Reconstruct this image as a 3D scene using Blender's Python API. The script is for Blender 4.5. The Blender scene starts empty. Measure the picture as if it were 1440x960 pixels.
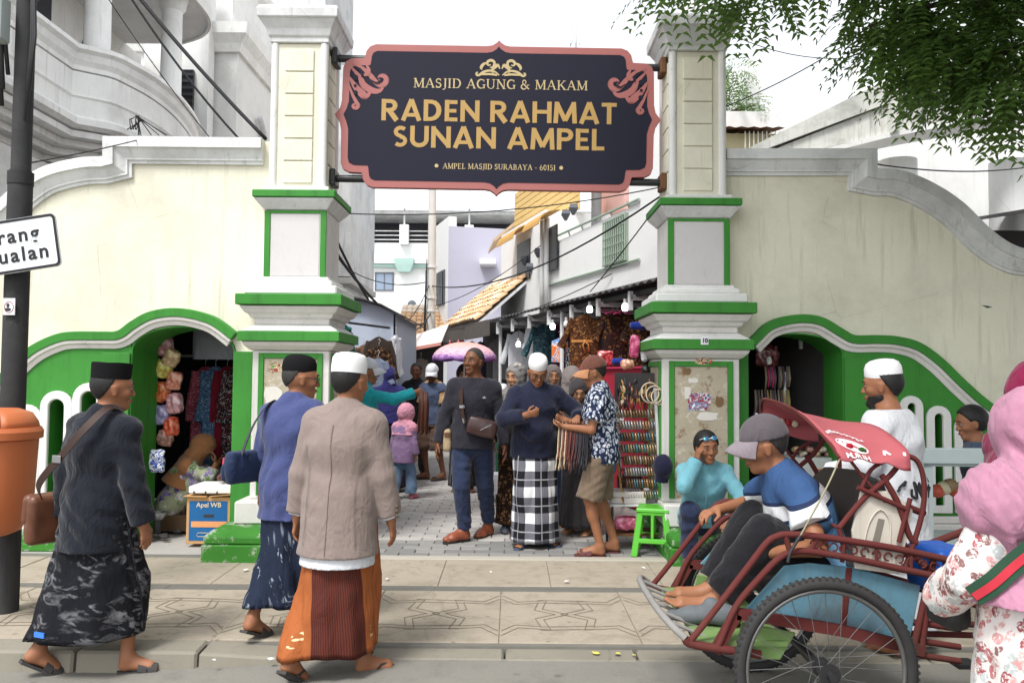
import bpy, bmesh, math, random
import numpy as np
from mathutils import Vector, Matrix, geometry, noise as mnoise
R = math.radians
random.seed(7)
rng = np.random.default_rng(7)
sc = bpy.context.scene
col = sc.collection

# ------------------------------------------------------------------ camera
CAM_H = 1.48
FOC = 1120.0
cam_d = bpy.data.cameras.new('camera'); cam = bpy.data.objects.new('camera', cam_d); col.objects.link(cam)
cam_d.sensor_width = 36.0; cam_d.lens = 36.0 * FOC / 1440.0
cam_d.clip_start = 0.05; cam_d.clip_end = 2000
CAM_M = Matrix.Translation((0, 0, CAM_H)) @ Matrix.Rotation(R(90 + 2.45), 4, 'X') @ Matrix.Rotation(R(0.45), 4, 'Z')
cam.matrix_world = CAM_M
sc.camera = cam

# ------------------------------------------------------------------ sky and sun
SUN_EL, SUN_AZ = 58.0, -150.0      # azimuth from +Y towards +X: high, behind the camera and a little to the left
world = bpy.data.worlds.new('World'); sc.world = world; world.use_nodes = True
wn = world.node_tree; wn.nodes.clear()
sky = wn.nodes.new('ShaderNodeTexSky'); sky.sky_type = 'NISHITA'; sky.sun_disc = False
sky.sun_elevation = R(SUN_EL); sky.sun_rotation = R(SUN_AZ); sky.air_density = 1.0; sky.dust_density = 1.5; sky.ozone_density = 1.0
hs = wn.nodes.new('ShaderNodeHueSaturation'); hs.inputs['Saturation'].default_value = 0.16
bg = wn.nodes.new('ShaderNodeBackground'); bg.inputs['Strength'].default_value = 0.15
wo = wn.nodes.new('ShaderNodeOutputWorld')
wn.links.new(sky.outputs[0], hs.inputs['Color']); wn.links.new(hs.outputs[0], bg.inputs[0]); wn.links.new(bg.outputs[0], wo.inputs[0])
sun_d = bpy.data.lights.new('sun', 'SUN'); sun_d.energy = 1.5; sun_d.angle = R(14); sun_d.color = (1.0, 0.98, 0.94)
sun = bpy.data.objects.new('sun', sun_d); col.objects.link(sun)
_sd = Vector((math.sin(R(SUN_AZ)) * math.cos(R(SUN_EL)), math.cos(R(SUN_AZ)) * math.cos(R(SUN_EL)), math.sin(R(SUN_EL))))
sun.rotation_euler = _sd.to_track_quat('Z', 'Y').to_euler()
sun.location = _sd * 50
vs = sc.view_settings
vs.view_transform = 'Standard'; vs.look = 'None'; vs.gamma = 1.0; vs.exposure = 1.17; vs.use_curve_mapping = False
sc.render.engine = 'CYCLES'
sc.cycles.use_denoising = True
sc.cycles.max_bounces = 6; sc.cycles.diffuse_bounces = 3; sc.cycles.glossy_bounces = 2; sc.cycles.transmission_bounces = 3; sc.cycles.transparent_max_bounces = 6

# ------------------------------------------------------------------ pixel -> place
CAM_R = CAM_M.to_3x3(); CAM_O = CAM_M.translation
def ray(px, py):
    return CAM_R @ Vector(((px - 720) / FOC, (480 - py) / FOC, -1.0))
def P(px, py, Y):
    d = ray(px, py); return CAM_O + d * (Y / d.y)
def G(px, py, z=0.0):
    d = ray(px, py); return CAM_O + d * ((z - CAM_H) / d.z)
def XZ(px, py, Y):
    p = P(px, py, Y); return (p.x, p.z)

# ------------------------------------------------------------------ objects
OFF = {}
def tag(o, label=None, cat=None, group=None, kind=None):
    if label: o['label'] = label
    if cat: o['category'] = cat
    if group: o['group'] = group
    if kind: o['kind'] = kind
    return o
def thing(name, label, cat, loc=(0, 0, 0), group=None, rz=0.0):
    o = bpy.data.objects.new(name, None); col.objects.link(o)
    o.location = loc; o.rotation_euler = (0, 0, rz); o.empty_display_size = 0.1
    OFF[o.name] = Vector(loc)
    return tag(o, label, cat, group)
def link(name, me, mat, parent=None):
    o = bpy.data.objects.new(name, me); col.objects.link(o)
    if mat is not None and not me.materials:
        for m in (mat if isinstance(mat, (list, tuple)) else [mat]): me.materials.append(m)
    if parent is not None: o.parent = parent
    return o
def copy_tree(o, parent=None):
    c = o.copy(); col.objects.link(c)
    if parent is not None: c.parent = parent
    for ch in [x for x in col.objects if x.parent == o]: copy_tree(ch, c)
    return c

class MB:
    """collects shapes into one mesh"""
    def __init__(s): s.v = []; s.f = []; s.uv = None; s.mi = []; s.cur = 0
    def add(s, vs, fs):
        b = len(s.v); s.v += [tuple(q) for q in vs]; s.f += [tuple(b + i for i in f) for f in fs]; s.mi += [s.cur] * len(fs); return s
    def box(s, x0, x1, y0, y1, z0, z1):
        return s.add([(x0,y0,z0),(x1,y0,z0),(x1,y1,z0),(x0,y1,z0),(x0,y0,z1),(x1,y0,z1),(x1,y1,z1),(x0,y1,z1)],
                     [(3,2,1,0),(4,5,6,7),(0,1,5,4),(1,2,6,5),(2,3,7,6),(3,0,4,7)])
    def obox(s, c, half, M):
        c = Vector(c); vs = []
        for sz in (-1, 1):
            for sx, sy in ((-1,-1),(1,-1),(1,1),(-1,1)):
                vs.append(c + M @ Vector((sx*half[0], sy*half[1], sz*half[2])))
        return s.add(vs, [(3,2,1,0),(4,5,6,7),(0,1,5,4),(1,2,6,5),(2,3,7,6),(3,0,4,7)])
    def bar(s, a, b, w, h):
        a = Vector(a); b = Vector(b); d = (b-a); L = d.length
        if L < 1e-6: return s
        M = d.to_track_quat('Y', 'Z').to_matrix()
        return s.obox((a+b)/2, (w/2, L/2, h/2), M)
    def tube(s, path, r, n=8, cap=True, closed=False):
        pts = [Vector(p) for p in path]; m = len(pts)
        rs = r if isinstance(r, (list, tuple)) else [r]*m
        vs = []; up = None
        for i, p in enumerate(pts):
            if closed: t = pts[(i+1) % m] - pts[i-1]
            else: t = pts[min(i+1, m-1)] - pts[max(i-1, 0)]
            if t.length < 1e-9: t = Vector((0,0,1))
            t.normalize()
            if up is None:
                up = Vector((0,0,1)) if abs(t.z) < 0.9 else Vector((1,0,0))
            a = up - t*up.dot(t)
            if a.length < 1e-6: a = t.orthogonal()
            a.normalize(); up = a; b = t.cross(a)
            for k in range(n):
                an = 2*math.pi*k/n
                vs.append(p + (a*math.cos(an) + b*math.sin(an))*rs[i])
        fs = []
        for i in range(m if closed else m-1):
            j = (i+1) % m
            for k in range(n):
                k2 = (k+1) % n
                fs.append((i*n+k, i*n+k2, j*n+k2, j*n+k))
        if cap and not closed:
            fs.append(tuple(range(n-1, -1, -1))); fs.append(tuple((m-1)*n+k for k in range(n)))
        return s.add(vs, fs)
    def lathe(s, prof, c=(0,0,0), n=20, sx=1, sy=1, M=None):
        """prof: list of (r, z)"""
        vs = []; c = Vector(c)
        for r, z in prof:
            for k in range(n):
                a = 2*math.pi*k/n; q = Vector((r*math.cos(a)*sx, r*math.sin(a)*sy, z))
                vs.append(c + (M @ q if M is not None else q))
        fs = []
        for i in range(len(prof)-1):
            for k in range(n):
                k2 = (k+1) % n; fs.append((i*n+k, i*n+k2, (i+1)*n+k2, (i+1)*n+k))
        fs.append(tuple(range(n-1, -1, -1))); fs.append(tuple((len(prof)-1)*n+k for k in range(n)))
        return s.add(vs, fs)
    def ball(s, c, r, n=10, m=7, M=None):
        rx, ry, rz = r if isinstance(r, (tuple, list)) else (r, r, r)
        prof = [(math.sin(math.pi*(0.02+0.96*i/(m-1))), -math.cos(math.pi*(0.02+0.96*i/(m-1)))) for i in range(m)]
        vs = []; c = Vector(c)
        for a, z in prof:
            for k in range(n):
                t = 2*math.pi*k/n; q = Vector((a*math.cos(t)*rx, a*math.sin(t)*ry, z*rz)); vs.append(c + (M @ q if M is not None else q))
        fs = []
        for i in range(m-1):
            for k in range(n):
                k2 = (k+1) % n; fs.append((i*n+k, i*n+k2, (i+1)*n+k2, (i+1)*n+k))
        fs.append(tuple(range(n-1, -1, -1))); fs.append(tuple((m-1)*n+k for k in range(n)))
        return s.add(vs, fs)
    def loft(s, rings, cap=True, closed_v=False):
        n = len(rings[0]); m = len(rings); vs = [q for r in rings for q in r]; fs = []
        for i in range(m if closed_v else m-1):
            j = (i+1) % m
            for k in range(n):
                k2 = (k+1) % n; fs.append((i*n+k, i*n+k2, j*n+k2, j*n+k))
        if cap and not closed_v:
            fs.append(tuple(range(n-1, -1, -1))); fs.append(tuple((m-1)*n+k for k in range(n)))
        return s.add(vs, fs)
    def prism(s, loops, y0, y1, back=True):
        """loops: [(x,z)...] outline first, then holes; extruded from y0 (front) to y1"""
        pl = [[Vector((x, z, 0)) for x, z in lp] for lp in loops]
        flat = [q for lp in pl for q in lp]
        tris = geometry.tessellate_polygon(pl)
        n = len(flat)
        vs = [(q.x, y0, q.y) for q in flat] + [(q.x, y1, q.y) for q in flat]
        fs = []
        for t in tris:
            a, b, c = [flat[i] for i in t]
            ccw = (b.x-a.x)*(c.y-a.y) - (b.y-a.y)*(c.x-a.x) > 0
            t1 = t if ccw else t[::-1]
            fs.append(tuple(t1))
            if back: fs.append(tuple(n+i for i in t1[::-1]))
        b0 = 0
        for li, lp in enumerate(pl):
            m = len(lp)
            area = sum(lp[i].x*lp[(i+1) % m].y - lp[(i+1) % m].x*lp[i].y for i in range(m))
            fl = (area > 0) == (li == 0)
            for i in range(m):
                j = (i+1) % m
                q = (b0+i, n+b0+i, n+b0+j, b0+j)
                fs.append(q[::-1] if not fl else q)
            b0 += m
        # outward winding check is left to recalc
        return s.add(vs, fs)
    def sweep(s, path, prof, closed=False, y=0.0):
        """path in (x,z), profile in (offset along the left normal, y): mitred"""
        m = len(path); pts = [Vector(p) for p in path]; rings = []
        for i in range(m):
            if closed: d0 = pts[i]-pts[i-1]; d1 = pts[(i+1) % m]-pts[i]
            else:
                d0 = pts[i]-pts[i-1] if i > 0 else pts[1]-pts[0]
                d1 = pts[i+1]-pts[i] if i < m-1 else pts[i]-pts[i-1]
            d0 = d0.normalized(); d1 = d1.normalized()
            n0 = Vector((-d0.y, d0.x)); n1 = Vector((-d1.y, d1.x)); nn = (n0+n1)
            nn = nn.normalized() if nn.length > 1e-6 else n0
            k = 1.0/max(0.35, nn.dot(n0))
            rings.append([(pts[i].x+nn.x*o*k, y+py, pts[i].y+nn.y*o*k) for o, py in prof])
        return s.loft(rings, cap=not closed, closed_v=closed)
    def frusta(s, cx, cy, rings):
        """rings: (half_x, half_y, z) from the bottom up"""
        return s.loft([[(cx-a, cy-b, z), (cx+a, cy-b, z), (cx+a, cy+b, z), (cx-a, cy+b, z)] for a, b, z in rings])
    def build(s, name, mat, parent=None, smooth=False, world=True, recalc=True, bevel=0.0, off=None, angle=None):
        me = bpy.data.meshes.new(name)
        o = Vector((0,0,0))
        if off is not None: o = Vector(off)
        elif parent is not None and world: o = OFF.get(parent.name, Vector((0,0,0)))
        me.from_pydata([(x-o.x, y-o.y, z-o.z) for x, y, z in s.v], [], s.f)
        mats = mat if isinstance(mat, (list, tuple)) else [mat]
        for m in mats: me.materials.append(m)
        if len(mats) > 1: me.polygons.foreach_set('material_index', s.mi)
        if s.uv is not None:
            ul = me.uv_layers.new(name='UVMap')
            li = np.zeros(len(me.loops), dtype=np.int32); me.loops.foreach_get('vertex_index', li)
            ul.data.foreach_set('uv', np.asarray(s.uv, dtype=np.float32)[li].ravel())
        if recalc or bevel > 0:
            bm = bmesh.new(); bm.from_mesh(me)
            if recalc: bmesh.ops.recalc_face_normals(bm, faces=bm.faces)
            if bevel > 0:
                es = [e for e in bm.edges if len(e.link_faces) == 2 and e.calc_face_angle(0) > 0.6]
                bmesh.ops.bevel(bm, geom=es, offset=bevel, segments=1, affect='EDGES', clamp_overlap=True)
            bm.to_mesh(me); bm.free()
        if smooth:
            me.polygons.foreach_set('use_smooth', [True]*len(me.polygons))
            if angle: me.set_sharp_from_angle(angle=R(angle))
        ob = link(name, me, None, parent)
        if parent is not None: OFF[ob.name] = o
        else:
            OFF[ob.name] = o
            if off is not None: ob.location = o
        return ob

# ------------------------------------------------------------------ materials
MATS = {}
class NT:
    def __init__(s, name):
        s.m = bpy.data.materials.new(name); s.m.use_nodes = True; s.t = s.m.node_tree; s.t.nodes.clear()
        s.out = s.n('ShaderNodeOutputMaterial'); s.b = s.n('ShaderNodeBsdfPrincipled'); s.l(s.b.outputs[0], s.out.inputs[0])
    def n(s, t, **kw):
        x = s.t.nodes.new(t)
        for k, v in kw.items(): setattr(x, k, v)
        return x
    def l(s, a, b): s.t.links.new(a, b)
    def val(s, sock, v):
        if hasattr(v, 'is_output') or isinstance(v, bpy.types.NodeSocket): s.l(v, sock)
        else: sock.default_value = v
    def coord(s, kind='Object', scale=(1,1,1), rot=(0,0,0)):
        tc = s.n('ShaderNodeTexCoord'); mp = s.n('ShaderNodeMapping'); s.l(tc.outputs[kind], mp.inputs[0])
        mp.inputs['Scale'].default_value = scale; mp.inputs['Rotation'].default_value = rot
        return mp.outputs[0]
    def noise(s, vec, scale=5, detail=4, rough=0.6, dist=0.0):
        x = s.n('ShaderNodeTexNoise'); s.l(vec, x.inputs['Vector']); x.inputs['Scale'].default_value = scale
        x.inputs['Detail'].default_value = detail; x.inputs['Roughness'].default_value = rough; x.inputs['Distortion'].default_value = dist
        return x.outputs['Fac']
    def vor(s, vec, scale=5, feature='F1', out='Distance', rand=1.0):
        x = s.n('ShaderNodeTexVoronoi', feature=feature); s.l(vec, x.inputs['Vector']); x.inputs['Scale'].default_value = scale
        x.inputs['Randomness'].default_value = rand
        return x.outputs[out]
    def ramp(s, fac, stops, interp='LINEAR'):
        x = s.n('ShaderNodeValToRGB'); s.l(fac, x.inputs[0]); cr = x.color_ramp; cr.interpolation = interp
        while len(cr.elements) < len(stops): cr.elements.new(0.5)
        for e, (p, c) in zip(cr.elements, stops):
            e.position = p; e.color = (c, c, c, 1) if isinstance(c, (int, float)) else (*c[:3], 1)
        return x.outputs[0]
    def mix(s, fac, a, b, mode='MIX'):
        x = s.n('ShaderNodeMix', data_type='RGBA', blend_type=mode)
        s.val(x.inputs[0], fac)
        for sk, v in ((x.inputs[6], a), (x.inputs[7], b)):
            if isinstance(v, (tuple, list)): sk.default_value = (*v[:3], 1)
            else: s.l(v, sk)
        return x.outputs[2]
    def math(s, op, a, b=0.0, c=0.0):
        x = s.n('ShaderNodeMath', operation=op); s.val(x.inputs[0], a); s.val(x.inputs[1], b); s.val(x.inputs[2], c); return x.outputs[0]
    def sep(s, vec):
        x = s.n('ShaderNodeSeparateXYZ'); s.l(vec, x.inputs[0]); return x.outputs
    def bump(s, h, strength=0.3, dist=0.01):
        x = s.n('ShaderNodeBump'); s.l(h, x.inputs['Height']); x.inputs['Strength'].default_value = strength; x.inputs['Distance'].default_value = dist
        s.l(x.outputs[0], s.b.inputs['Normal'])
    def base(s, c):
        if isinstance(c, (tuple, list)): s.b.inputs['Base Color'].default_value = (*c[:3], 1)
        else: s.l(c, s.b.inputs['Base Color'])
    def fin(s, rough=0.7, spec=0.3, metal=0.0):
        s.val(s.b.inputs['Roughness'], rough); s.b.inputs['Specular IOR Level'].default_value = spec; s.b.inputs['Metallic'].default_value = metal
        MATS[s.m.name] = s.m; return s.m
def srgb(*c):
    c = [x/255.0 for x in c]
    return tuple(x/12.92 if x <= 0.04045 else ((x+0.055)/1.055)**2.4 for x in c)
def dark(c, k): return tuple(x*k for x in c)

def plain(name, c, rough=0.7, var=0.12, scale=6.0, spec=0.3, metal=0.0, bump=0.15, bscale=40.0, bdist=0.004, kind='Object'):
    if name in MATS: return MATS[name]
    t = NT(name); v = t.coord(kind); f = t.noise(v, scale, 5, 0.65)
    t.base(t.mix(f, dark(c, 1-var), dark(c, 1+var)))
    if bump: t.bump(t.noise(v, bscale, 4, 0.6), bump, bdist)
    return t.fin(rough, spec, metal)
def cloth(name, c, rough=0.9, var=0.16, fold=0.36, weave=700.0, stretch=(5,5,1.4), c2=None):
    """woven cloth: soft creases as fine relief, faint tone changes"""
    if name in MATS: return MATS[name]
    t = NT(name); v = t.coord('Object'); v2 = t.coord('Object', stretch)
    f = t.noise(v2, 3.2, 4, 0.55, 0.6); g = t.noise(v, 60, 3, 0.6)
    k = t.mix(f, dark(c, 1-var), dark(c2 or c, 1+var)); k = t.mix(t.math('MULTIPLY', g, 0.25), k, dark(c, 0.7))
    t.base(k)
    rd = t.math('SUBTRACT', 1.0, t.math('ABSOLUTE', t.math('MULTIPLY_ADD', t.noise(t.coord('Object', (stretch[0]*.5, stretch[1]*.5, stretch[2]*1.3)), 3.0, 2, .5, 1.6), 4.0, -2.0)))
    h = t.math('ADD', t.math('ADD', f, t.math('MULTIPLY', t.math('MAXIMUM', rd, 0.35), .5)), t.math('MULTIPLY', g, 0.04))
    t.bump(h, fold, 0.03)
    t.b.inputs['Sheen Weight'].default_value = 0.15
    return t.fin(rough, 0.15)
def stained(name, c, stain=(0.25, 0.24, 0.21), amt=0.35, rough=0.85, sc1=1.3, streak=True, bump=0.2):
    """painted masonry with grime, vertical runs and fine cracks"""
    if name in MATS: return MATS[name]
    t = NT(name); v = t.coord('Object'); vs_ = t.coord('Object', (7, 7, 0.5))
    big = t.noise(v, sc1, 6, 0.7); st = t.noise(vs_, 1.6, 5, 0.7); fine = t.noise(v, 30, 5, 0.7)
    m1 = t.ramp(big, [(0.45, 0.0), (0.8, 1.0)]); m2 = t.ramp(st, [(0.52, 0.0), (0.8, 1.0)])
    m = t.math('MAXIMUM', m1, m2) if streak else m1
    m = t.math('MULTIPLY', t.math('MULTIPLY', m, t.math('ADD', fine, 0.35)), amt)
    k = t.mix(fine, dark(c, 0.93), dark(c, 1.05))
    k = t.mix(m, k, stain)
    cr = t.vor(t.mix(0.06, v, t.n('ShaderNodeTexNoise').outputs['Color']), 1.7, 'DISTANCE_TO_EDGE')
    crm = t.math('MULTIPLY', t.ramp(cr, [(0.0, 1.0), (0.006, 0.0)]), t.ramp(big, [(0.5, 0.0), (0.62, 0.5)]))
    k = t.mix(crm, k, dark(stain, 0.7))
    t.base(k); t.bump(t.math('SUBTRACT', fine, crm), bump, 0.006)
    return t.fin(rough, 0.25)

def text_mesh(body, size, depth=0.004, bold=0.0, sx=1.0, align='CENTER', shear=0.0, spacing=1.0):
    cu = bpy.data.curves.new('lettering', 'FONT'); cu.body = body; cu.size = size; cu.extrude = depth; cu.offset = bold
    cu.align_x = align; cu.align_y = 'CENTER'; cu.resolution_u = 3; cu.shear = shear; cu.space_character = spacing
    ob = bpy.data.objects.new('lettering', cu); col.objects.link(ob)
    dg = bpy.context.evaluated_depsgraph_get(); dg.update()
    me = bpy.data.meshes.new_from_object(ob.evaluated_get(dg))
    bpy.data.objects.remove(ob); bpy.data.curves.remove(cu)
    me.transform(Matrix.Diagonal((sx, 1, 1, 1)))
    return me
def put_text(name, me, mat, M, parent):
    me.transform(M); me.materials.clear(); me.materials.append(mat)
    o = link(name, me, None, parent); return o
def face_cam(loc, tilt=0.0):
    """text plane (x right, y up) standing in XZ facing the street (-Y)"""
    return Matrix.Translation(loc) @ Matrix.Rotation(R(90), 4, 'X') @ Matrix.Rotation(tilt, 4, 'Z')
def nth(i):
    return ['first', 'second', 'third', 'fourth', 'fifth', 'sixth', 'seventh', 'eighth', 'ninth', 'tenth', 'eleventh', 'twelfth', 'thirteenth', 'fourteenth', 'fifteenth', 'sixteenth', 'seventeenth', 'eighteenth', 'nineteenth', 'twentieth'][i] if i < 20 else 'twenty-'+nth(i-20)
def bez(pts, n=8):
    """Catmull-Rom through 2D points"""
    out = []
    m = len(pts)
    for i in range(m-1):
        p0 = pts[max(i-1, 0)]; p1 = pts[i]; p2 = pts[i+1]; p3 = pts[min(i+2, m-1)]
        for k in range(n):
            t = k/n
            out.append(tuple(0.5*((2*b) + (-a+c)*t + (2*a-5*b+4*c-d)*t*t + (-a+3*b-3*c+d)*t**3) for a, b, c, d in zip(p0, p1, p2, p3)))
    out.append(tuple(pts[-1])); return out
# ------------------------------------------------------------------ palette
t = NT('green_paint'); v = t.coord(); n1 = t.noise(v, 11, 7, .8); n2 = t.noise(v, 1.8, 5, .65); n3 = t.noise(t.coord('Object', (6, 6, .6)), 2, 5, .7)
k = t.mix(n2, srgb(46, 114, 40), srgb(68, 148, 58)); k = t.mix(t.ramp(n3, [(.50, 0.), (.75, .45)]), k, srgb(34, 76, 32)); k = t.mix(t.ramp(n1, [(.66, 0.), (.69, .85)]), k, srgb(170, 172, 158)); t.base(k); t.bump(n1, .2, .005); GREEN = t.fin(.6, .3)
t = NT('green_paint_worn'); v = t.coord(); n1 = t.noise(v, 5, 6, .75); n2 = t.noise(v, 2.2, 4, .6)
t.base(t.mix(t.ramp(n1, [(.52, 0.0), (.60, 1.0)]), t.mix(n2, srgb(46, 108, 36), srgb(72, 140, 54)), srgb(176, 178, 166))); t.bump(n1, .25, .006); GREENW = t.fin(.7, .2)
WHITE = stained('white_masonry', (.68, .66, .63), (.24, .23, .20), .50)
WHITE2 = stained('white_paint_clean', (.76, .76, .74), (.30, .29, .27), .40)
CREAM = stained('cream_wall_paint', (.80, .775, .635), (.36, .34, .26), .85, sc1=.6)
GREYC = stained('grey_moulding', (.74, .75, .75), (.17, .17, .15), .75)
CONC = stained('weathered_concrete', (.42, .42, .40), (.12, .12, .11), .75, sc1=1.1)
t = NT('pavement_concrete'); v = t.coord(); a = t.noise(v, 1.4, 6, .7); b = t.noise(v, 45, 4, .7); c_ = t.noise(v, 6, 5, .7)
k = t.mix(a, srgb(158, 148, 133), srgb(181, 170, 154)); k = t.mix(t.ramp(c_, [(.48, 0.), (.75, .55)]), k, srgb(112, 103, 90)); k = t.mix(t.math('MULTIPLY', b, .45), k, srgb(116, 108, 95))
sp_ = t.vor(v, 7); k = t.mix(t.math('MULTIPLY', t.ramp(sp_, [(.06, 1.), (.13, 0.)]), .5), k, srgb(84, 78, 68)); cr = t.vor(t.mix(.10, v, t.n('ShaderNodeTexNoise').outputs['Color']), .9, 'DISTANCE_TO_EDGE'); k = t.mix(t.math('MULTIPLY', t.ramp(cr, [(.0, 1.), (.005, 0.)]), .28), k, srgb(96, 88, 76)); t.base(k); t.bump(b, .4, .004); PAVE = t.fin(.85, .25)
t = NT('road_concrete'); v = t.coord(); a = t.noise(v, .9, 7, .7); b = t.noise(v, 70, 4, .7); c_ = t.noise(v, 3.5, 6, .75)
k = t.mix(a, srgb(116, 114, 108), srgb(146, 143, 135)); k = t.mix(t.ramp(c_, [(.5, 0.), (.78, .6)]), k, srgb(92, 90, 86)); k = t.mix(t.math('MULTIPLY', b, .4), k, srgb(96, 94, 90))
sp_ = t.vor(v, 5); k = t.mix(t.math('MULTIPLY', t.ramp(sp_, [(.06, 1.), (.16, 0.)]), .45), k, srgb(66, 65, 62)); t.base(k); t.bump(b, .6, .005); ROAD = t.fin(.88, .25)
KERB = stained('kerb_stone', srgb(134, 129, 117), (.13, .125, .11), .6)
DRAIN = plain('drain_concrete', srgb(112, 110, 104), .85, .2, 8, bump=.3)
GROOVE = plain('groove_shade', srgb(120, 110, 94), .95, .25, 14, bump=0)  # flat darker strips paint the recessed shade of the pressed lines
BLACKM = plain('black_metal', (.022, .022, .024), .45, .2, 12, .5, bump=.1)
RUST = plain('rusty_bracket', (.16, .075, .035), .85, .5, 25, bump=.4)

# ------------------------------------------------------------------ ground
def road_z(x): 
    t_ = min(1, max(0, (x + 2.1) / 1.3)); return -0.115 + 0.075 * t_
KY = 4.30
m = MB(); xs = [-400, -60, -12, -5, -2.1, -1.75, -1.45, -1.1, -.8, 2, 6, 12, 60, 400]; ys = [-300, -20, -2, 0, 2, 3.2, KY + .05]
for j, y in enumerate(ys):
    for x in xs: m.v.append((x, y, road_z(x)))
nx = len(xs)
for j in range(len(ys)-1):
    for i in range(nx-1): m.f.append((j*nx+i, j*nx+i+1, (j+1)*nx+i+1, (j+1)*nx+i)); m.mi.append(0)
tag(m.build('road', ROAD), kind='structure')
PAVE_E = [0.0, .74]
pv = tag(MB().box(-400, 400, 4.46, 6.62, -.2, -.009).build('pavement', DRAIN), kind='structure')
# paving slabs with pressed star pattern
star = []
def ribbon(mb, pts, w, z):
    for (x0, y0), (x1, y1) in zip(pts[:-1], pts[1:]):
        d = Vector((x1-x0, y1-y0)); 
        if d.length < 1e-5: continue
        d.normalize(); nn = Vector((-d.y, d.x))*w/2
        mb.add([(x0-nn.x, y0-nn.y, z), (x1-nn.x, y1-nn.y, z), (x1+nn.x, y1+nn.y, z), (x0+nn.x, y0+nn.y, z)], [(0, 1, 2, 3)])
SW = .80
def clip_seg(a, b, x0, x1, y0, y1):
    t0, t1 = 0., 1.; d = (b[0]-a[0], b[1]-a[1])
    for p, q in ((-d[0], a[0]-x0), (d[0], x1-a[0]), (-d[1], a[1]-y0), (d[1], y1-a[1])):
        if abs(p) < 1e-9:
            if q < 0: return None
        else:
            r = q/p
            if p < 0: t0 = max(t0, r)
            else: t1 = min(t1, r)
    if t0 >= t1: return None
    return [(a[0]+d[0]*t0, a[1]+d[1]*t0), (a[0]+d[0]*t1, a[1]+d[1]*t1)]
def slab(x0, x1, y0, y1, pat):
    dz = rng.uniform(-.004, .003)
    m = MB().box(x0+.0015, x1-.0015, y0+.002, y1-.002, -.033, 0.0)
    o = m.build('slab', PAVE, pv, bevel=.004); o.location.z = dz
    if pat:
        g = MB(); cx, cy = (x0+x1)/2, (y0+y1)/2
        for ox in (-SW, 0, SW):
            for rr, ph in ((.36, 0), (.29, 0)):
                pts = []
                for i in range(17):
                    an = math.pi*i/8 + math.pi/8; r_ = rr*(1.18 if i % 2 else .80); pts.append((cx+ox-SW/2+r_*math.cos(an), cy+r_*math.sin(an)))
                for a, b in zip(pts[:-1], pts[1:]):
                    s_ = clip_seg(a, b, x0+.01, x1-.01, y0+.01, y1-.01)
                    if s_: ribbon(g, s_, .007, .0022)
        for yy in (-.31, -.25, .25, .31):
            s_ = clip_seg((x0+.24, cy+yy), (x1-.24, cy+yy*.92), x0+.01, x1-.01, y0+.01, y1-.01)
            if s_: ribbon(g, s_, .007, .0026)
        if g.f: g.build('groove', GROOVE, o, off=(0, 0, 0), recalc=False)
for i in range(-6, 7):
    x0 = -.06 + i*SW
    slab(x0, x0+SW, 4.50, 5.55, True)
    slab(x0+.35, x0+.35+SW, 5.69, 6.47, False)
# drain channel: three slats to each segment
for i in range(-8, 9):
    x0 = .1 + i*.62
    for k in range(4):
        MB().box(x0+.006, x0+.614, 5.556+k*.033, 5.556+k*.033+.024, -.033, -.004 - .002*(i % 2)).build('drain_slat', DRAIN, pv, recalc=False)
# kerb stones
x = -6.3; i = 0
while x < 6.5:
    w = .78 + .14*math.sin(i*2.3)
    if x < -2.15: za = zb = .004
    elif x < -1.35: za, zb = .0, -.045
    else: za = zb = -.022
    z0 = -.2; m = MB(); y0, y1 = KY+.01*math.sin(i*3.1), 4.495
    m.add([(x+.006, y0, z0), (x+w-.006, y0, z0), (x+w-.006, y1, z0), (x+.006, y1, z0), (x+.006, y0+.02, za-.012), (x+w-.006, y0+.02, zb-.012), (x+w-.006, y1, max(zb, -.03)), (x+.006, y1, za)],
          [(3,2,1,0),(4,5,6,7),(0,1,5,4),(1,2,6,5),(2,3,7,6),(3,0,4,7)])
    m.build('kerb_stone', KERB, pv, bevel=.012)
    x += w; i += 1
# alley floor
t = NT('alley_concrete'); v = t.coord(); a = t.noise(v, 1.1, 6, .7); b = t.noise(v, 40, 4, .7)
t.base(t.mix(t.math('MULTIPLY', b, .5), t.mix(a, srgb(164, 161, 157), srgb(190, 186, 181)), srgb(104, 102, 98))); t.bump(b, .3, .004); ALLEY = t.fin(.8, .3)
al = tag(MB().box(-60, 60, 6.62, 120, -.2, -.030).build('alley_ground', ALLEY), kind='structure')
MB().box(-1.6, 1.5, 6.47, 6.585, -.1, .006).build('threshold', stained('threshold_cement', srgb(172, 166, 154), (.3, .28, .25), .4), al, bevel=.006)
PV = []
for i, c in enumerate([(140, 138, 135), (168, 164, 160), (178, 173, 168), (158, 154, 151), (124, 123, 121)]):
    PV.append(plain('paver_grey_%d' % i, srgb(*c), .75, .14, 9, .3, bump=.3, bscale=60))
cnt = 0; far = MB()
shared = {}
def paver_mesh(k, lx, ly):
    key = (k, lx, ly)
    if key not in shared:
        mm = MB().box(-lx/2, lx/2, -ly/2, ly/2, -.05, 0)
        o = mm.build('paver', PV[k], None, bevel=.004); shared[key] = o.data; bpy.data.objects.remove(o)
    return shared[key]
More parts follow.
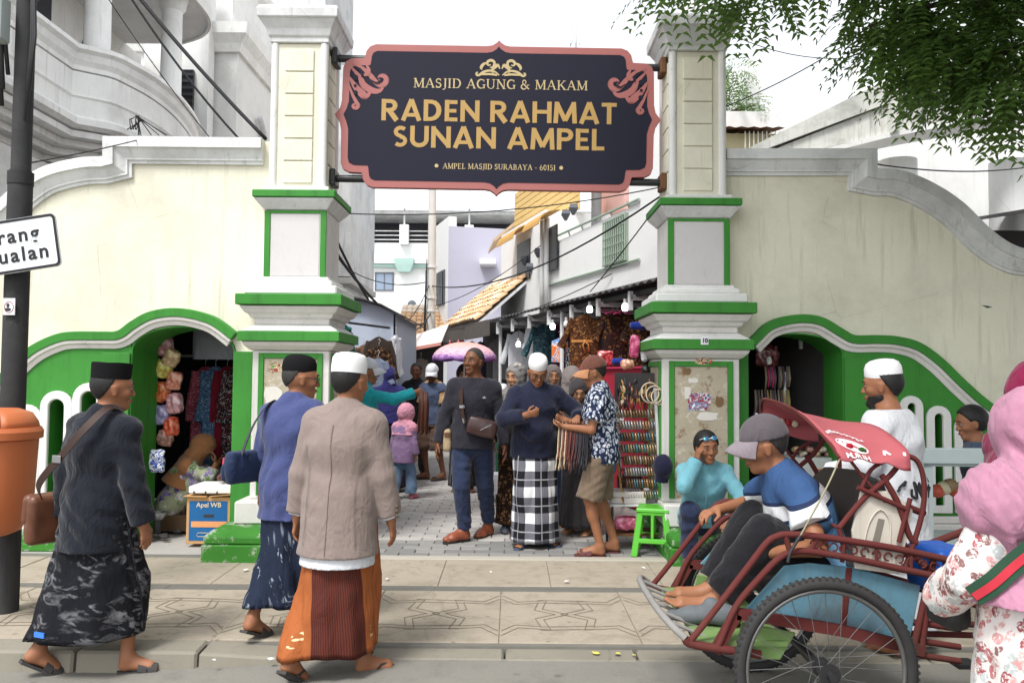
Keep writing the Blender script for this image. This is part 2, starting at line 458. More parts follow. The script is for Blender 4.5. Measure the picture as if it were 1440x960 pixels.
for blk in range(0, 60):
    y = 6.60 + blk*.126; big = .36
    if blk < 5: kset = (0, 4, 0)
    else: kset = (1, 2, 3, 1, 2)
    off = (blk % 2)*.125
    for i in range(-7, 7):
        x = -.05 + off + i*.25
        if x < -1.55 or x > 1.62:
            if y < 7.7: continue
        k = kset[int(rng.integers(len(kset)))]; z = float(rng.uniform(-.004, .002)); 
        if cnt < 296 :
            o = bpy.data.objects.new('paver', paver_mesh(k, .243, .119)); col.objects.link(o); o.parent = al; o.location = (x, y+.063, z); cnt += 1
        else:
            far.box(x-.1215, x+.1215, y+.0035, y+.1225, -.03, z)
o = far.build('paver', PV[1], al, recalc=False); o['kind'] = 'stuff'

# ------------------------------------------------------------------ gate pillars
def zl(py, Y=6.75): return P(412, py, Y).z
def pillar(cx, cy, dz, label, number):
    root = thing('gate_pillar', label, 'pillar', (cx, cy, 0), 'gate pillars')
    Z = lambda py, Y=6.75: zl(py, Y) + dz
    def fr(name, mat, rings, bevel=.006, par=root):
        return MB().frusta(cx, cy, [(a, b_, z) for a, b_, z in rings]).build(name, mat, par, bevel=bevel)
    # base steps
    so_ = math.copysign(.11, cx); MB().frusta(cx+so_, cy+.1, [(.45, .86, -.05), (.45, .86, .135)]).build('base_step', GREENW, root, bevel=.01)
    MB().frusta(cx+so_, cy+.1, [(.437, .845, .137), (.437, .845, .20), (.38, .77, .245)]).build('base_step', GREENW, root, bevel=.012)
    MB().frusta(cx+so_*.3, cy+.05, [(.37, .52, .247), (.37, .52, .43)]).build('plinth', WHITE, root, bevel=.012)
    # lower block
    zb, zt = .432, Z(493)
    fr('lower_shaft', WHITE, [(.325, .325, zb), (.325, .325, zt)])
    for s in (-1, 1):   # green frames on the front and on the alley side
        pass
    def frame(axis, sgn):
        inset = .055
        w = .325-inset; ww = .045
        def fbox(mb, u0, u1, z0, z1, d0, d1):
            if axis == 'y': mb.box(cx+u0, cx+u1, cy-.325-d1, cy-.325-d0, z0, z1)
            else:
                x0, x1 = sorted((cx+sgn*(.325+d0), cx+sgn*(.325+d1))); mb.box(x0, x1, cy+u0, cy+u1, z0, z1)
        g = MB(); fbox(g, -w, -w+ww, zb+.03, zt-.02, -.002, .018); fbox(g, w-ww, w, zb+.03, zt-.02, -.002, .018); fbox(g, -w+ww, w-ww, zt-.065, zt-.02, -.002, .018)
        g.build('panel_frame', GREEN, root, bevel=.003)
        zz = (zb+zt)/2-.12
        for a, b_ in ((zb+.03, zz-.004), (zz+.004, zt-.068)):
            g = MB(); fbox(g, -w+ww+.003, w-ww-.003, a, b_, -.002, .007); g.build('panel', POSTERB, root)
    frame('y', 0); frame('x', 1); frame('x', -1)
    # ledges, from the bottom up
    fr('moulding', WHITE, [(.335, .335, zt+.002), (.35, .35, zt+.01), (.385, .385, Z(486)), (.40, .40, Z(480)-.003)])
    fr('green_ledge', GREEN, [(.425, .425, Z(480)), (.425, .425, Z(467)), (.42, .42, Z(467)+.004)])
    fr('weathering', WHITE2, [(.405, .405, Z(467)+.006), (.325, .325, Z(457))])
    fr('neck', WHITE, [(.318, .318, Z(457)+.002), (.318, .318, Z(448)), (.345, .345, Z(447)), (.36, .36, Z(442)), (.385, .385, Z(440)), (.42, .42, Z(431)-.002)])
    fr('green_ledge', GREEN, [(.445, .445, Z(430)), (.445, .445, Z(415))])
    fr('ledge_step', WHITE2, [(.39, .39, Z(415)+.002), (.385, .385, Z(402))], .012)
    fr('ledge_step', WHITE2, [(.335, .335, Z(402)+.002), (.335, .335, Z(395)), (.30, .30, Z(394)), (.30, .30, Z(389))], .01)
    # middle block with green corner strips
    z0, z1 = Z(389)+.002, Z(294)
    fr('middle_shaft', WHITE, [(.262, .262, z0), (.262, .262, z1)])
    for sx in (-1, 1):
        xx = sorted((cx+sx*.266, cx+sx*.215)); MB().box(xx[0], xx[1], cy-.272, cy-.255, z0+.002, z1-.004).build('corner_strip', GREEN, root, bevel=.003)
    MB().box(cx-.2148, cx+.2148, cy-.270, cy-.255, z1-.028, z1-.004).build('corner_strip', GREEN, root)
    MB().box(cx-.205, cx+.205, cy-.2665, cy-.258, z0+.012, z1-.036).build('panel', MARBLE, root)
    fr('moulding', GREYC, [(.27, .27, z1+.002), (.345, .345, Z(279))])
    fr('green_ledge', GREEN, [(.352, .352, Z(278)), (.352, .352, Z(268))])
    fr('ledge_step', WHITE2, [(.285, .285, Z(268)+.002), (.285, .285, Z(261))])
    # upper shaft: cream core, white corner beads, framed panels cut by joints
    z0, z1 = Z(261)+.002, Z(56)
    fr('upper_shaft', CREAM, [(.228, .228, z0), (.228, .228, z1)])
    for sx in (-1, 1):
        for sy in (-1, 1):
            MB().lathe([(.036, z0+.001), (.036, z1-.001)], (cx+sx*.214, cy+sy*.214, 0), 14).build('corner_bead', WHITE2, root, smooth=True, angle=40)
    for ax in ('f', 'l', 'r'):
        n = 6; hgt = (z1-z0-.09)/n; w = .125
        for k in range(n):
            a = z0+.04+k*hgt; b_ = a+hgt-.012
            mm = MB()
            if ax == 'f': mm.box(cx-w, cx+w, cy-.243, cy-.2275, a, b_)
            else:
                s = 1 if ax == 'r' else -1; xx = sorted((cx+s*.2275, cx+s*.243)); mm.box(xx[0], xx[1], cy-w, cy+w, a, b_)
            mm.build('panel', CREAM, root, bevel=.004)
    fr('capital', GREYC, [(.255, .255, z1+.002), (.255, .255, Z(49)), (.27, .27, Z(47)), (.285, .285, Z(38)), (.325, .325, Z(27)), (.345, .345, Z(25)), (.35, .35, Z(13)), (.335, .335, Z(9)), (.30, .30, Z(7))], .005)
    return root
t = NT('poster_board'); v = t.coord(); a = t.noise(v, 7, 6, .75); b = t.vor(v, 6); c_ = t.noise(v, 2.5, 5, .7)
k = t.mix(c_, srgb(150, 138, 118), srgb(196, 186, 166)); k = t.mix(t.ramp(a, [(.54, 0.), (.60, .8)]), k, srgb(124, 100, 72)); k = t.mix(t.ramp(a, [(.36, .7), (.42, 0.)]), k, srgb(214, 208, 196))
t.base(k); t.bump(a, .35, .006); POSTERB = t.fin(.85, .2)
MARBLE = stained('pale_stone_panel', (.62, .60, .60), (.42, .40, .39), .35, sc1=3)
CX_L, CX_R, CY = -1.868, 1.598, 7.06
PL = pillar(CX_L, CY, 0.0, 'left gate pillar, cream and white with green ledges beside clothes arch', None)
PR = pillar(CX_R, CY, -.042, 'right gate pillar, cream and white, small number plate on its green ledge', 10)
# torn posters, flat prints pasted on the panels
def scrap(parent, px, py, w, h, Y, mat, seed, name='poster_scrap', n=11):
    r_ = random.Random(seed); p = P(px, py, Y); pts = []
    for i in range(n):
        a = 2*math.pi*i/n; q = max(abs(math.cos(a)), abs(math.sin(a))); k = (1/q)*r_.uniform(.75, 1.02)
        pts.append((p.x+w/2*k*math.cos(a), p.z+h/2*k*math.sin(a)))
    return MB().prism([pts], p.y-.0012, p.y).build(name, mat, parent)
def print_mat(name, cols, scale=18):
    t = NT(name); v = t.coord(); a = t.noise(v, scale, 3, .6, 1.0); n = len(cols)
    t.base(t.ramp(a, [(.30+.4*i/n, srgb(*c)) for i, c in enumerate(cols)], 'CONSTANT')); return t.fin(.6, .3)
PAP = plain('torn_paper', srgb(214, 210, 202), .9, .1, 20, bump=.2)
YF = CY-.325-.0085
scrap(PL, 392, 517, .17, .07, YF, print_mat('campaign_print', [(196, 46, 52), (60, 140, 70), (226, 190, 160), (30, 30, 36), (200, 60, 60)], 26), 3)
scrap(PL, 424, 512, .12, .06, YF, MATS['campaign_print'], 4)
scrap(PL, 384, 560, .16, .2, YF, PAP, 5)
SHIP = print_mat('ship_print', [(60, 70, 120), (206, 210, 218), (150, 60, 70), (120, 150, 190), (235, 235, 235)], 14)
scrap(PR, 983, 564, .21, .17, YF-.002, SHIP, 6); scrap(PR, 975, 535, .10, .05, YF-.001, PAP, 7); scrap(PR, 995, 585, .19, .08, YF-.001, PAP, 8); scrap(PR, 967, 552, .06, .12, YF-.001, PAP, 18)
scrap(PR, 990, 508, .16, .06, YF-.010, MATS['campaign_print'], 9); scrap(PR, 1012, 565, .07, .10, YF-.0005, plain('brown_glue', srgb(122, 96, 70), .9, .3, 30), 10); scrap(PR, 966, 522, .08, .06, YF-.0005, MATS['brown_glue'], 11)
p = P(991, 479, CY-.425-.004); npl = MB().box(p.x-.032, p.x+.032, p.y-.004, p.y+.003, p.z-.034, p.z+.034).build('number_plate', plain('plate_white', (.78, .78, .8), .5, .05), PR, bevel=.003)
put_text('lettering', text_mesh('10', .05, .001, .002), plain('print_navy', (.02, .03, .09), .6, .1), face_cam((p.x-CX_R, p.y-.006-CY, p.z)), PR)

# ------------------------------------------------------------------ screen walls either side
YW, YB = 6.97, 7.45
def L(pts, Y=YW): return [XZ(x, y, Y) for x, y in pts]
def arch_wall(name, side, label, top, band, arch, slots, xe):
    root = thing('gate_wall', label, 'wall', (xe[1], YW, 0), 'screen walls of the gate')
    (axl, axr, spring, rise) = arch
    # outline: pillar edge -> top -> far end -> ground, with the door opening cut from below
    T = [XZ(*q, YW) for q in top]
    xa, xb = XZ(axl, 600, YW)[0], XZ(axr, 600, YW)[0]; zs = XZ((axl+axr)/2, spring, YW)[1]; zt = XZ((axl+axr)/2, rise, YW)[1]
    cxa = (xa+xb)/2; hw = (xb-xa)/2
    op = [(xb, -.05), (xb, zs)] + [(cxa+hw*math.cos(a), zs+(zt-zs)*math.sin(a)) for a in [math.pi*i/16 for i in range(1, 16)]] + [(xa, zs), (xa, -.05)]
    if side < 0: outline = [(xe[0], -.05)] + list(reversed(op)) + [(xe[1], -.05), (xe[1], T[0][1])] + T + [(xe[0], T[-1][1])]
    else: outline = [(xe[0], -.05)] + op + [(xe[1], -.05), (xe[1], T[0][1])] + T + [(xe[0], T[-1][1])]
    # order for the left wall: ground left -> opening -> pillar; for the right wall mirrored
    holes = []; frames = []
    for (a, b_, ty, by, w) in slots:
        x0, zt_ = XZ(a, ty, YW); x1, zb_ = XZ(b_, by, YW); r_ = (x1-x0)/2; cx = (x0+x1)/2
        def stad(r, z0, z1): return [(cx-r, z0), (cx+r, z0)] + [(cx+r*math.cos(q), z1-r+r*math.sin(q)) for q in [math.pi*i/10 for i in range(11)]]
        holes.append(stad(r_-w, zb_+w, zt_-w)); frames.append((stad(r_, zb_, zt_), stad(r_-w, zb_+w, zt_-w)))
    # the cream upper wall lies behind, the green dado in front is proud of it
    body = MB().prism([outline] + holes, YW, YB).build('wall_face', CREAM, root)
    B = bez([XZ(*q, YW) for q in band], 6)
    zlow = lambda off: [(x, z-off) for x, z in B]
    dado = [(x, z-.09) for x, z in B]
    if side < 0:
        i0 = max(i for i, q in enumerate(dado) if q[0] <= xa)
        dl = [(q[0], q[1]) for q in dado[:i0+1]]
        poly = [(dl[0][0], .02), (xa, .02), (xa, dl[-1][1])] + dl[::-1]
        jx = (xb, xe[1])
    else:
        i0 = min(i for i, q in enumerate(dado) if q[0] >= xb)
        dl = dado[i0:]
        poly = [(xb, .02), (dl[-1][0], .02)] + dl[::-1] + [(xb, dl[0][1])]
        jx = (xe[1], xa)
    MB().prism([poly] + holes, YW-.022, YW-.001).build('dado', GREEN, root)
    j0, j1 = sorted(jx); MB().box(j0, j1, YW-.022, YW-.001, .02, zs-.01).build('door_jamb', GREEN, root)
    w_ = .24; jj = (xa-w_, xa) if side < 0 else (xb, xb+w_)
    MB().box(jj[0], jj[1], YW-.044, YW-.0225, .02, zs-.03).build('door_jamb', GREEN, root, bevel=.004)
    # painted reveal of the opening
    rv = MB(); q = [(x, z) for x, z in op]
    inn = [(cxa+(x-cxa)*(1-.012/hw), z-.012 if z > zs else z) for x, z in q]
    n = len(q); vs_ = [(x, YW-.02, z) for x, z in q] + [(x, YB+.01, z) for x, z in q] + [(x, YW-.02, z) for x, z in inn] + [(x, YB+.01, z) for x, z in inn]
    fs = []
    for i in range(n-1): fs += [(2*n+i, 2*n+i+1, 3*n+i+1, 3*n+i), (i, i+1, 2*n+i+1, 2*n+i), (n+i, 3*n+i, 3*n+i+1, n+i+1)]
    rv.add(vs_, fs).build('arch_reveal', GREEN, root)
    # bands over the arch: green roll over white moulding
    sg = 1
    MB().sweep(B, [(0, 0), (-.074, 0), (-.078, -.075), (-.004, -.078)], y=YW-.001).build('arch_band', GREEN, root, bevel=.004)
    W_ = [(-.080, 0), (-.148, 0), (-.150, -.035), (-.118, -.045), (-.105, -.062), (-.081, -.066)]
    MB().sweep(B, W_, y=YW-.002).build('arch_moulding', WHITE, root)
    # slot frames
    for o_, i_ in frames:
        MB().prism([o_, i_], YW-.06, YW-.0225).build('slot_frame', WHITE2, root, bevel=.008)
        ins = [((x-cx_)*.985+cx_, z) for x, z in i_ for cx_ in [sum(p_[0] for p_ in i_)/len(i_)]]
        MB().prism([i_, ins], YW-.021, YB+.002).build('slot_reveal', GREEN, root)
    # cornice along the top
    CT = [XZ(*q, YW) for q in top]
    prof = [(.006, .55), (.006, -.10), (-.085, -.105), (-.088, -.085), (-.105, -.075), (-.17, -.045), (-.185, -.045), (-.19, -.03), (-.215, -.028), (-.217, .01), (-.10, .02), (-.05, .55)]
    pr = prof if side > 0 else [(-o_, yy) for o_, yy in prof]
    MB().sweep(CT, pr, y=YW).build('cornice', GREYC, root)
    return root
def side_pts(pts): return pts
topL = [(372, 199), (153, 197), (153, 224)] + bez([(153, 225), (118, 227), (70, 239), (37, 259), (2, 290), (-40, 322), (-120, 345), (-420, 350)], 5)[1:]
bandL = [(-420, 690), (-200, 672), (-120, 640), (-40, 566), (0, 531), (35, 497), (58, 481), (87, 469), (111, 466), (150, 466), (170, 465), (187, 453), (210, 440), (236, 434), (262, 434), (290, 440), (311, 449), (336, 468)]
topR = [(1018, 214), (1226, 214), (1226, 241)] + bez([(1227, 242), (1260, 244), (1305, 262), (1346, 289), (1384, 326), (1417, 348), (1450, 354), (1560, 356), (1950, 356)], 5)[1:]
bandR = [(1050, 478), (1060, 468), (1074, 455), (1096, 446), (1127, 442), (1155, 447), (1184, 464), (1199, 471), (1230, 471), (1259, 473), (1290, 482), (1321, 504), (1352, 534), (1384, 562), (1420, 586), (1500, 630), (1580, 662), (1700, 680), (1950, 690)]
WL = arch_wall('L', -1, 'cream screen wall left of the gate with green dado and clothes arch', topL, bandL, (183, 329, 492, 458), [(107, 147, 538, 712, .072), (62, 102, 549, 712, .072), (20, 59, 568, 712, .072), (-22, 17, 600, 712, .072)], (XZ(-415, 500, YW)[0], CX_L-.2))
WR = arch_wall('R', 1, 'shaded cream screen wall right of the gate with green dado and dark arch', topR, bandR, (1050, 1186, 497, 468), [(1262, 1296, 556, 720, .062), (1299, 1335, 570, 720, .066), (1338, 1372, 586, 720, .066), (1376, 1410, 612, 720, .066)], (XZ(1945, 500, YW)[0], CX_R+.2))
for W, x0, x1 in ((WL, -7.0, XZ(183, 600, YW)[0]-.02), (WR, XZ(1190, 600, YW)[0], 7.6)):
    MB().box(x0, x1, YW-.20, YW-.023, -.03, .13).build('base_course', GREENW, W, bevel=.01)
    MB().box(x0, x1, YW-.14, YW-.023, .132, .24).build('base_course', WHITE, W, bevel=.01)
    MB().box(x0, x1, YW-.09, YW-.023, .242, .30).build('base_course', WHITE, W, bevel=.01)
m = MB(); m.v = [tuple(P(x, y, YW-.003)) for x, y in ((1380, 429), (1389, 430), (1396, 432), (1388, 433))]; m.f = [(0, 1, 2, 3)]; m.mi = [0]
m.build('paint_mark', plain('dark_paint', (.02, .06, .03), .7), WR)
# ------------------------------------------------------------------ hanging name board
YS = 7.02
cS = P(700, 167, YS); TS = R(-.55)
k1 = YS/FOC/2.769       # metres to one pixel of the enlarged view used for measuring
SG = thing('name_board', 'large dark name board with pink border and gold letters between the pillars', 'sign', cS)
half = [(0, 309), (8, 300), (24, 289), (45, 285), (485, 285), (508, 276), (522, 258), (526, 240), (530, 228), (580, 226), (603, 214), (612, 190), (614, 60), (620, 30), (641, 2)]
def ring(sc_in=0.0):
    q = half + [(x, -y) for x, y in half[::-1][1:]]
    full = q + [(-x, y) for x, y in q[::-1][1:-1]]
    return full
def to_w(pts, dx=0, dz=0): return [(cS.x+math.cos(TS)*(x+dx)*k1-math.sin(TS)*(y+dz)*k1, cS.z+math.sin(TS)*(x+dx)*k1+math.cos(TS)*(y+dz)*k1) for x, y in pts]
PINK = plain('board_pink', srgb(164, 100, 96), .5, .08, 4, .4, bump=.05)
NAVY = plain('board_navy', srgb(30, 30, 46), .6, .08, 2, .2, bump=.03)
GOLD = plain('letter_gold', srgb(176, 142, 82), .5, .08, 5, .4, bump=.03)
GOLD2 = plain('letter_pale_gold', srgb(190, 170, 126), .5, .08, 5, .4, bump=.03)
full = ring()
MB().prism([to_w(full)], YS-.03, YS+.03).build('border_board', PINK, SG, bevel=.003)
inn = [(0, 283), (9, 272), (26, 261), (48, 257), (478, 257), (494, 250), (500, 236), (503, 208), (506, 199), (560, 198), (580, 188), (585, 170), (586, 55), (594, 26), (606, 2)]
q = inn + [(x, -y) for x, y in inn[::-1][1:]]; inner = q + [(-x, y) for x, y in q[::-1][1:-1]]
MB().prism([to_w(inner)], YS-.0335, YS-.0285).build('face_panel', NAVY, SG)
# serif capitals drawn as strokes: (x0,y0,x1,y1,w) in a 1 high cell, thin strokes .07, stems .15
S_, H_ = .15, .065
def arc(cx, cy, rx, ry, a0, a1, w0, w1, n=9):
    o = []
    for i in range(n):
        t0, t1 = a0+(a1-a0)*i/n, a0+(a1-a0)*(i+1)/n; wm = w0+(w1-w0)*math.sin(math.pi*(i+.5)/n)
        o.append((cx+rx*math.cos(R(t0)), cy+ry*math.sin(R(t0)), cx+rx*math.cos(R(t1)), cy+ry*math.sin(R(t1)), wm))
    return o
def stem(x, y0=0, y1=1, s0=True, s1=True, w=S_):
    o = [(x, y0, x, y1, w)]
    if s0: o.append((x-.13, y0+.03, x+.13, y0+.03, .06))
    if s1: o.append((x-.13, y1-.03, x+.13, y1-.03, .06))
    return o
SER = {
 'M': (1.02, stem(.14, w=.08)+stem(.88)+[(.14, 1, .5, .06, S_), (.5, .06, .88, 1, .08)]),
 'A': (.92, [(.12, 0, .46, 1, .075), (.46, 1, .80, 0, S_), (.25, .34, .66, .34, H_), (.0, .03, .25, .03, .06), (.66, .03, .93, .03, .06)]),
 'S': (.62, arc(.31, .74, .21, .22, 20, 270, .07, .13)+arc(.31, .27, .22, .24, 90, -160, .13, .13)+[(.5, .72, .5, .98, .05), (.09, .02, .09, .28, .05)]),
 'J': (.44, stem(.27, .1, 1, False, True)+arc(.12, .06, .15, .22, 0, -120, .12, .07)),
 'I': (.36, stem(.18)),
 'D': (.86, stem(.18)+[(.18, .97, .42, .97, H_), (.18, .03, .42, .03, H_)]+arc(.40, .5, .37, .47, 90, -90, .06, .17)),
 'G': (.84, arc(.45, .5, .36, .48, 45, 300, .06, .16)+stem(.72, .03, .42, False, True, .13)+[(.70, .72, .70, .97, .05)]),
 'U': (.90, stem(.18, .35, 1, False, True)+stem(.74, .35, 1, False, True, .08)+arc(.46, .34, .28, .33, 180, 360, .14, .07)),
 'N': (.94, stem(.17, w=.08)+stem(.77, w=.08)+[(.17, .98, .77, .02, S_)]),
 'K': (.86, stem(.18)+[(.25, .42, .70, .97, .075), (.38, .56, .76, .03, S_), (.58, .97, .84, .97, .06), (.62, .03, .90, .03, .06)]),
 '&': (.92, arc(.36, .75, .16, .22, -60, 250, .07, .12)+arc(.33, .27, .25, .26, 100, 330, .08, .14)+[(.26, .58, .80, .02, .13), (.72, .42, .55, .12, .06), (.6, .46, .84, .46, .06)]),
 'P': (.72, stem(.18)+[(.18, .97, .38, .97, H_), (.18, .45, .38, .45, H_)]+arc(.37, .71, .25, .26, 90, -90, .06, .15)),
 'E': (.72, stem(.18)+[(.18, .97, .62, .97, H_), (.18, .5, .5, .5, H_), (.18, .03, .64, .03, H_), (.61, .80, .61, .98, .05), (.63, .02, .63, .22, .05)]),
 'L': (.70, stem(.18)+[(.18, .03, .62, .03, H_), (.61, .02, .61, .26, .05)]),
 'R': (.82, stem(.18)+[(.18, .97, .38, .97, H_), (.18, .48, .38, .48, H_), (.38, .48, .74, .03, S_), (.66, .03, .84, .03, .06)]+arc(.37, .725, .23, .245, 90, -90, .06, .14)),
 'B': (.76, stem(.18)+[(.18, .97, .38, .97, H_), (.18, .52, .38, .52, H_), (.18, .03, .4, .03, H_)]+arc(.37, .745, .2, .225, 90, -90, .06, .14)+arc(.38, .275, .25, .245, 90, -90, .06, .15)),
 'Y': (.86, stem(.43, 0, .5, True, False)+[(.14, .97, .43, .46, S_), (.74, .97, .43, .46, .075), (.02, .97, .26, .97, .06), (.62, .97, .86, .97, .06)]),
 '-': (.42, [(.06, .38, .34, .38, .09)]), ' ': (.36, []),
 '6': (.62, arc(.31, .3, .22, .28, 0, 360, .09, .13, 12)+arc(.42, .42, .33, .56, 180, 100, .13, .07)),
 '0': (.66, arc(.33, .5, .23, .47, 0, 360, .08, .15, 14)), '1': (.44, stem(.24, 0, 1, True, False)+[(.1, .82, .24, .96, .07)]),
 '5': (.60, arc(.28, .31, .24, .3, 130, -150, .07, .14)+[(.14, .52, .16, .97, .07), (.16, .95, .5, .95, .11)]),
}
def serif_text(s, zx, zy, wpx, hpx, mat, name='lettering', SER=SER):
    tot = sum(SER[c][0]+.06 for c in s)-.06; kx = wpx/tot; x = -wpx/2; i = 0
    for c in s:
        w, st = SER[c]; m = MB()
        for a, b, c2, d, ww in st:
            p0 = Vector((x+a*kx, (b-.5)*hpx)); p1 = Vector((x+c2*kx, (d-.5)*hpx)); dv = p1-p0
            if dv.length < 1e-6: continue
            dn = dv.normalized(); p0 = p0-dn*.6; p1 = p1+dn*.6; nn = Vector((-dn.y, dn.x))*ww*hpx*.5
            dx, dz = zx-718, 463-zy
            q4 = to_w([(p0.x-nn.x+dx, p0.y-nn.y+dz), (p1.x-nn.x+dx, p1.y-nn.y+dz), (p1.x+nn.x+dx, p1.y+nn.y+dz), (p0.x+nn.x+dx, p0.y+nn.y+dz)])
            yy = YS-.0345-.00012*(i % 29); i += 1
            m.add([(q[0], yy, q[1]) for q in q4], [(0, 1, 2, 3)])
        x += (w+.06)*kx
        if m.f: m.build('letter', mat, SG)
serif_text('MASJID AGUNG & MAKAM', 727, 331, 684, 37, GOLD2)
serif_text('AMPEL MASJID SURABAYA - 60151', 727, 659, 442, 21, GOLD2)
for zx in (482, 970):
    c = to_w([(zx-718, 463-659)])[0]; MB().prism([[(c[0]+.017*math.cos(a), c[1]+.017*math.sin(a)) for a in [math.pi*i/8 for i in range(16)]]], YS-.038, YS-.033).build('dot', GOLD2, SG)
w_ = .21; b_ = (.105, 0, .105, 1, w_); bowl = [(.1, .91, .38, .91, .18), (.1, .49, .38, .49, .18)]+arc(.37, .70, .20, .21, 90, -90, .18, .22)
SANS = {'R': (.74, [b_, (.34, .46, .64, .0, .24)]+bowl), 'P': (.68, [b_]+bowl), 'A': (.86, [(.10, 0, .43, 1, w_), (.76, 0, .43, 1, w_), (.2, .27, .66, .27, .17)]), 'D': (.80, [b_, (.1, .91, .32, .91, .18), (.1, .09, .32, .09, .18)]+arc(.31, .5, .33, .41, 90, -90, .18, .23)),
 'E': (.58, [b_, (.1, .91, .52, .91, .18), (.1, .5, .48, .5, .17), (.1, .09, .53, .09, .18)]), 'N': (.80, [b_, (.70, 0, .70, 1, w_), (.08, .93, .72, .07, w_)]), 'H': (.80, [b_, (.70, 0, .70, 1, w_), (.1, .52, .7, .52, .18)]), 'M': (.98, [(.10, 0, .15, 1, w_), (.88, 0, .83, 1, w_), (.14, .95, .49, .12, w_), (.84, .95, .49, .12, w_)]),
 'T': (.64, [(.32, 0, .32, 1, w_), (.02, .91, .62, .91, .18)]), 'L': (.54, [b_, (.1, .09, .50, .09, .18)]), 'S': (.62, arc(.32, .72, .20, .19, 40, 270, .18, .19)+arc(.30, .29, .21, .20, 90, -140, .19, .18)), 'U': (.77, [(.105, .34, .105, 1, w_), (.66, .34, .66, 1, w_)]+arc(.3825, .35, .2775, .26, 180, 360, w_, .20)), ' ': (.30, [])}
serif_text('RADEN RAHMAT', 723, 440, 926, 84, GOLD, SER=SANS); serif_text('SUNAN AMPEL', 724, 545, 834, 84, GOLD, SER=SANS)
# scroll ornaments: ribbons that taper along spirals
def scroll(pts, w0, w1, m, y, n=7):
    c = bez(pts, n); N = len(c)
    for i in range(N-1):
        a, b = Vector(c[i]), Vector(c[i+1]); d = (b-a)
        if d.length < 1e-6: continue
        d.normalize(); nn = Vector((-d.y, d.x)); wa = w0+(w1-w0)*math.sin(math.pi*min(1, (i)/(N-1)*1.0)); wb = w0+(w1-w0)*math.sin(math.pi*(i+1)/(N-1))
        q4 = to_w([tuple(a-nn*wa/2), tuple(b+d*.5-nn*wb/2), tuple(b+d*.5+nn*wb/2), tuple(a+nn*wa/2)])
        m.add([(q[0], y-.00006*(i % 17), q[1]) for q in q4], [(0, 1, 2, 3)])
m = MB()
for s in (-1, 1):
    g = lambda L_: [(727-718+s*x, 463-266+y) for x, y in L_]
    scroll(g([(4, -4), (12, 12), (20, 6), (34, -8), (30, -22)]), 3, 13, m, YS-.0345)
    scroll(g([(44, 0), (30, 6), (26, 22), (40, 30), (54, 22), (50, 10), (40, 12)]), 3, 11, m, YS-.0355)
    scroll(g([(52, 20), (68, 14), (78, 0), (74, -8)]), 3, 12, m, YS-.0365)
    scroll(g([(6, -30), (24, -16), (46, -12), (68, -18), (84, -30), (94, -30), (96, -22), (90, -20)]), 4, 10, m, YS-.0375)
    scroll(g([(14, -30), (40, -26), (80, -28)]), 6, 9, m, YS-.0385)
m.build('crest', GOLD2, SG)
for s in (-1, 1):
    m = MB(); g = lambda L_: [(s*x, y) for x, y in L_]
    # the corner ornament fills the upper corner of the board
    scroll(g([(578, 205), (540, 190), (505, 160), (480, 130), (455, 120), (440, 140), (452, 158), (470, 152), (466, 140)]), 6, 22, m, YS-.0345)
    scroll(g([(580, 190), (545, 150), (530, 120), (500, 100), (470, 96), (452, 110)]), 6, 26, m, YS-.0355)
    scroll(g([(586, 150), (560, 110), (535, 85), (520, 74), (500, 92)]), 6, 30, m, YS-.0365)
    scroll(g([(588, 120), (572, 80), (556, 50), (548, 36), (560, 26), (570, 36), (562, 44)]), 6, 16, m, YS-.0375)
    scroll(g([(520, 198), (510, 178), (520, 160), (540, 165)]), 5, 16, m, YS-.0385)
    m.build('corner_scroll', PINK, SG)
    m = MB()
    for x, y, r_ in ((562, 148, 11), (562, 116, 6), (560, 88, 9)):
        c = to_w([(s*x, y)])[0]; m.prism([[(c[0]+r_*k1*math.cos(a), c[1]+r_*k1*math.sin(a)) for a in [math.pi*i/7 for i in range(14)]]], YS-.0415, YS-.0395)
    scroll(g([(570, 190), (548, 182), (534, 164), (538, 150)]), 3, 12, m, YS-.041)
    scroll(g([(500, 140), (480, 128), (462, 136), (464, 148), (474, 144)]), 3, 8, m, YS-.041)
    m.build('scroll_cutout', NAVY, SG)
# carrying pipes with rusted flanges
for py, pyr in ((82, 96), (251, 257)):
    a = P(458, py, YS+.02); b = P(936, pyr, YS+.02)
    MB().tube([a, b], .033, 12).build('support_pipe', BLACKM, SG, smooth=True, angle=40)
    for e, s in ((a, 1), (b, -1)):
        ex = CX_L+.246 if s > 0 else CX_R-.246
        MB().box(min(ex, ex+s*.05), max(ex, ex+s*.05), YS-.07, YS+.11, e.z-.075, e.z+.07).build('flange', RUST if s < 0 else BLACKM, SG, bevel=.008)
# ------------------------------------------------------------------ white house with balconies on the left
def plan_sweep(path, prof):
    """path in plan (x,y); profile (offset to the right of travel, z)"""
    m = MB(); pts = [Vector(p) for p in path]; rings = []; n = len(pts)
    for i in range(n):
        d0 = (pts[i]-pts[i-1]) if i else pts[1]-pts[0]; d1 = (pts[i+1]-pts[i]) if i < n-1 else pts[i]-pts[i-1]
        d0 = d0.normalized(); d1 = d1.normalized(); n0 = Vector((d0.y, -d0.x)); n1 = Vector((d1.y, -d1.x)); nn = (n0+n1).normalized(); k = 1/max(.4, nn.dot(n0))
        rings.append([(pts[i].x+nn.x*o*k, pts[i].y+nn.y*o*k, z) for o, z in prof])
    return m.loft(rings)
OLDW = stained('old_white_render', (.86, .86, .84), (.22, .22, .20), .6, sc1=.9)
SHADE = stained('grey_white_render', (.80, .80, .79), (.30, .30, .29), .45, sc1=.9)
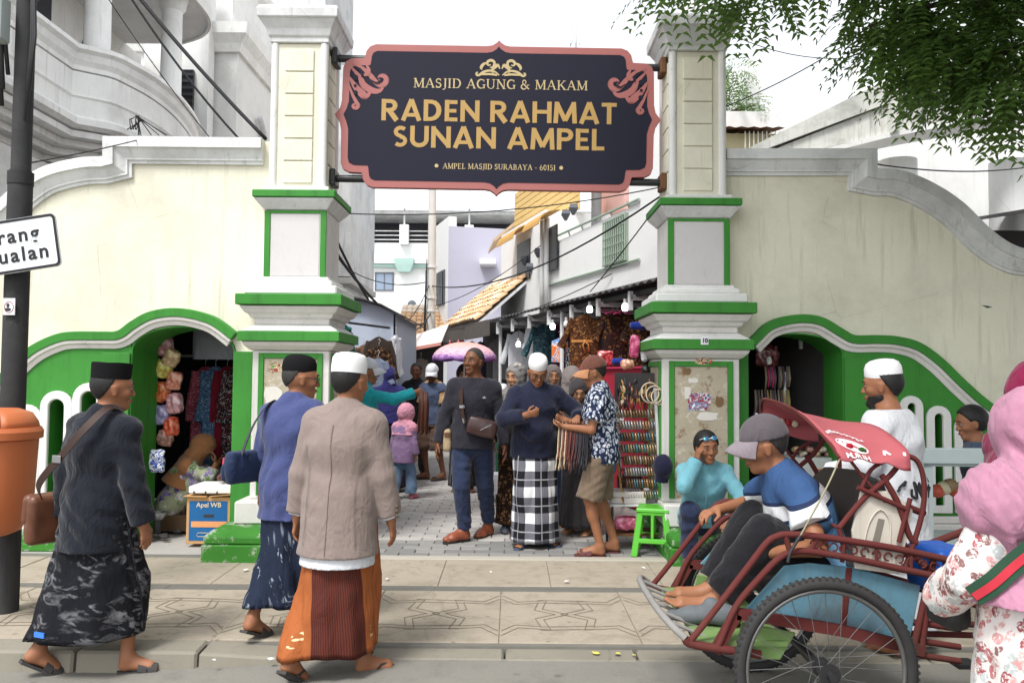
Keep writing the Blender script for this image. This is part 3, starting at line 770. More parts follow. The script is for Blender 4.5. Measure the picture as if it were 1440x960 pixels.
DARKW = plain('dark_window', (.018, .020, .026), .25, .3, 3, .5, bump=0); SLATE = plain('dark_shutter', (.035, .036, .045), .6, .3, 8)
HB = thing('balcony_house', 'old white house with curved balconies and round columns above the left wall', 'house', (-6.5, 10, 0))
edge = [(-5.5, 5.5), (-5.5, 9.85), (-5.18, 10.1)] + bez([(-5.12, 10.2), (-4.98, 10.9), (-5.0, 11.8), (-5.2, 12.9), (-5.55, 14.0)], 5) + [(-5.75, 14.6)]
plan_sweep(edge, [(-.16, 5.60), (.04, 5.60), (.05, 5.54), (.0, 5.50), (-.02, 5.42), (-.06, 5.36), (-.06, 5.30), (-.2, 5.28)]).build('parapet_coping', OLDW, HB)
plan_sweep(edge, [(-.14, 5.28), (-.07, 5.28), (-.07, 4.98), (-.045, 4.965), (-.07, 4.94), (-.07, 4.70), (-.14, 4.70)]).build('parapet', OLDW, HB)
plan_sweep(edge, [(-.14, 4.70), (.0, 4.70), (.045, 4.66), (.045, 4.58), (-.02, 4.54), (-.30, 4.53), (-.30, 4.70)]).build('parapet_lip', OLDW, HB)
for k in range(4):   # stepped underside
    plan_sweep(edge, [(-.30-.16*k, 4.52-.085*k), (-.05-.16*k, 4.52-.085*k), (-.05-.16*k, 4.44-.085*k), (-.30-.16*k, 4.44-.085*k)]).build('soffit_step', OLDW, HB)
fl = edge + [(-8, 14.6), (-8, 5.5)]
def slab_poly(poly, z0, z1):
    m = MB(); pl = [Vector((x, y, 0)) for x, y in poly]; tr = geometry.tessellate_polygon([pl]); n = len(poly)
    m.add([(x, y, z0) for x, y in poly]+[(x, y, z1) for x, y in poly], [tuple(t_) for t_ in tr]+[tuple(n+i for i in t_[::-1]) for t_ in tr]+[(i, (i+1) % n, n+(i+1) % n, n+i) for i in range(n)]); return m
slab_poly([(x-.2, y) for x, y in edge]+[(-8, 14.6), (-8, 5.5)], 4.54, 4.69).build('balcony_floor', OLDW, HB)
edge2 = [(-5.6, 5.5), (-5.6, 9.9)] + bez([(-5.35, 10.2), (-5.15, 11.2), (-5.05, 12.2), (-5.10, 13.0), (-5.45, 13.6), (-6.1, 14.0)], 6)
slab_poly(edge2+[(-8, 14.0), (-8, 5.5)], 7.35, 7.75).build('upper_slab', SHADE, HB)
plan_sweep(edge2, [(.0, 7.32), (.05, 7.32), (.06, 7.5), (.04, 7.76), (.0, 7.78)]).build('slab_fascia', OLDW, HB)
plan_sweep(edge2, [(-.1, 7.78), (.05, 7.78), (.05, 9.2), (-.1, 9.2)]).build('upper_parapet', OLDW, HB)
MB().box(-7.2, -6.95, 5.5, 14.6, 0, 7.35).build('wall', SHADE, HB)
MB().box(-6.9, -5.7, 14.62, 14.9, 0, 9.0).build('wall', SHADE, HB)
MB().box(-8, -5.95, 5.5, 14.6, 0, 4.14).build('lower_wall', OLDW, HB)
# openings: dark shutter bay, window, lattice vent
w = MB().box(-6.95, -6.90, 7.2, 11.6, 5.2, 7.3).build('window', DARKW, HB)
for k in range(9): MB().box(-6.90, -6.87, 7.25+k*.49, 7.25+k*.49+.43, 5.22, 7.28).build('shutter', SLATE, w)
MB().box(-6.95, -6.90, 12.6, 13.6, 5.8, 6.8).build('window', DARKW, HB)
lv = MB().box(-6.55, -5.95, 14.55, 14.615, 5.95, 7.1).build('window', DARKW, HB)
for k in range(9): MB().box(-6.55, -5.95, 14.53, 14.548, 5.98+k*.125, 6.03+k*.125).build('lattice_bar', SLATE, lv)
for cx, cy, r_ in ((-5.62, 10.55, .17), (-5.36, 12.25, .16), (-5.75, 7.4, .17)):
    MB().lathe([(r_*1.25, 5.3), (r_*1.25, 5.62), (r_, 5.7), (r_*.93, 7.0), (r_*.95, 7.12), (r_*1.25, 7.18), (r_*1.3, 7.26), (r_*1.5, 7.34)], (cx, cy, 0), 22).build('column', OLDW, HB, smooth=True, angle=35)
# plain white block behind it, with cornice and downpipe
NB = thing('white_block', 'plain white block with heavy cornice behind the balcony house', 'building', (-7, 16, 0))
MB().box(-9, -5.3, 15.0, 19.4, 0, 8.0).build('wall', WHITE2, NB)
plan_sweep([(-9, 14.98), (-5.28, 14.98), (-5.28, 19.5)], [(-.1, 7.6), (.05, 7.6), (.1, 7.75), (.22, 7.9), (.25, 8.1), (-.1, 8.12)]).build('cornice', OLDW, NB)
plan_sweep([(-9, 15.2), (-5.5, 15.2), (-5.5, 19.5)], [(-.1, 8.13), (.02, 8.13), (.02, 9.4), (.12, 9.5), (.14, 9.7), (-.1, 9.7)]).build('parapet', OLDW, NB)
MB().tube([(-5.2, 16.6, 2), (-5.2, 16.6, 6.2), (-5.2, 16.5, 6.4), (-5.2, 16.1, 6.7)], .06, 10).build('downpipe', GREYC, NB, smooth=True)
# stained concrete tower behind the left pillar
TW = thing('concrete_tower', 'tall stained grey concrete tower behind the left pillar', 'building', (-5.3, 21, 0))
STW = stained('mottled_cement', (.60, .61, .61), (.20, .21, .21), .95, sc1=.8)
MB().box(-7.2, -4.75, 19.6, 23, 3.9, 14).build('wall', STW, TW); MB().box(-4.748, -4.02, 19.62, 23, 3.9, 9.2).build('wall', STW, TW); MB().box(-6.6, -4.2, 19.9, 23, 0, 3.898).build('wall', STW, TW); MB().box(-7.2, -3.95, 19.5, 23, 3.7, 3.86).build('ledge', CONC, TW, bevel=.02)
# ------------------------------------------------------------------ buildings at the end of the alley
BRIGHT = stained('sunlit_white_paint', (.80, .80, .79), (.55, .54, .52), .15)
FB = thing('white_parking_building', 'big white building with dark open deck closing the alley', 'building', (-4, 42, 0))
def fz(py, Y): return P(650, py, Y).z
YF_ = 40.0
xl, xr = -16, 7
MB().box(xl, xr, YF_, YF_+12, 0, fz(342, YF_)).build('wall', BRIGHT, FB)
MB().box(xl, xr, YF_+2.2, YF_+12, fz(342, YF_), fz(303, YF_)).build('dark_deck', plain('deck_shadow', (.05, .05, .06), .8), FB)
MB().box(xl, xr, YF_-.3, YF_+12, fz(303, YF_)+.01, fz(298, YF_)).build('deck_edge', GREYC, FB)
t = NT('pale_metal_roof'); v = t.coord('Object', (8, 1, 1)); t.base((.62, .63, .65)); t.bump(t.n('ShaderNodeTexWave').outputs['Fac'], .2, .02); ROOFM = t.fin(.5, .4)
m = MB(); m.add([(xl, YF_-.6, fz(298, YF_)+.02), (xr, YF_-.6, fz(298, YF_)+.02), (xr, YF_+10, fz(262, YF_)+3.5), (xl, YF_+10, fz(262, YF_)+3.5), (xl, YF_-.6, fz(298, YF_)+.12), (xr, YF_-.6, fz(298, YF_)+.12), (xr, YF_+10, fz(262, YF_)+3.6), (xl, YF_+10, fz(262, YF_)+3.6)], [(0, 1, 2, 3), (7, 6, 5, 4), (0, 4, 5, 1), (1, 5, 6, 2), (2, 6, 7, 3), (3, 7, 4, 0)]); m.build('roof', ROOFM, FB)
for px in (517, 569, 660, 470):
    a = P(px, 320, YF_-.1); MB().box(a.x-.22, a.x+.22, YF_-.35, YF_-.02, fz(345, YF_), fz(318, YF_)).build('pier', BRIGHT, FB); MB().tube([(a.x, YF_-.2, fz(318, YF_)), (a.x, YF_-.2, fz(262, YF_)+1)], .05, 6).build('roof_post', GREYC, FB)
rl = MB()
for k in range(3): MB().tube([(xl, YF_-.1, fz(330, YF_)+k*.22-.3), (xr, YF_-.1, fz(330, YF_)+k*.22-.3)], .025, 5).build('rail', GREYC, FB)
FRM = plain('window_frame_grey', (.12, .13, .15), .5); GLS = plain('window_glass', srgb(126, 142, 164), .15, .15, 2, .6, bump=0)
def window(parent, x0, x1, y, z0, z1, n=2, fr=FRM, gl=GLS, d=.06):
    f_ = MB().prism([[(x0, z0), (x1, z0), (x1, z1), (x0, z1)], [(x0+d, z0+d), (x1-d, z0+d), (x1-d, z1-d), (x0+d, z1-d)]], y-.06, y+.02).build('window', fr, parent)
    wd = (x1-x0-2*d)/n
    for k in range(n): MB().box(x0+d+k*wd+(.02 if k else 0), x0+d+(k+1)*wd-.02, y-.02, y-.003, z0+d, z1-d).build('pane', gl, f_)
    for k in range(1, n): MB().box(x0+d+k*wd-.019, x0+d+k*wd+.019, y-.05, y-.0215, z0+d, z1-d).build('mullion', fr, f_)
for a, b, c, d in ((527, 554, 383, 409), (484, 499, 381, 408), (450, 470, 381, 408), (598, 612, 381, 410)):
    p0 = P(a, d, YF_); p1 = P(b, c, YF_); window(FB, p0.x, p1.x, YF_, p0.z, p1.z)
MB().box(xl, xr, YF_-.35, YF_-.01, fz(372, YF_), fz(366, YF_)).build('string_course', OLDW, FB); MB().box(xl, xr, YF_-.2, YF_-.01, fz(377, YF_), fz(372, YF_)-.01).build('string_course', plain('pale_teal', srgb(170, 200, 192), .8), FB)
p = P(570, 372, YF_); MB().frusta(p.x, YF_-.3, [(.3, .2, fz(384, YF_)), (.45, .3, fz(374, YF_)), (.5, .35, fz(366, YF_))]).build('bracket', plain('pale_teal', (.5, .6, .6)), FB)
for px, py in ((497, 421), (583, 429)):
    p = P(px, py, YF_-.5); ac = MB().box(p.x-.42, p.x+.42, YF_-.75, YF_-.2, p.z-.3, p.z+.3).build('air_conditioner', BRIGHT, FB, bevel=.03)
    MB().lathe([(.22, 0), (.22, .02)], (p.x-.1, YF_-.76, p.z), 16, M=Matrix.Rotation(R(90), 3, 'X')).build('fan_grille', FRM, ac)
# lilac house, corner towards the street
LH = thing('lilac_house', 'tall lilac-grey house with white end wall in mid alley', 'house', (-1.5, 26, 0))
LIL = stained('lilac_render', srgb(190, 188, 204), (.45, .45, .49), .3, sc1=.7)  # lilac lightened so the colour itself carries alley haze
Cc = P(630, 400, 24.0); Aa = P(604, 400, 26.5); zt = fz(318, 24)
def wall_seg(a, b, z0, z1, mat, parent, name, th=.25):
    a = Vector((a[0], a[1])); b = Vector((b[0], b[1])); d = (b-a).normalized(); n_ = Vector((-d.y, d.x))*th
    m = MB(); q = [a, b, b+n_, a+n_]; m.add([(x.x, x.y, z0) for x in q]+[(x.x, x.y, z1) for x in q], [(3, 2, 1, 0), (4, 5, 6, 7), (0, 1, 5, 4), (1, 2, 6, 5), (2, 3, 7, 6), (3, 0, 4, 7)]); return m.build(name, mat, parent)
wall_seg((Aa.x, Aa.y), (Cc.x, Cc.y), 0, zt+.3, BRIGHT, LH, 'wall'); Dd = (3.0, 25.2); wall_seg((Cc.x, Cc.y), Dd, 0, zt, LIL, LH, 'wall')
MB().add([(Aa.x, Aa.y, zt-.05), (Cc.x, Cc.y+.1, zt-.05), (3, 25.3, zt-.05), (3, 30, zt-.05), (Aa.x, 30, zt-.05)], [(0, 1, 2, 3, 4)]).build('roof', LIL, LH)
d_ = (Vector((Cc.x, Cc.y))-Vector((Aa.x, Aa.y))); w0 = Vector((Aa.x, Aa.y))+d_*.52; w1 = Vector((Aa.x, Aa.y))+d_*.86
nn = Vector((d_.y, -d_.x)).normalized()*.05
f_ = wall_seg(w0+nn, w1+nn, fz(431, 25), fz(383, 25), FRM, LH, 'window', .08); wall_seg(w0+nn*1.6+d_*.03, w1+nn*1.6-d_*.03, fz(429, 25), fz(385, 25), DARKW, f_, 'pane', .02)
for k in range(4):
    q = w0+nn*2+d_*(.05+.08*k); MB().tube([(q.x, q.y, fz(430, 25)), (q.x, q.y, fz(384, 25))], .012, 5).build('window_bar', FRM, f_)
p = P(686, 369, 23.8); MB().box(p.x-.24, p.x+.24, 23.6, 24.6, p.z-.07, p.z+.09).build('canopy', BRIGHT, LH)
# concrete utility pole in the alley
p = P(606, 460, 18.0); UP = thing('utility_pole', 'pale concrete utility pole standing in the alley', 'pole', (p.x, 18, 0))
MB().lathe([(.105, 0), (.095, 4), (.075, 8.5)], (p.x, 18, 0), 12).build('shaft', stained('pale_concrete_pole', (.62, .60, .57), (.35, .34, .32), .4), UP, smooth=True, angle=40)
for z in (2.2, 2.9, 3.2, 3.9): MB().lathe([(.12, z), (.12, z+.05)], (p.x, 18, 0), 12).build('clamp', MET if 'dull_metal' in MATS else GREYC, UP)
for k in range(5): MB().tube([(p.x-.1, 17.9, 1.5), (p.x-.11-.01*k, 17.9, 2.6), (p.x-.10, 17.88, 3.9+.05*k)], .012, 5).build('cable', BLACKM, UP)
# far lattice mast
mp = P(806, 60, 70); LM = thing('lattice_mast', 'faint thin lattice radio mast in the white sky', 'mast', (mp.x, 70, 0)); MG = plain('mast_haze_grey', (.55, .55, .57), .6)  # faint grey puts the distance haze into the mast colour
for sx in (-1, 1): MB().tube([(mp.x+sx*.5, 70, 0), (mp.x+sx*.22, 70, 33)], .05, 5).build('leg', MG, LM)
for k in range(18): MB().tube([(mp.x-.42+.012*k, 70, 14+k), (mp.x+.42-.012*k, 70, 15+k)], .025, 4).build('brace', MG, LM)
for k in range(8): MB().box(mp.x-.9+.2*k, mp.x-.8+.2*k, 69.8, 70, 30.0+.35*((k*5) % 4), 31.0+.35*((k*5) % 4)).build('antenna', MG, LM)
# tiled roof across the alley
TL = plain('terracotta_tile', srgb(214, 176, 138), .8, .2, 4, bump=.3); TLW = plain('haze_pale_tile', srgb(226, 210, 190), .8, .15, 4, bump=.3)  # both tile colours are paled to suggest haze
def tile_roof(label, o, ax, up, na, nu, w, h, group=None):
    """o: lower left corner; ax: along the eave; up: up the slope"""
    o = Vector(o); ax = Vector(ax).normalized(); up = Vector(up).normalized(); nr = ax.cross(up).normalized()
    root = thing('tiled_roof', label, 'roof', o)
    q = [o-nr*.06, o+ax*na*w-nr*.06, o+ax*na*w+up*nu*h-nr*.06, o+up*nu*h-nr*.06]; MB().add(q+[x-nr*.05 for x in q], [(0, 1, 2, 3), (7, 6, 5, 4), (0, 4, 5, 1), (1, 5, 6, 2), (2, 6, 7, 3), (3, 7, 4, 0)]).build('roof_deck', GREYC, root)
    mt = MB(); rings = []
    for j in range(2):
        arc_ = [(w*.5*math.cos(a), .5*w*.55*math.sin(a)) for a in [math.pi*(1-k/6) for k in range(7)]]
        rings.append([tuple(ax*(x+w/2)+nr*(z+.0)+up*(j*h*1.12)+nr*(.03*(1-j))) for x, z in arc_]+[tuple(ax*(x+w/2)+nr*(z-.02)+up*(j*h*1.12)+nr*(.03*(1-j))) for x, z in arc_[::-1]])
    a_ = mt.loft(rings).build('tile', TL, None, smooth=True, angle=50); me = a_.data; bpy.data.objects.remove(a_); me2 = me.copy(); me2.materials.clear(); me2.materials.append(TLW)
    for i in range(na):
        for j in range(nu):
            t_ = bpy.data.objects.new('tile', me2 if (j > nu*.72 or rng.random() < .2) else me); col.objects.link(t_); t_.parent = root; t_.location = ax*w*i+up*h*j+nr*float(rng.uniform(0, .015))
    return root
a = P(556, 474, 24); tile_roof('orange tiled roof low across the far alley beside the pole', (a.x, 24, a.z), (1, 0, 0), (0, .8, .6), 8, 8, .18, .22)

# ------------------------------------------------------------------ shop row on the right; it runs away to the left
RD = Vector((-.285, .9585, 0)); RN = Vector((.9585, .285, 0)); RO = Vector((1.60, 8.25, 0))
def Q(s, n, z): return RO+RD*s+RN*n+Vector((0, 0, z))
def rbox(m, s0, s1, n0, n1, z0, z1):
    return m.add([Q(s0, n0, z0), Q(s0, n1, z0), Q(s1, n1, z0), Q(s1, n0, z0), Q(s0, n0, z1), Q(s0, n1, z1), Q(s1, n1, z1), Q(s1, n0, z1)], [(3, 2, 1, 0), (4, 5, 6, 7), (0, 1, 5, 4), (1, 2, 6, 5), (2, 3, 7, 6), (3, 0, 4, 7)])
def sn(px, n):      # where along the row a pixel column falls, at offset n
    d = ray(px, 480); b_ = RO+RN*n
    # b + RD s = O + d t (plan)
    det = RD.x*(-d.y)+d.x*RD.y; return ((CAM_O.x-b_.x)*(-d.y)+d.x*(CAM_O.y-b_.y))/det
def zq(px, py, n):
    s = sn(px, n); y = Q(s, n, 0).y; return P(px, py, y).z
SH = thing('shop_house', 'white two-storey shop house with railed terrace along the right of the alley', 'house', tuple(Q(4, 1, 0)))
NW = 1.0
sA, sB, sC = sn(884, NW), sn(768, NW), sn(707, NW)
rbox(MB(), sn(978, NW), sA, NW, NW+.2, 2.62, 6.2).build('wall', BRIGHT, SH); rbox(MB(), sA+.002, sB, NW, NW+.15, 2.62, 3.92).build('terrace_parapet', BRIGHT, SH); rbox(MB(), sB+.002, sC, NW-.05, NW+3, 2.62, 4.62).build('wall', BRIGHT, SH)
rbox(MB(), sA, sB+.0, NW+2.2, NW+2.4, 2.6, 6.5).build('rear_wall', BRIGHT, SH); rbox(MB(), -1.2, sC, NW+.2, NW+2.2, 2.5, 2.6).build('terrace_floor', SHADE, SH)
GRR = plain('green_rail', srgb(150, 168, 152), .6)
for z in (4.02, 3.17): MB().tube([Q(sA-.4, NW-.03, z-.05), Q(sB, NW-.03, z)], .02, 6).build('rail', GRR, SH)
for k in range(7): s = sA+(sB-sA)*k/6; MB().tube([Q(s, NW+.02, 3.9), Q(s, NW-.03, 4.02)], .014, 5).build('rail_post', GRR, SH)
s0, s1 = sn(881, NW-.03), sn(850, NW-.03); gr = rbox(MB(), s0, s1, NW-.04, NW-.002, 3.16, 3.86).build('grille_window', plain('grille_backing', srgb(150, 158, 146), .7), SH)
for k in range(11): s = s0+(s1-s0)*k/10; MB().tube([Q(s, NW-.06, 3.16), Q(s, NW-.06, 3.86)], .012, 5).build('grille_bar', GRR, gr)
for k in range(6): z = 3.18+.13*k; MB().tube([Q(s0, NW-.065, z), Q(s1, NW-.065, z)], .008, 5).build('grille_bar', GRR, gr)
for s in (sB-.05, sB-.3): MB().tube([Q(s, NW-.1, 2.5), Q(s, NW-.1, 4.4)], .05, 10).build('downpipe', SHADE, SH, smooth=True)
MB().tube([Q(sn(838, NW+1), NW+1.0, 4.0), Q(sn(838, NW+1), NW+1.0, 5.3), Q(sn(842, NW+1), NW+.8, 5.6), Q(sn(850, NW+.8), NW+.7, 5.7)], .10, 10).build('downpipe', plain('grey_pipe', (.36, .36, .37), .6), SH, smooth=True)
rbox(MB(), sn(884, NW+1.4), sn(838, NW+1.4), NW+1.3, NW+1.5, 4.6, 5.5).build('pink_panel', plain('pink_render', srgb(210, 168, 160), .8), SH)
# yellow boarded gable with rafters
YEL = plain('yellow_boarding', srgb(216, 184, 122), .75, .1, 3)  # board yellow paled to stand in for haze
n2 = NW+.55
sg0, sg1 = sn(812, n2), sn(722, n2)
for k in range(9):
    z0 = 4.63+k*.135; rbox(MB(), sg0-.2*k*0, sg1, n2, n2+.05, z0, z0+.122).build('gable_board', YEL, SH, bevel=.006)
ev = MB(); ev.add([Q(sg1, n2-.5, 4.65), Q(sg1+.9, n2-.4, 4.5), Q(sg1+.9, n2+1.2, 5.9), Q(sg1, n2+1.2, 6.1), Q(sg1, n2-.5, 4.73), Q(sg1+.9, n2-.4, 4.58), Q(sg1+.9, n2+1.2, 5.98), Q(sg1, n2+1.2, 6.18)], [(3, 2, 1, 0), (4, 5, 6, 7), (0, 1, 5, 4), (1, 2, 6, 5), (2, 3, 7, 6), (3, 0, 4, 7)]); ev.build('eave', plain('eave_cream', srgb(200, 178, 150), .8), SH)
AWN = plain('ochre_awning', srgb(190, 148, 82), .75, .15, 5)
for (a, b, py0, py1) in ((724, 748, 343, 322), (763, 787, 323, 301)):
    nn_ = NW-.06; s0, s1 = sn(b, nn_), sn(a, nn_); zb = zq((a+b)/2, py0, nn_); zt = zq((a+b)/2, py1, nn_); rings = []
    for j in range(2):
        s = (s0, s1)[j]; rings.append([tuple(Q(s, NW-.06-.42*math.sin(R(90*k/6)), zb+(zt-zb)*math.cos(R(90*k/6)))) for k in range(7)]+[tuple(Q(s, NW-.06-.40*math.sin(R(90*k/6)), zb+(zt-zb)*.94*math.cos(R(90*k/6)))) for k in range(6, -1, -1)])
    MB().loft(rings).build('awning', AWN, SH, smooth=True, angle=40)
    m = MB(); rbox(m, s0+.15, s1-.15, NW-.075, NW-.052, zb-.75, zb+.05); m.build('window', DARKW, SH)
for px, py in ((746, 377), (738, 367), (758, 356), (797, 303), (808, 295)):
    nn_ = NW-.07; s = sn(px, nn_); z = zq(px, py, nn_); MB().frusta(0, 0, [(.02, .02, -.09), (.075, .075, .02), (.06, .06, .09)]).build('wall_lamp', FRM, SH, off=(0, 0, 0)).location = Q(s, nn_-.03, z)-OFF[SH.name]
# tin canopy over the stalls
CN = thing('stall_canopy', 'dark corrugated canopy sheltering the clothes stalls on the right', 'canopy', tuple(Q(4, 0, 2.6)))
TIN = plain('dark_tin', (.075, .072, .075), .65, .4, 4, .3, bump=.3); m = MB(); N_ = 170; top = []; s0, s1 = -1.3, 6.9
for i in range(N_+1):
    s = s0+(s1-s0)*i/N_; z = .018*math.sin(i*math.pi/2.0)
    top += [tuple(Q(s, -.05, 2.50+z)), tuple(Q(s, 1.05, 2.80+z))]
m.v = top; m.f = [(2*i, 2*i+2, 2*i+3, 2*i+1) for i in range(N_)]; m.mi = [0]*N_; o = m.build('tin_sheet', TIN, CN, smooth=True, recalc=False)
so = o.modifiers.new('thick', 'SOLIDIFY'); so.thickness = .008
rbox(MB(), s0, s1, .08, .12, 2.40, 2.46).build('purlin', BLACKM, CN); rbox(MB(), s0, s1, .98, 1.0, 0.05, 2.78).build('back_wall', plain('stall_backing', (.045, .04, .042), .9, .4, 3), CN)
for k in range(9): s = s0+.3+k*.95; rbox(MB(), s, s+.05, .02, .98, 2.36, 2.42).build('rafter', GREYC, CN); rbox(MB(), s, s+.045, .0, .045, 2.24, 2.46).build('bracket', GREYC, CN)
for s in (.2, 3.4, 6.7): MB().tube([Q(s, .1, 0), Q(s, .1, 2.42)], .03, 8).build('post', GREYC, CN)
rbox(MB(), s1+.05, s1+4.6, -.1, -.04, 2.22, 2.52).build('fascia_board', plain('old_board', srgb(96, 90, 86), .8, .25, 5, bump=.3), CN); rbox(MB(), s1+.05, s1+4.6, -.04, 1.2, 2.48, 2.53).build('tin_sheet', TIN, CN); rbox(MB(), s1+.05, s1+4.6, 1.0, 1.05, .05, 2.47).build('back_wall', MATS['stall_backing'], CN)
a = Q(sn(645, .3), .2, 2.60); tile_roof('orange tiled lean-to roof above the far clothes stalls', tuple(Q(11.2, -.1, 2.56)), tuple(-RD), tuple(RN*.75+Vector((0, 0, .66))), 17, 9, .2, .21)
# ------------------------------------------------------------------ trees
BARK = plain('tree_bark', (.09, .075, .06), .9, .35, 9, bump=.7, bscale=25, bdist=.02)
def leafmat(name, c1, c2):
    t = NT(name); g = t.n('ShaderNodeObjectInfo'); v = t.coord(); a = t.noise(v, 2.6, 3, .6); b = t.noise(v, 37, 2, .5); f = t.math('ADD', t.math('MULTIPLY', a, .6), t.math('MULTIPLY', b, .5))
    t.base(t.mix(t.ramp(f, [(.35, 0.), (.75, 1.)]), c1, c2)); t.b.inputs['Transmission Weight'].default_value = 0.0
    tr = t.n('ShaderNodeBsdfTranslucent'); t.l(t.mix(.5, c2, (.16, .26, .03)), tr.inputs['Color']); mx = t.n('ShaderNodeMixShader'); mx.inputs[0].default_value = .42; t.l(t.b.outputs[0], mx.inputs[1]); t.l(tr.outputs[0], mx.inputs[2]); t.l(mx.outputs[0], t.out.inputs[0])
    return t.fin(.5, .4)
LEAF = leafmat('leaf_green', (.05, .105, .027), (.125, .225, .045))
def compound(c, d, ln, n, lw, r_):
    """one feathered leaf: pairs of leaflets along a drooping stalk -> arrays"""
    vs, fs = [], []; c = Vector(c); d = Vector(d).normalized(); side = d.cross(Vector((0, 0, 1))); side = side.normalized() if side.length > .05 else Vector((1, 0, 0)); up = side.cross(d)
    for i in range(n):
        f = (i+1)/n; p = c+d*ln*f+Vector((0, 0, -ln*.38*f*f)); w = lw*(1-.3*abs(f-.5))
        for s in (-1, 1):
            tip = p+side*s*w*1.5+d*w*.7+Vector((0, 0, -.35*w))+up*r_.uniform(-.25, .25)*w; mid = p+side*s*w*.8+d*w*.25; q = d*w*.36
            b = len(vs); vs += [p, mid-q+up*.12*w, tip, mid+q-up*.05*w]; fs.append((b, b+1, b+2, b+3))
    return vs, fs
def crown(name, clusters, parent, seed, per=70, ln=.22, lw=.026, n=6, mat=LEAF, spread=1.0):
    r_ = random.Random(seed); V, Fc = [], []
    for (c, rad, k) in clusters:
        for i in range(int(per*k)):
            while True:
                u = Vector((r_.uniform(-1, 1), r_.uniform(-1, 1), r_.uniform(-1, 1)))
                if .12 < u.length < 1: break
            u = u*(u.length**-.35); p = Vector(c)+Vector((u.x*rad[0], u.y*rad[1], u.z*rad[2])); d = Vector((u.x, u.y, -.25+.5*u.z))+Vector((r_.uniform(-.7, .7), r_.uniform(-.7, .7), r_.uniform(-.8, .3)))
            vs, fs = compound(p, d, ln*r_.uniform(.7, 1.25), n, lw*r_.uniform(.8, 1.2), r_); b = len(V); V += vs; Fc += [tuple(b+x for x in f) for f in fs]
    return np_mesh_link(name, V, Fc, mat, parent)
def np_mesh_link(name, V, Fc, mat, parent):
    o = OFF.get(parent.name, Vector((0, 0, 0))); me = bpy.data.meshes.new(name); me.from_pydata([tuple(v-o) for v in V], [], Fc); me.materials.append(mat); ob = link(name, me, None, parent); return ob
def limb(m, a, b, r0, r1, r_, sag=.12, n=7):
    a, b = Vector(a), Vector(b); pts = [a.lerp(b, i/n)+Vector((r_.uniform(-1, 1), r_.uniform(-1, 1), r_.uniform(-.5, 1)))*sag*.35*math.sin(math.pi*i/n)*(b-a).length*.3+Vector((0, 0, sag*(b-a).length*math.sin(math.pi*i/n))) for i in range(n+1)]
    m.tube(pts, [r0+(r1-r0)*i/n for i in range(n+1)], 8); return pts
# the street tree: its trunk stands right of the picture, its boughs hang over the right wall
tr_ = thing('street_tree', 'leafy green tree hanging over the upper right of the gate', 'tree', (5.2, 4.6, 0)); r_ = random.Random(3)
m = MB(); tp = limb(m, (5.2, 4.6, -.1), (5.0, 4.7, 4.0), .22, .15, r_, .0); m.build('trunk', BARK, tr_, smooth=True)
cl = []
def blob(px, py, Y, rx, rz, k=1.0, ry=None):
    p = P(px, py, Y); s = Y/FOC; cl.append((p, (rx*s, ry or rx*s*.9, rz*s), k))
for q in ((1400, 20, 5.6, 95, 70, 1.6), (1300, 10, 5.8, 85, 55, 1.3), (1430, 90, 5.4, 75, 55, 1.1), (1345, 68, 5.7, 70, 50, 1.0), (1268, 62, 6.0, 62, 40, .8), (1240, 5, 6.1, 52, 24, .5), (1290, 92, 5.8, 40, 26, .3), (1350, 124, 5.6, 36, 24, .3), (1420, 126, 5.5, 34, 28, .3), (1222, 56, 6.0, 24, 18, .12),
          (1030, -22, 6.0, 60, 22, .4), (955, -26, 6.1, 46, 16, .16), (1080, -4, 6.0, 30, 22, .2), (915, -10, 6.2, 20, 10, .05), (1170, -50, 5.9, 80, 36, .6), (1380, -90, 5.5, 190, 90, 1.8), (1150, -125, 5.6, 170, 60, 1.2), (1510, 60, 5.2, 80, 110, 1.2)): blob(*q)
crown('crown', cl, tr_, 5, 88, .27, .050, 6)
m = MB()
for q in cl: limb(m, (5.05, 4.7, 3.8), q[0]+Vector((0, 0, .1)), .07, .012, r_, .10)
m.build('branches', BARK, tr_, smooth=True)
# unseen crown added to the same tree, shaped to shade the right wall
cl = []
for x, y, z, r0 in ((4.2, 4.4, 6.2, 1.5), (2.2, 4.2, 6.4, 1.3), (5.4, 4.0, 6.0, 1.5), (3.4, 3.2, 6.5, 1.4), (.7, 4.4, 6.5, 1.0), (1.2, 3.2, 6.7, 1.2), (3.1, 5.3, 6.2, 1.0), (4.6, 5.6, 6.0, 1.1), (1.4, 5.0, 6.2, .8), (6.4, 2.6, 6.2, 1.8), (4.6, 1.8, 6.8, 1.8), (2.6, 1.7, 7.0, 1.5), (6.8, 5.2, 5.7, 1.6), (5.9, 6.2, 5.9, 1.1), (6.6, 1.8, 4.6, 1.7), (7.6, 4.0, 4.2, 1.6), (5.6, .3, 4.7, 1.8), (3.8, -.6, 5.4, 1.7), (7.6, -.2, 4.2, 2.0), (3.2, 5.2, 5.2, .8), (4.5, 5.0, 5.0, .9), (2.1, 5.0, 5.5, .7), (5.6, 5.0, 4.9, .9)): cl.append((Vector((x, y, z)), (r0, r0, .7*r0), 2.0*r0*r0))
crown('crown', cl, tr_, 9, 130, .36, .10, 5)
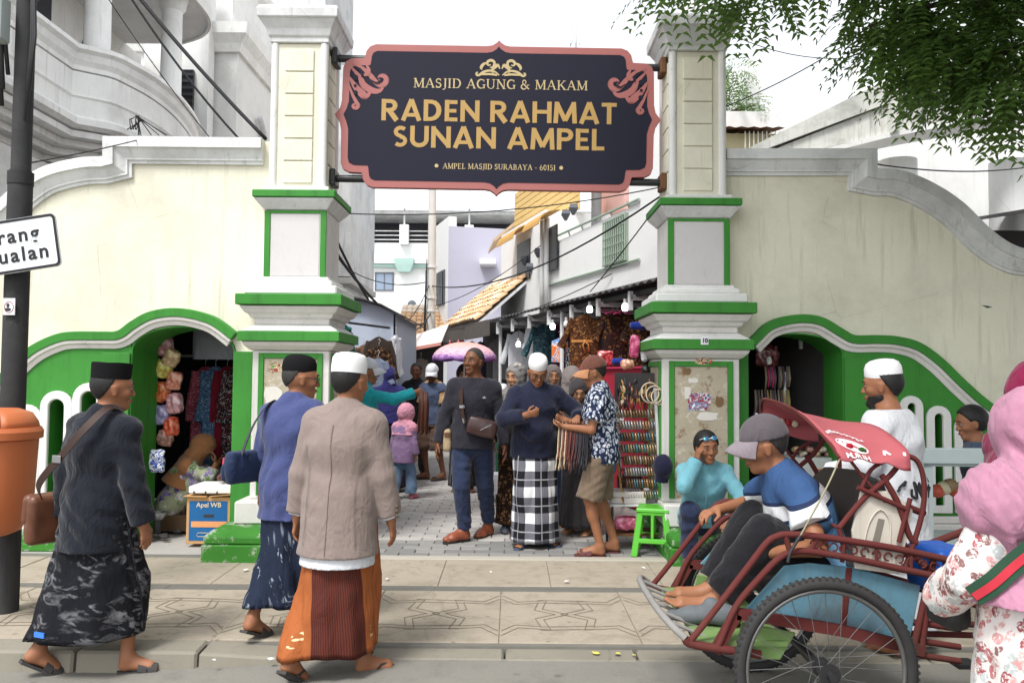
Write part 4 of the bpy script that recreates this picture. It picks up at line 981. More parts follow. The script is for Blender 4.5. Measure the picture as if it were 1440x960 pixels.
# small tree behind the right pillar
p = P(1045, 160, 12.0); t2 = thing('courtyard_tree', 'small green tree showing behind the right pillar', 'tree', (p.x-.6, 12, 0)); cl = []
for q in ((1046, 150, 12, 26, 20, .5), (1030, 120, 12, 22, 24, .4), (1062, 148, 12, 22, 14, .25), (915, 110, 12, 24, 30, .5), (918, 165, 12, 18, 30, .35), (985, 120, 12, 70, 55, 1.2), (1030, 95, 12.2, 18, 14, .2)): blob(*q)
crown('crown', cl, t2, 11, 120, .24, .036, 5, leafmat('leaf_light', (.05, .12, .03), (.12, .24, .05))); m = MB(); tp = limb(m, (p.x-.6, 12, 0), P(985, 150, 12), .12, .06, r_, 0)
m.build('trunk', BARK, t2, smooth=True); m = MB()
for q in cl: limb(m, P(985, 190, 12), q[0], .04, .01, r_, .08)
m.build('branches', BARK, t2, smooth=True)
# white hall behind the right wall, with a sloping parapet and round columns
RB = thing('white_hall', 'weathered white hall with sloping parapet behind the right wall', 'building', (6, 12, 0))
STP = stained('mossy_white_parapet', (.60, .60, .56), (.07, .075, .06), 1.0, sc1=1.4)
Yr = 10.0
def seg3(pts, th0, th1, mat, name):   # band given by upper and lower pixel lines
    up_ = [P(x, y, Yr) for x, y, _ in pts]; lo_ = [P(x, y, Yr) for x, _, y in pts]; m = MB(); n = len(pts)
    m.v = [(q.x, Yr-th0, q.z) for q in up_]+[(q.x, Yr-th0, q.z) for q in lo_]+[(q.x, Yr+th1, q.z) for q in up_]+[(q.x, Yr+th1, q.z) for q in lo_]
    for i in range(n-1): m.f += [(i, i+1, n+i+1, n+i), (2*n+i+1, 2*n+i, 3*n+i, 3*n+i+1), (i, 2*n+i, 2*n+i+1, i+1), (n+i, n+i+1, 3*n+i+1, 3*n+i)]
    m.f += [(0, n, 3*n, 2*n), (n-1, 3*n-1, 4*n-1, 2*n-1)]; m.mi = [0]*len(m.f); return m.build(name, mat, RB)
seg3([(1040, 216, 225), (1240, 117, 150), (1300, 100, 140), (1520, 60, 100)], .10, .5, STP, 'parapet_coping'); seg3([(1050, 226, 236), (1240, 151, 190), (1300, 141, 178), (1520, 101, 140)], .05, .5, STP, 'parapet')
seg3([(1245, 118, 192), (1248, 117, 190), (1252, 116, 189), (1256, 115, 188)], .16, .4, STP, 'pier'); seg3([(1060, 237, 244), (1240, 191, 198), (1300, 179, 186), (1520, 141, 148)], .12, .5, WHITE2, 'string_course')
MB().box(3.0, 9, 11.6, 11.8, 0, 5.4).build('wall', SHADE, RB)
for px, r_c in ((1262, .27), (1420, .26)):
    q = P(px, 300, 10.6); MB().lathe([(r_c, 0), (r_c*.92, 4.4)], (q.x, 10.6, 0), 24).build('column', SHADE, RB, smooth=True, angle=40)
q0 = P(1345, 310, 9.2); q1 = P(1420, 283, 9.2); m = MB(); m.add([(q0.x, 8.6, q0.z-.1), (q1.x+1.2, 8.6, q1.z-.02), (q1.x+1.2, 10.4, q1.z+.15), (q0.x, 10.4, q0.z+.1), (q0.x, 8.6, q0.z-.06), (q1.x+1.2, 8.6, q1.z+.03), (q1.x+1.2, 10.4, q1.z+.2), (q0.x, 10.4, q0.z+.14)], [(3, 2, 1, 0), (4, 5, 6, 7), (0, 1, 5, 4), (1, 2, 6, 5), (2, 3, 7, 6), (3, 0, 4, 7)]); m.build('tin_lean_to', TIN, RB)
MB().box(q0.x, q1.x+1.2, 9.8, 9.9, 0, q0.z).build('dark_shed_wall', MATS['stall_backing'], RB)
q = P(1208, 110, 14); MB().box(q.x-.1, q.x+.1, 14, 14.2, 0, q.z+.3).build('vent_stack', SHADE, RB); 
# rusty shed roof glimpsed behind the right pillar
q = P(1055, 200, 11.0); SR = thing('tin_shed', 'cream shed with rusty corrugated roof behind the right pillar', 'shed', (q.x, 11, 0)); MB().box(q.x-.55, q.x+.35, 11, 12.5, 0, P(1055, 188, 11).z).build('wall', stained('cream_shed', srgb(196, 186, 150), (.3, .27, .2), .4), SR)
m = MB(); zt = P(1055, 186, 11).z
for i in range(12): m.add([(q.x-.6+.085*i, 10.8, zt+.02*(i % 2)), (q.x-.6+.085*(i+1), 10.8, zt+.02*((i+1) % 2)), (q.x-.6+.085*(i+1), 12.6, zt+.35+.02*((i+1) % 2)), (q.x-.6+.085*i, 12.6, zt+.35+.02*(i % 2))], [(0, 1, 2, 3)])
m.build('tin_roof', RUST, SR, recalc=False)
for i in range(9): MB().tube([(q.x-.1+.06*i, 10.9, zt-.35), (q.x-.1+.06*i, 10.9, zt-.02)], .008, 5).build('fence_bar', WHITE2, SR)
# ------------------------------------------------------------------ street pole, sign plate, bin
pz = P(17, 600, 5.0); PXs = pz.x
SP = thing('street_pole', 'dark steel street pole with cables at the left edge', 'pole', (PXs, 5, 0)); DKP = stained('dark_pole_paint', (.030, .030, .032), (.12, .12, .11), .35)
MB().lathe([(.072, -.02), (.071, 2.72), (.058, 2.76), (.055, 5.4)], (PXs, 5, 0), 18).build('shaft', DKP, SP, smooth=True, angle=40)
MB().lathe([(.075, 2.66), (.075, 2.74)], (PXs, 5, 0), 18).build('collar', DKP, SP, smooth=True, angle=40)
for k in range(5): MB().tube([(PXs-.07-.016*k, 4.95-.02*(k % 2), 3.35-.1*k), (PXs-.10-.02*k, 4.93, 3.7), (PXs-.09-.01*k, 4.95, 4.1), (PXs-.03, 4.94, 4.5), (PXs-.2, 4.6, 5.6)], .013, 7).build('cable', BLACKM, SP, smooth=True)
for k in range(3): MB().tube([(PXs+.06+.01*k, 4.93, 3.05+.1*k), (PXs+.075+.012*k, 4.94, 3.6), (PXs+.06, 4.94, 4.4), (PXs+.02*k, 4.7, 5.6)], .010, 7).build('cable', BLACKM, SP, smooth=True)
for z in (3.88, 4.30, 4.42): MB().lathe([(.074, z), (.074, z+.03)], (PXs, 5, 0), 16).build('band', GREYC if z > 4 else BLACKM, SP)
MB().tube([(PXs+.03, 4.93, 4.1), (PXs+.05, 4.92, 4.35), (PXs+.02, 4.93, 4.6)], .006, 6).build('cable', plain('blue_cable', srgb(50, 90, 190), .5), SP)
p = P(-4, 30, 4.9); bx_ = MB().box(p.x-.13, p.x+.07, 4.82, 4.93, p.z-.14, p.z+.14).build('terminal_box', plain('pale_box', srgb(176, 186, 184), .6), SP, bevel=.01)
for k in range(4): MB().tube([(p.x+.03, 4.80, p.z-.1+.06*k), (p.x+.03, 4.82, p.z-.1+.06*k)], .014, 8).build('terminal', GREYC, bx_)
p = P(13, 431, 4.915); st = MB().box(p.x-.036, p.x+.036, p.y-.003, p.y+.004, p.z-.052, p.z+.052).build('sticker', plain('sticker_white', (.72, .71, .72), .5), SP)
MB().tube([(p.x+.028*math.cos(a), p.y-.004, p.z-.004+.034*math.sin(a)) for a in [2*math.pi*i/18 for i in range(18)]], .0018, 4, closed=True).build('sticker_ring', plain('sticker_red', srgb(150, 60, 66), .6), st)
MB().ball((p.x-.006, p.y-.004, p.z+.008), (.010, .002, .013)).build('sticker_figure', INKB if 'INKB' in globals() else BLACKM, st); MB().ball((p.x-.006, p.y-.004, p.z-.018), (.020, .002, .012)).build('sticker_figure', BLACKM, st)
# plate
Yp = 4.88; A = P(-14, 351, Yp); TP = R(9.3); SPL = thing('street_sign', 'tilted white street sign with black lettering on the dark pole', 'sign', A)
def rrect(hw, hh, r, n=5): return [(sx*(hw-r)+r*math.cos(R(a0+90*i/n)), sz*(hh-r)+r*math.sin(R(a0+90*i/n))) for sx, sz, a0 in ((1, 1, 0), (-1, 1, 90), (-1, -1, 180), (1, -1, 270)) for i in range(n+1)]
def rot2(pts): return [(A.x+x*math.cos(TP)-z*math.sin(TP), A.z+x*math.sin(TP)+z*math.cos(TP)) for x, z in pts]
hw, hh = .425, .166; SWH = plain('sign_white', (.74, .76, .78), .4, .04, 5, bump=.03); SBK = plain('sign_black', (.018, .018, .02), .5, .1)
MB().prism([rot2(rrect(hw, hh, .03))], Yp-.004, Yp+.006).build('plate', SWH, SPL); MB().prism([rot2(rrect(hw-.002, hh-.002, .03)), rot2(rrect(hw-.018, hh-.018, .02))], Yp-.0065, Yp-.0042).build('border', SBK, SPL)
def plate_text(s, x_r, z, h):
    wd = lambda q: max((v.co.x for v in text_mesh(q, h, .0012, .0022, 1.0, 'LEFT', spacing=1.22).vertices), default=0); tot = wd(s)
    for i, ch in enumerate(s):
        c = rot2([(x_r-tot+wd(s[:i+1])-wd(ch), z+(-.0 if 0 else 0))])[0]; me = text_mesh(ch, h, .0012, .0022, 1.0, 'LEFT'); put_text('letter', me, SBK, face_cam((c[0]-A.x, -.007, c[1]-A.z), TP), SPL)
plate_text('Dilarang', .315, .058, .125); plate_text('Berjualan', .355, -.062, .125)
MB().box(PXs-.05, PXs+.05, Yp+.006, 4.925, A.z-.05, A.z+.05).build('bracket', BLACKM, SPL)
# orange litter bin
p = P(-10, 680, 4.72); ORG = plain('orange_plastic', srgb(186, 104, 62), .5, .12, 3, .4, bump=.12, bscale=20); LB = thing('litter_bin', 'round orange plastic litter bin fixed to the dark pole', 'bin', (p.x, 4.72, .5))
c = (p.x, 4.72, 0); z = lambda py: P(0, py, 4.72).z
MB().lathe([(.09, z(752)), (.15, z(746)), (.19, z(730)), (.213, z(700)), (.222, z(650)), (.228, z(618))], c, 36).build('bowl', ORG, LB, smooth=True, angle=50)
MB().lathe([(.226, z(618)+.001), (.250, z(616)), (.252, z(606)), (.238, z(600))], c, 36).build('rim', ORG, LB, smooth=True, angle=30)
m = MB(); rings = []
N_ = 36
for r_, zz in ((.232, z(601)), (.222, z(592)), (.19, z(580)), (.12, z(574)), (.01, z(573))): rings.append([(c[0]+r_*math.cos(2*math.pi*i/N_), c[1]+r_*math.sin(2*math.pi*i/N_), zz) for i in range(N_)])
m.loft(rings, cap=False); keep = []
for f_ in m.f:
    cc = [sum(m.v[i][k] for i in f_)/4 for k in range(3)]; keep.append(not (abs(cc[0]-c[0]+.02) < .16 and cc[1] < c[1]-.03 and cc[2] < z(577)))
m.f = [f_ for f_, k_ in zip(m.f, keep) if k_]; m.mi = [0]*len(m.f); lid = m.build('lid', ORG, LB, smooth=True, recalc=False); sd_ = lid.modifiers.new('thick', 'SOLIDIFY'); sd_.thickness = .008
MB().lathe([(.205, z(612)), (.205, z(606))], c, 30).build('inner_bag', plain('red_liner', srgb(120, 24, 30), .5), LB)
PAPW = plain('white_rubbish', (.75, .75, .74), .9, .1); rr = random.Random(2)
for i in range(12): q = (c[0]+rr.uniform(-.12, .08), c[1]+rr.uniform(-.17, -.05), z(607)+rr.uniform(.0, .02)); tag(MB().ball(q, (.022, .02, .014), 6, 5, Matrix.Rotation(rr.uniform(0, 3), 3, 'Y')).build('paper_scrap', PAPW), nth(i)+' white paper scrap heaped in the mouth of the orange bin', 'litter', 'paper scraps in the bin')
# ------------------------------------------------------------------ overhead wires
WIRE = plain('wire_black', (.02, .02, .022), .6, .1, bump=0)
def wire(label, a, b, sag, r=.008, group='overhead wires', n=16):
    a, b = Vector(a), Vector(b); pts = [a.lerp(b, i/n)-Vector((0, 0, sag*4*(i/n)*(1-i/n))) for i in range(n+1)]; o = MB().tube(pts, r, 5).build('overhead_wire', WIRE, None, smooth=True); tag(o, label, 'wire', group); return o
wire('thick black cable sloping down to the left pillar from the balcony house', P(150, -60, 8.6), P(374, 196, 8.6), .06, .022)
wire('second black cable just below the thick one near the left pillar', P(160, -40, 8.9), P(345, 205, 8.9), .10, .014); wire('thin wire crossing the balcony columns on the left', P(140, -20, 8.8), P(300, 200, 8.8), .05, .006)
wire('thin pale wire from the dark pole over the left wall', P(38, 230, 5.0), P(205, 194, 7.1), .01, .005)
wire('sagging wire strung across the round columns on the right', P(1226, 230, 7.6), P(1440, 236, 9.5), .06, .008); wire('straight wire rising to the tree above the right wall', P(1020, 150, 10), P(1190, 62, 10), .05, .008); wire('faint dotted string of lights behind the right capital', P(1035, 52, 9), P(1190, 82, 9), .08, .005)
wire('long wire over the alley below the board', P(480, 300, 9), P(935, 262, 9), .12, .007); wire('wire from the alley pole rising right past the awnings', P(606, 402, 18), P(930, 275, 10), .4, .014)
wire('wire crossing low from the tower to the alley pole', P(462, 312, 9), P(606, 440, 18), .8, .016); wire('lower black cable from left pillar dropping to the alley pole', P(465, 345, 8), P(600, 452, 18), .35, .018)
wire('diagonal wire from the stall canopy up to the right pillar', P(830, 410, 10), P(938, 270, 7.8), .02, .007); wire('thin wire in front of the lilac house', P(612, 430, 18), P(760, 345, 14), .15, .008); wire('second thin wire in front of the lilac house', P(612, 465, 18), P(860, 385, 12), .2, .008); wire('wire across the white parking building', P(470, 365, 20), P(606, 395, 18), .3, .012); wire('wire from pole down to the far left stall', P(604, 400, 18), P(548, 470, 13), .2, .01)
m = MB(); c = P(192, 178, 7.2); rr = random.Random(8)
for i in range(8): m.tube([c+Vector((rr.uniform(-.1, .1), 0, -.03)), c+Vector((rr.uniform(-.06, .06), rr.uniform(-.03, .03), .06)), c+Vector((rr.uniform(-.02, .02), 0, .1)), c+Vector((rr.uniform(0, .3), 0, -.08))], .005, 5)
o = m.build('wire_tangle', WIRE, None); tag(o, 'tangle of black wires on top of the left wall', 'wire', kind='stuff')
# ------------------------------------------------------------------ implicit bodies: smooth unions meshed with surface nets
class Field:
    def __init__(s, lo, hi, vox):
        s.v = vox; s.lo = np.array(lo, dtype=np.float32); n = np.ceil((np.array(hi)-np.array(lo))/vox).astype(int)+1
        s.ax = [(s.lo[i]+vox*np.arange(n[i])).astype(np.float32) for i in range(3)]; s.n = n
        s.f = np.full(tuple(n), .25, dtype=np.float32)
    def win(s, lo, hi):
        i0 = np.clip(np.floor((np.array(lo)-s.lo)/s.v).astype(int), 0, s.n-1); i1 = np.clip(np.ceil((np.array(hi)-s.lo)/s.v).astype(int)+1, 1, s.n)
        sl = tuple(slice(int(a), int(b)) for a, b in zip(i0, i1))
        return sl, s.ax[0][sl[0]][:, None, None], s.ax[1][sl[1]][None, :, None], s.ax[2][sl[2]][None, None, :]
    def put(s, sl, d, k, op):
        a = s.f[sl]
        if op == '-': a_, d_ = -a, d
        else: a_, d_ = a, d
        if k > 0:
            h = np.clip(.5+.5*(a_-d_)/k, 0, 1); r = d_*h+a_*(1-h)-k*h*(1-h)
        else: r = np.minimum(a_, d_)
        s.f[sl] = -r if op == '-' else r
    def cap(s, a, b, ra, rb=None, u=None, k=.02, op='+', flat1=False, flat0=False):
        a = np.array(a, dtype=np.float32); b = np.array(b, dtype=np.float32)
        rb = ra if rb is None else rb
        ra2 = ra if isinstance(ra, tuple) else (ra, ra); rb2 = rb if isinstance(rb, tuple) else (rb, rb)
        mr = max(ra2+rb2)+k+3*s.v
        sl, x, y, z = s.win(np.minimum(a, b)-mr, np.maximum(a, b)+mr)
        if 0 in s.f[sl].shape: return s
        ab = b-a; L2 = float(ab@ab)
        px, py, pz = x-a[0], y-a[1], z-a[2]
        if L2 < 1e-10: t = np.float32(0)*(px+py+pz); nrm = np.array([0, 0, 1], dtype=np.float32)
        else: t = np.clip((px*ab[0]+py*ab[1]+pz*ab[2])/L2, 0, 1); nrm = ab/math.sqrt(L2)
        qx, qy, qz = px-t*ab[0], py-t*ab[1], pz-t*ab[2]
        if ra2[0] == ra2[1] and rb2[0] == rb2[1]:
            d = np.sqrt(qx*qx+qy*qy+qz*qz)-(ra2[0]+(rb2[0]-ra2[0])*t)
        else:
            uu = np.array(u if u is not None else (1, 0, 0), dtype=np.float32); uu = uu-nrm*float(uu@nrm); uu /= np.linalg.norm(uu)+1e-9; vv = np.cross(nrm, uu)
            qu = qx*uu[0]+qy*uu[1]+qz*uu[2]; qv = qx*vv[0]+qy*vv[1]+qz*vv[2]; qw = qx*nrm[0]+qy*nrm[1]+qz*nrm[2]
            ru = ra2[0]+(rb2[0]-ra2[0])*t; rv = ra2[1]+(rb2[1]-ra2[1])*t; rw = np.minimum(ru, rv)
            k0 = np.sqrt((qu/ru)**2+(qv/rv)**2+(qw/rw)**2); k1_ = np.sqrt((qu/ru**2)**2+(qv/rv**2)**2+(qw/rw**2)**2)+1e-9
            d = k0*(k0-1)/k1_
            d = np.where(k0 < 1e-3, -np.minimum(ru, rv), d)
        if flat1: d = np.maximum(d, (x-b[0])*nrm[0]+(y-b[1])*nrm[1]+(z-b[2])*nrm[2])
        if flat0: d = np.maximum(d, -((x-a[0])*nrm[0]+(y-a[1])*nrm[1]+(z-a[2])*nrm[2]))
        s.put(sl, d, k, op); return s
    def ell(s, c, r, M=None, k=.02, op='+'):
        c = np.array(c, dtype=np.float32); mr = max(r)+k+3*s.v
        sl, x, y, z = s.win(c-mr, c+mr)
        if 0 in s.f[sl].shape: return s
        px, py, pz = x-c[0], y-c[1], z-c[2]
        M = np.eye(3) if M is None else np.array(M)
        q = [px*M[0][i]+py*M[1][i]+pz*M[2][i] for i in range(3)]
        k0 = np.sqrt(sum((q[i]/r[i])**2 for i in range(3))); k1_ = np.sqrt(sum((q[i]/r[i]**2)**2 for i in range(3)))+1e-9
        d = k0*(k0-1)/k1_; d = np.where(k0 < 1e-3, -min(r), d)
        s.put(sl, d, k, op); return s
    def half(s, p, n, k=0.0):
        """keep only the side the normal points away from"""
        x, y, z = s.ax[0][:, None, None], s.ax[1][None, :, None], s.ax[2][None, None, :]
        d = (x-p[0])*n[0]+(y-p[1])*n[1]+(z-p[2])*n[2]
        s.f = np.maximum(s.f, d.astype(np.float32)); return s
    def creases(s, amp, seed, dirs=((0, 0, 1),), wl=(.07, .16), n=5, z0=None, z1=None):
        r_ = np.random.default_rng(seed)
        x, y, z = s.ax[0][:, None, None], s.ax[1][None, :, None], s.ax[2][None, None, :]
        acc = 0
        for i in range(n):
            d = np.array(dirs[i % len(dirs)], dtype=float)+r_.normal(0, .45, 3); d /= np.linalg.norm(d)
            w = r_.uniform(*wl); kk = 2*math.pi/w*d; e = r_.normal(0, 1, 3)*9; ph = r_.uniform(0, 6.28)
            wob = np.sin(x*e[0]+y*e[1]+z*e[2]+ph)
            v = np.sin(x*kk[0]+y*kk[1]+z*kk[2]+1.6*wob+ph)
            acc = acc+np.sign(v)*np.abs(v)**.8*(.5+.5*np.sin(x*e[1]+y*e[2]+z*e[0]))
        acc = acc*(amp/math.sqrt(n))
        if z0 is not None: acc = acc*np.clip((z-z0)/.06, 0, 1)
        if z1 is not None: acc = acc*np.clip((z1-z)/.06, 0, 1)
        s.f = (s.f+acc).astype(np.float32); return s
    def mesh(s, name, mat):
        f = s.f
        for i in range(3):   # closed at the rim of the grid
            ix = [slice(None)]*3; ix[i] = 0; f[tuple(ix)] = np.maximum(f[tuple(ix)], s.v*.5); ix[i] = -1; f[tuple(ix)] = np.maximum(f[tuple(ix)], s.v*.5)
        ins = f < 0
        sgn = np.zeros(tuple(s.n-1), dtype=np.int8)
        for dx in (0, 1):
            for dy in (0, 1):
                for dz in (0, 1): sgn += ins[dx:s.n[0]-1+dx, dy:s.n[1]-1+dy, dz:s.n[2]-1+dz]
        act = np.argwhere((sgn > 0) & (sgn < 8))
        if len(act) == 0: return bpy.data.meshes.new(name)
        idx = np.full(tuple(s.n-1), -1, dtype=np.int32); idx[tuple(act.T)] = np.arange(len(act))
        co = [(dx, dy, dz) for dx in (0, 1) for dy in (0, 1) for dz in (0, 1)]
        val = np.stack([f[act[:, 0]+a, act[:, 1]+b, act[:, 2]+c] for a, b, c in co], 1)
        acc = np.zeros((len(act), 3), dtype=np.float32); cnt = np.zeros(len(act), dtype=np.float32); C = np.array(co, dtype=np.float32)
        for i in range(8):
            for j in range(i+1, 8):
                if sum(abs(p-q) for p, q in zip(co[i], co[j])) != 1: continue
                a, b = val[:, i], val[:, j]; m = (a < 0) != (b < 0)
                t = np.where(m, a/np.where(m, a-b, 1), 0)[:, None]
                acc += np.where(m[:, None], C[i]+(C[j]-C[i])*t, 0); cnt += m
        vts = s.lo+s.v*(act+acc/cnt[:, None])
        quads = []
        for ax in range(3):
            b, c = [(1, 2), (2, 0), (0, 1)][ax]
            s0 = [slice(None)]*3; s1 = [slice(None)]*3; s0[ax] = slice(0, -1); s1[ax] = slice(1, None)
            A, B = ins[tuple(s0)], ins[tuple(s1)]
            e = np.argwhere(A != B)
            if len(e) == 0: continue
            ok = (e[:, b] > 0) & (e[:, c] > 0) & (e[:, b] < s.n[b]-1) & (e[:, c] < s.n[c]-1); e = e[ok]
            fl = A[tuple(e.T)]
            def g(db, dc):
                q = e.copy(); q[:, b] += db; q[:, c] += dc; return idx[q[:, 0], q[:, 1], q[:, 2]]
            q4 = np.stack([g(-1, -1), g(0, -1), g(0, 0), g(-1, 0)], 1)
            q4[~fl] = q4[~fl][:, ::-1]; quads.append(q4)
        Q = np.concatenate(quads)
        return np_mesh(name, vts, Q, mat)
def np_mesh(name, vts, Q, mat, smooth=True):
    me = bpy.data.meshes.new(name); me.vertices.add(len(vts)); me.vertices.foreach_set('co', np.asarray(vts, dtype=np.float32).ravel())
    nl = Q.shape[1]; me.loops.add(len(Q)*nl); me.loops.foreach_set('vertex_index', Q.astype(np.int32).ravel())
    me.polygons.add(len(Q)); me.polygons.foreach_set('loop_start', np.arange(0, len(Q)*nl, nl, dtype=np.int32))
    me.update(calc_edges=True); me.validate()
    me.polygons.foreach_set('use_smooth', [smooth]*len(me.polygons))
    if mat is not None: me.materials.append(mat)
    return me

V3 = lambda *a: np.array(a, dtype=float)
def rotm(ax, deg):
    return np.array(Matrix.Rotation(R(deg), 3, ax))
def ik(a, tgt, l1, l2, pole):
    d = tgt-a; L_ = np.linalg.norm(d); 
    if L_ > (l1+l2)*.995: tgt = a+d/L_*(l1+l2)*.995; d = tgt-a; L_ = np.linalg.norm(d)
    n = d/L_; x = (l1*l1-l2*l2+L_*L_)/(2*L_); h = math.sqrt(max(0, l1*l1-x*x))
    p = np.array(pole, dtype=float); p = p-n*(p@n); p /= np.linalg.norm(p)+1e-9
    return a+n*x+p*h, tgt

SKIN = {}
def skin(name, c):
    if name in MATS: return MATS[name]
    t = NT(name); v = t.coord(); f = t.noise(v, 9, 4, .6); g = t.noise(v, 90, 3, .6)
    t.base(t.mix(f, dark(c, .82), dark(c, 1.14))); t.b.inputs['Subsurface Weight'].default_value = .08; t.b.inputs['Subsurface Radius'].default_value = (.02, .008, .004)
    t.bump(g, .12, .002); return t.fin(.55, .35)
SK_BROWN = skin('skin_brown', srgb(146, 98, 70)); SK_DARK = skin('skin_deep_brown', srgb(112, 72, 50)); SK_LIGHT = skin('skin_light_brown', srgb(182, 134, 102))
HAIR = plain('black_hair', (.012, .011, .011), .55, .4, 40, .35, bump=.6, bscale=180)
HAIRG = plain('greying_hair', (.032, .030, .028), .6, .6, 90, .3, bump=.6, bscale=180)
EYEW = plain('eye_white', (.32, .29, .26), .3, .05, bump=0); EYEB = plain('eye_dark', (.012, .009, .008), .2, .1, bump=0); LIP = plain('lips', srgb(128, 70, 60), .5, .1, bump=.1)

class Body:
    """skeleton of a figure in its own frame: x right, y forward, z up"""
    def __init__(s, H=1.65, pelvis=None, lean=(2, 0), twist=0, feet=None, hands=None, poles=None, kneep=None, head=(0, 0, 0), fyaw=(0, 0), belly=0.0, build=1.0, curl=(28, 28), palm=(None, None), toes=False, fpitch=(0, 0), hdir=(None, None), shrug=0.0):
        k = H/1.70; s.k = k; s.H = H; s.build = build; s.belly = belly
        s.pel = V3(0, 0, .925*k) if pelvis is None else V3(*pelvis)
        fw, sd = lean
        M = rotm('Y', sd) @ rotm('X', -fw); s.M = M
        up = M @ V3(0, 0, 1); s.up = up
        s.Mt = M @ rotm('Z', twist); s.chest = s.pel+up*.34*k; s.neck = s.pel+up*.515*k
        s.lat = s.Mt @ V3(1, 0, 0); s.fwd = s.Mt @ V3(0, 1, 0)
        s.sh = [s.pel+up*(.448+shrug)*k+s.lat*sx*.163*k*build for sx in (-1, 1)]
        yaw, pit, roll = head
        s.HM = M @ rotm('Z', yaw) @ rotm('X', -pit) @ rotm('Y', roll)
        s.hk = (.5+.5*k) if H > 1.3 else .86+.1*k
        if H < 1.3: s.hk = .9
        s.hk *= 1.06
        s.hc = s.neck+up*.045*k+(M @ rotm('Z', yaw) @ rotm('X', -pit*.6)) @ V3(0, .022, .105)*s.hk
        s.hip = [s.pel+M @ V3(sx*.088*k, 0, -.02*k) for sx in (-1, 1)]
        feet = feet or [(-.10, .0, 0), (.10, .0, 0)]; s.feet = [V3(*f) for f in feet]; s.fyaw = fyaw; s.fpitch = fpitch; s.toes = toes
        kneep = kneep or [(-.1, 1, 0), (.1, 1, 0)]
        s.knee, s.ank = [], []
        for i in (0, 1):
            hz = rotm('Z', -fyaw[i]) @ rotm('X', -fpitch[i]) @ V3(0, -.055*k, .075*k)
            kn, an = ik(s.hip[i], s.feet[i]+hz, .425*k, .415*k, kneep[i]); s.knee.append(kn); s.ank.append(an)
        hands = hands or [None, None]; poles = poles or [None, None]; s.elb, s.wri = [], []
        for i in (0, 1):
            sx = (-1, 1)[i]
            tg = s.sh[i]+V3(sx*.075, .02, -.53)*k if hands[i] is None else V3(*hands[i])
            pl = V3(sx*.5, -1, -.1) if poles[i] is None else V3(*poles[i])
            e, w = ik(s.sh[i], tg, .285*k, .25*k, pl); s.elb.append(e); s.wri.append(w)
        s.curl = curl; s.palm = palm; s.hdir = hdir
    def L(s, c): return s.hc+s.HM @ (V3(*c)*s.hk)
    def field(s, vox, pad=.12):
        pts = np.array([s.pel, s.chest, s.neck, s.hc+V3(0, 0, .12), s.hc-V3(0, 0, .1)]+s.knee+s.ank+s.elb+s.wri+s.sh+s.feet)
        lo, hi = pts.min(0)-pad-.06, pts.max(0)+pad+.06
        lo[2] = max(lo[2], min(f[2] for f in s.feet)-.03)
        return Field(lo, hi, vox)
    def torso(s, F, inf=0.0, k=.05, low=True):
        b = s.build; q = s.k; u = s.lat; pu = s.M @ V3(1, 0, 0)
        if low: F.cap(s.pel-s.up*.06*q, s.pel+s.up*.05*q, ((.150*b)*q+inf, .112*b*q+inf), ((.142*b)*q+inf, .106*b*q+inf), pu, k)
        F.cap(s.pel+s.up*.05*q, s.chest, (.140*b*q+inf, .104*b*q+inf), (.158*b*q+inf, .112*b*q+inf), u, k)
        F.cap(s.chest, s.pel+s.up*.43*q, (.158*b*q+inf, .112*b*q+inf), (.140*b*q+inf, .082*b*q+inf), u, k)
        F.cap(s.sh[0]+s.lat*.02, s.sh[1]-s.lat*.02, .050*q*b+inf*.7, .050*q*b+inf*.7, None, k)
        for i in (0, 1): F.cap(s.sh[i], s.neck+s.up*.015*q, .040*q*b+inf*.5, .036*q+inf*.35, None, k)
        F.cap(s.pel+s.up*.43*q, s.neck+s.up*.02*q, (.085*q+inf*.6, .062*q+inf*.6), (.056*q+inf*.25, .056*q+inf*.25), u, k*.8)
        if s.belly: F.ell(s.pel+s.up*.12*q+s.fwd*.06, (.12*q+inf, s.belly+.07+inf, .14*q), np.stack([s.lat, s.fwd, s.up], 1), .06)
        return F
    def hand(s, F, i, k=.008):
        q = s.k; sx = (-1, 1)[i]; w = s.wri[i]; fa = w-s.elb[i]; fa = fa/np.linalg.norm(fa)
        d = fa if s.hdir[i] is None else V3(*s.hdir[i])/np.linalg.norm(s.hdir[i])
        pn = V3(-sx, 0, 0) if s.palm[i] is None else V3(*s.palm[i])   # palm normal
        pn = pn-d*(pn@d); pn /= np.linalg.norm(pn)+1e-9; sd = np.cross(d, pn)   # across the palm
        th = sd if (sd@V3(0, 1, .2)) > 0 else -sd      # thumb side looks forward
        if s.palm[i] is not None: th = np.cross(pn, d)*(1 if i == 0 else -1)
        F.cap(w-d*.01*q, w+d*.075*q, (.026*q, .019*q), (.037*q, .014*q), th, .02)
        c = R(s.curl[i])
        for j in range(4):
            o = (.030-.020*j)*q; ln = (.070, .080, .074, .056)[j]*q; r_ = (.0088, .0092, .0086, .0076)[j]*q
            p = w+d*(.078-.004*abs(j-1))*q+th*o; a = c*.5
            for sg in range(3):
                v = d*math.cos(a)+pn*math.sin(a); p2 = p+v*ln*(.45, .32, .23)[sg]
                F.cap(p, p2, r_*(1-.07*sg), r_*(1-.07*(sg+1)), None, .003 if sg else k); p = p2; a += c*(.9, .7, 0)[sg]
        p = w+d*.022*q+th*.026*q; v1 = d*.62+th*.62+pn*.35; v1 /= np.linalg.norm(v1); p2 = p+v1*.042*q; v2 = d*.9+th*.12+pn*.4; v2 /= np.linalg.norm(v2)
        F.cap(p, p2, .013*q, .0105*q, None, .012); F.cap(p2, p2+v2*.038*q, .0100*q, .0080*q, None, .004)
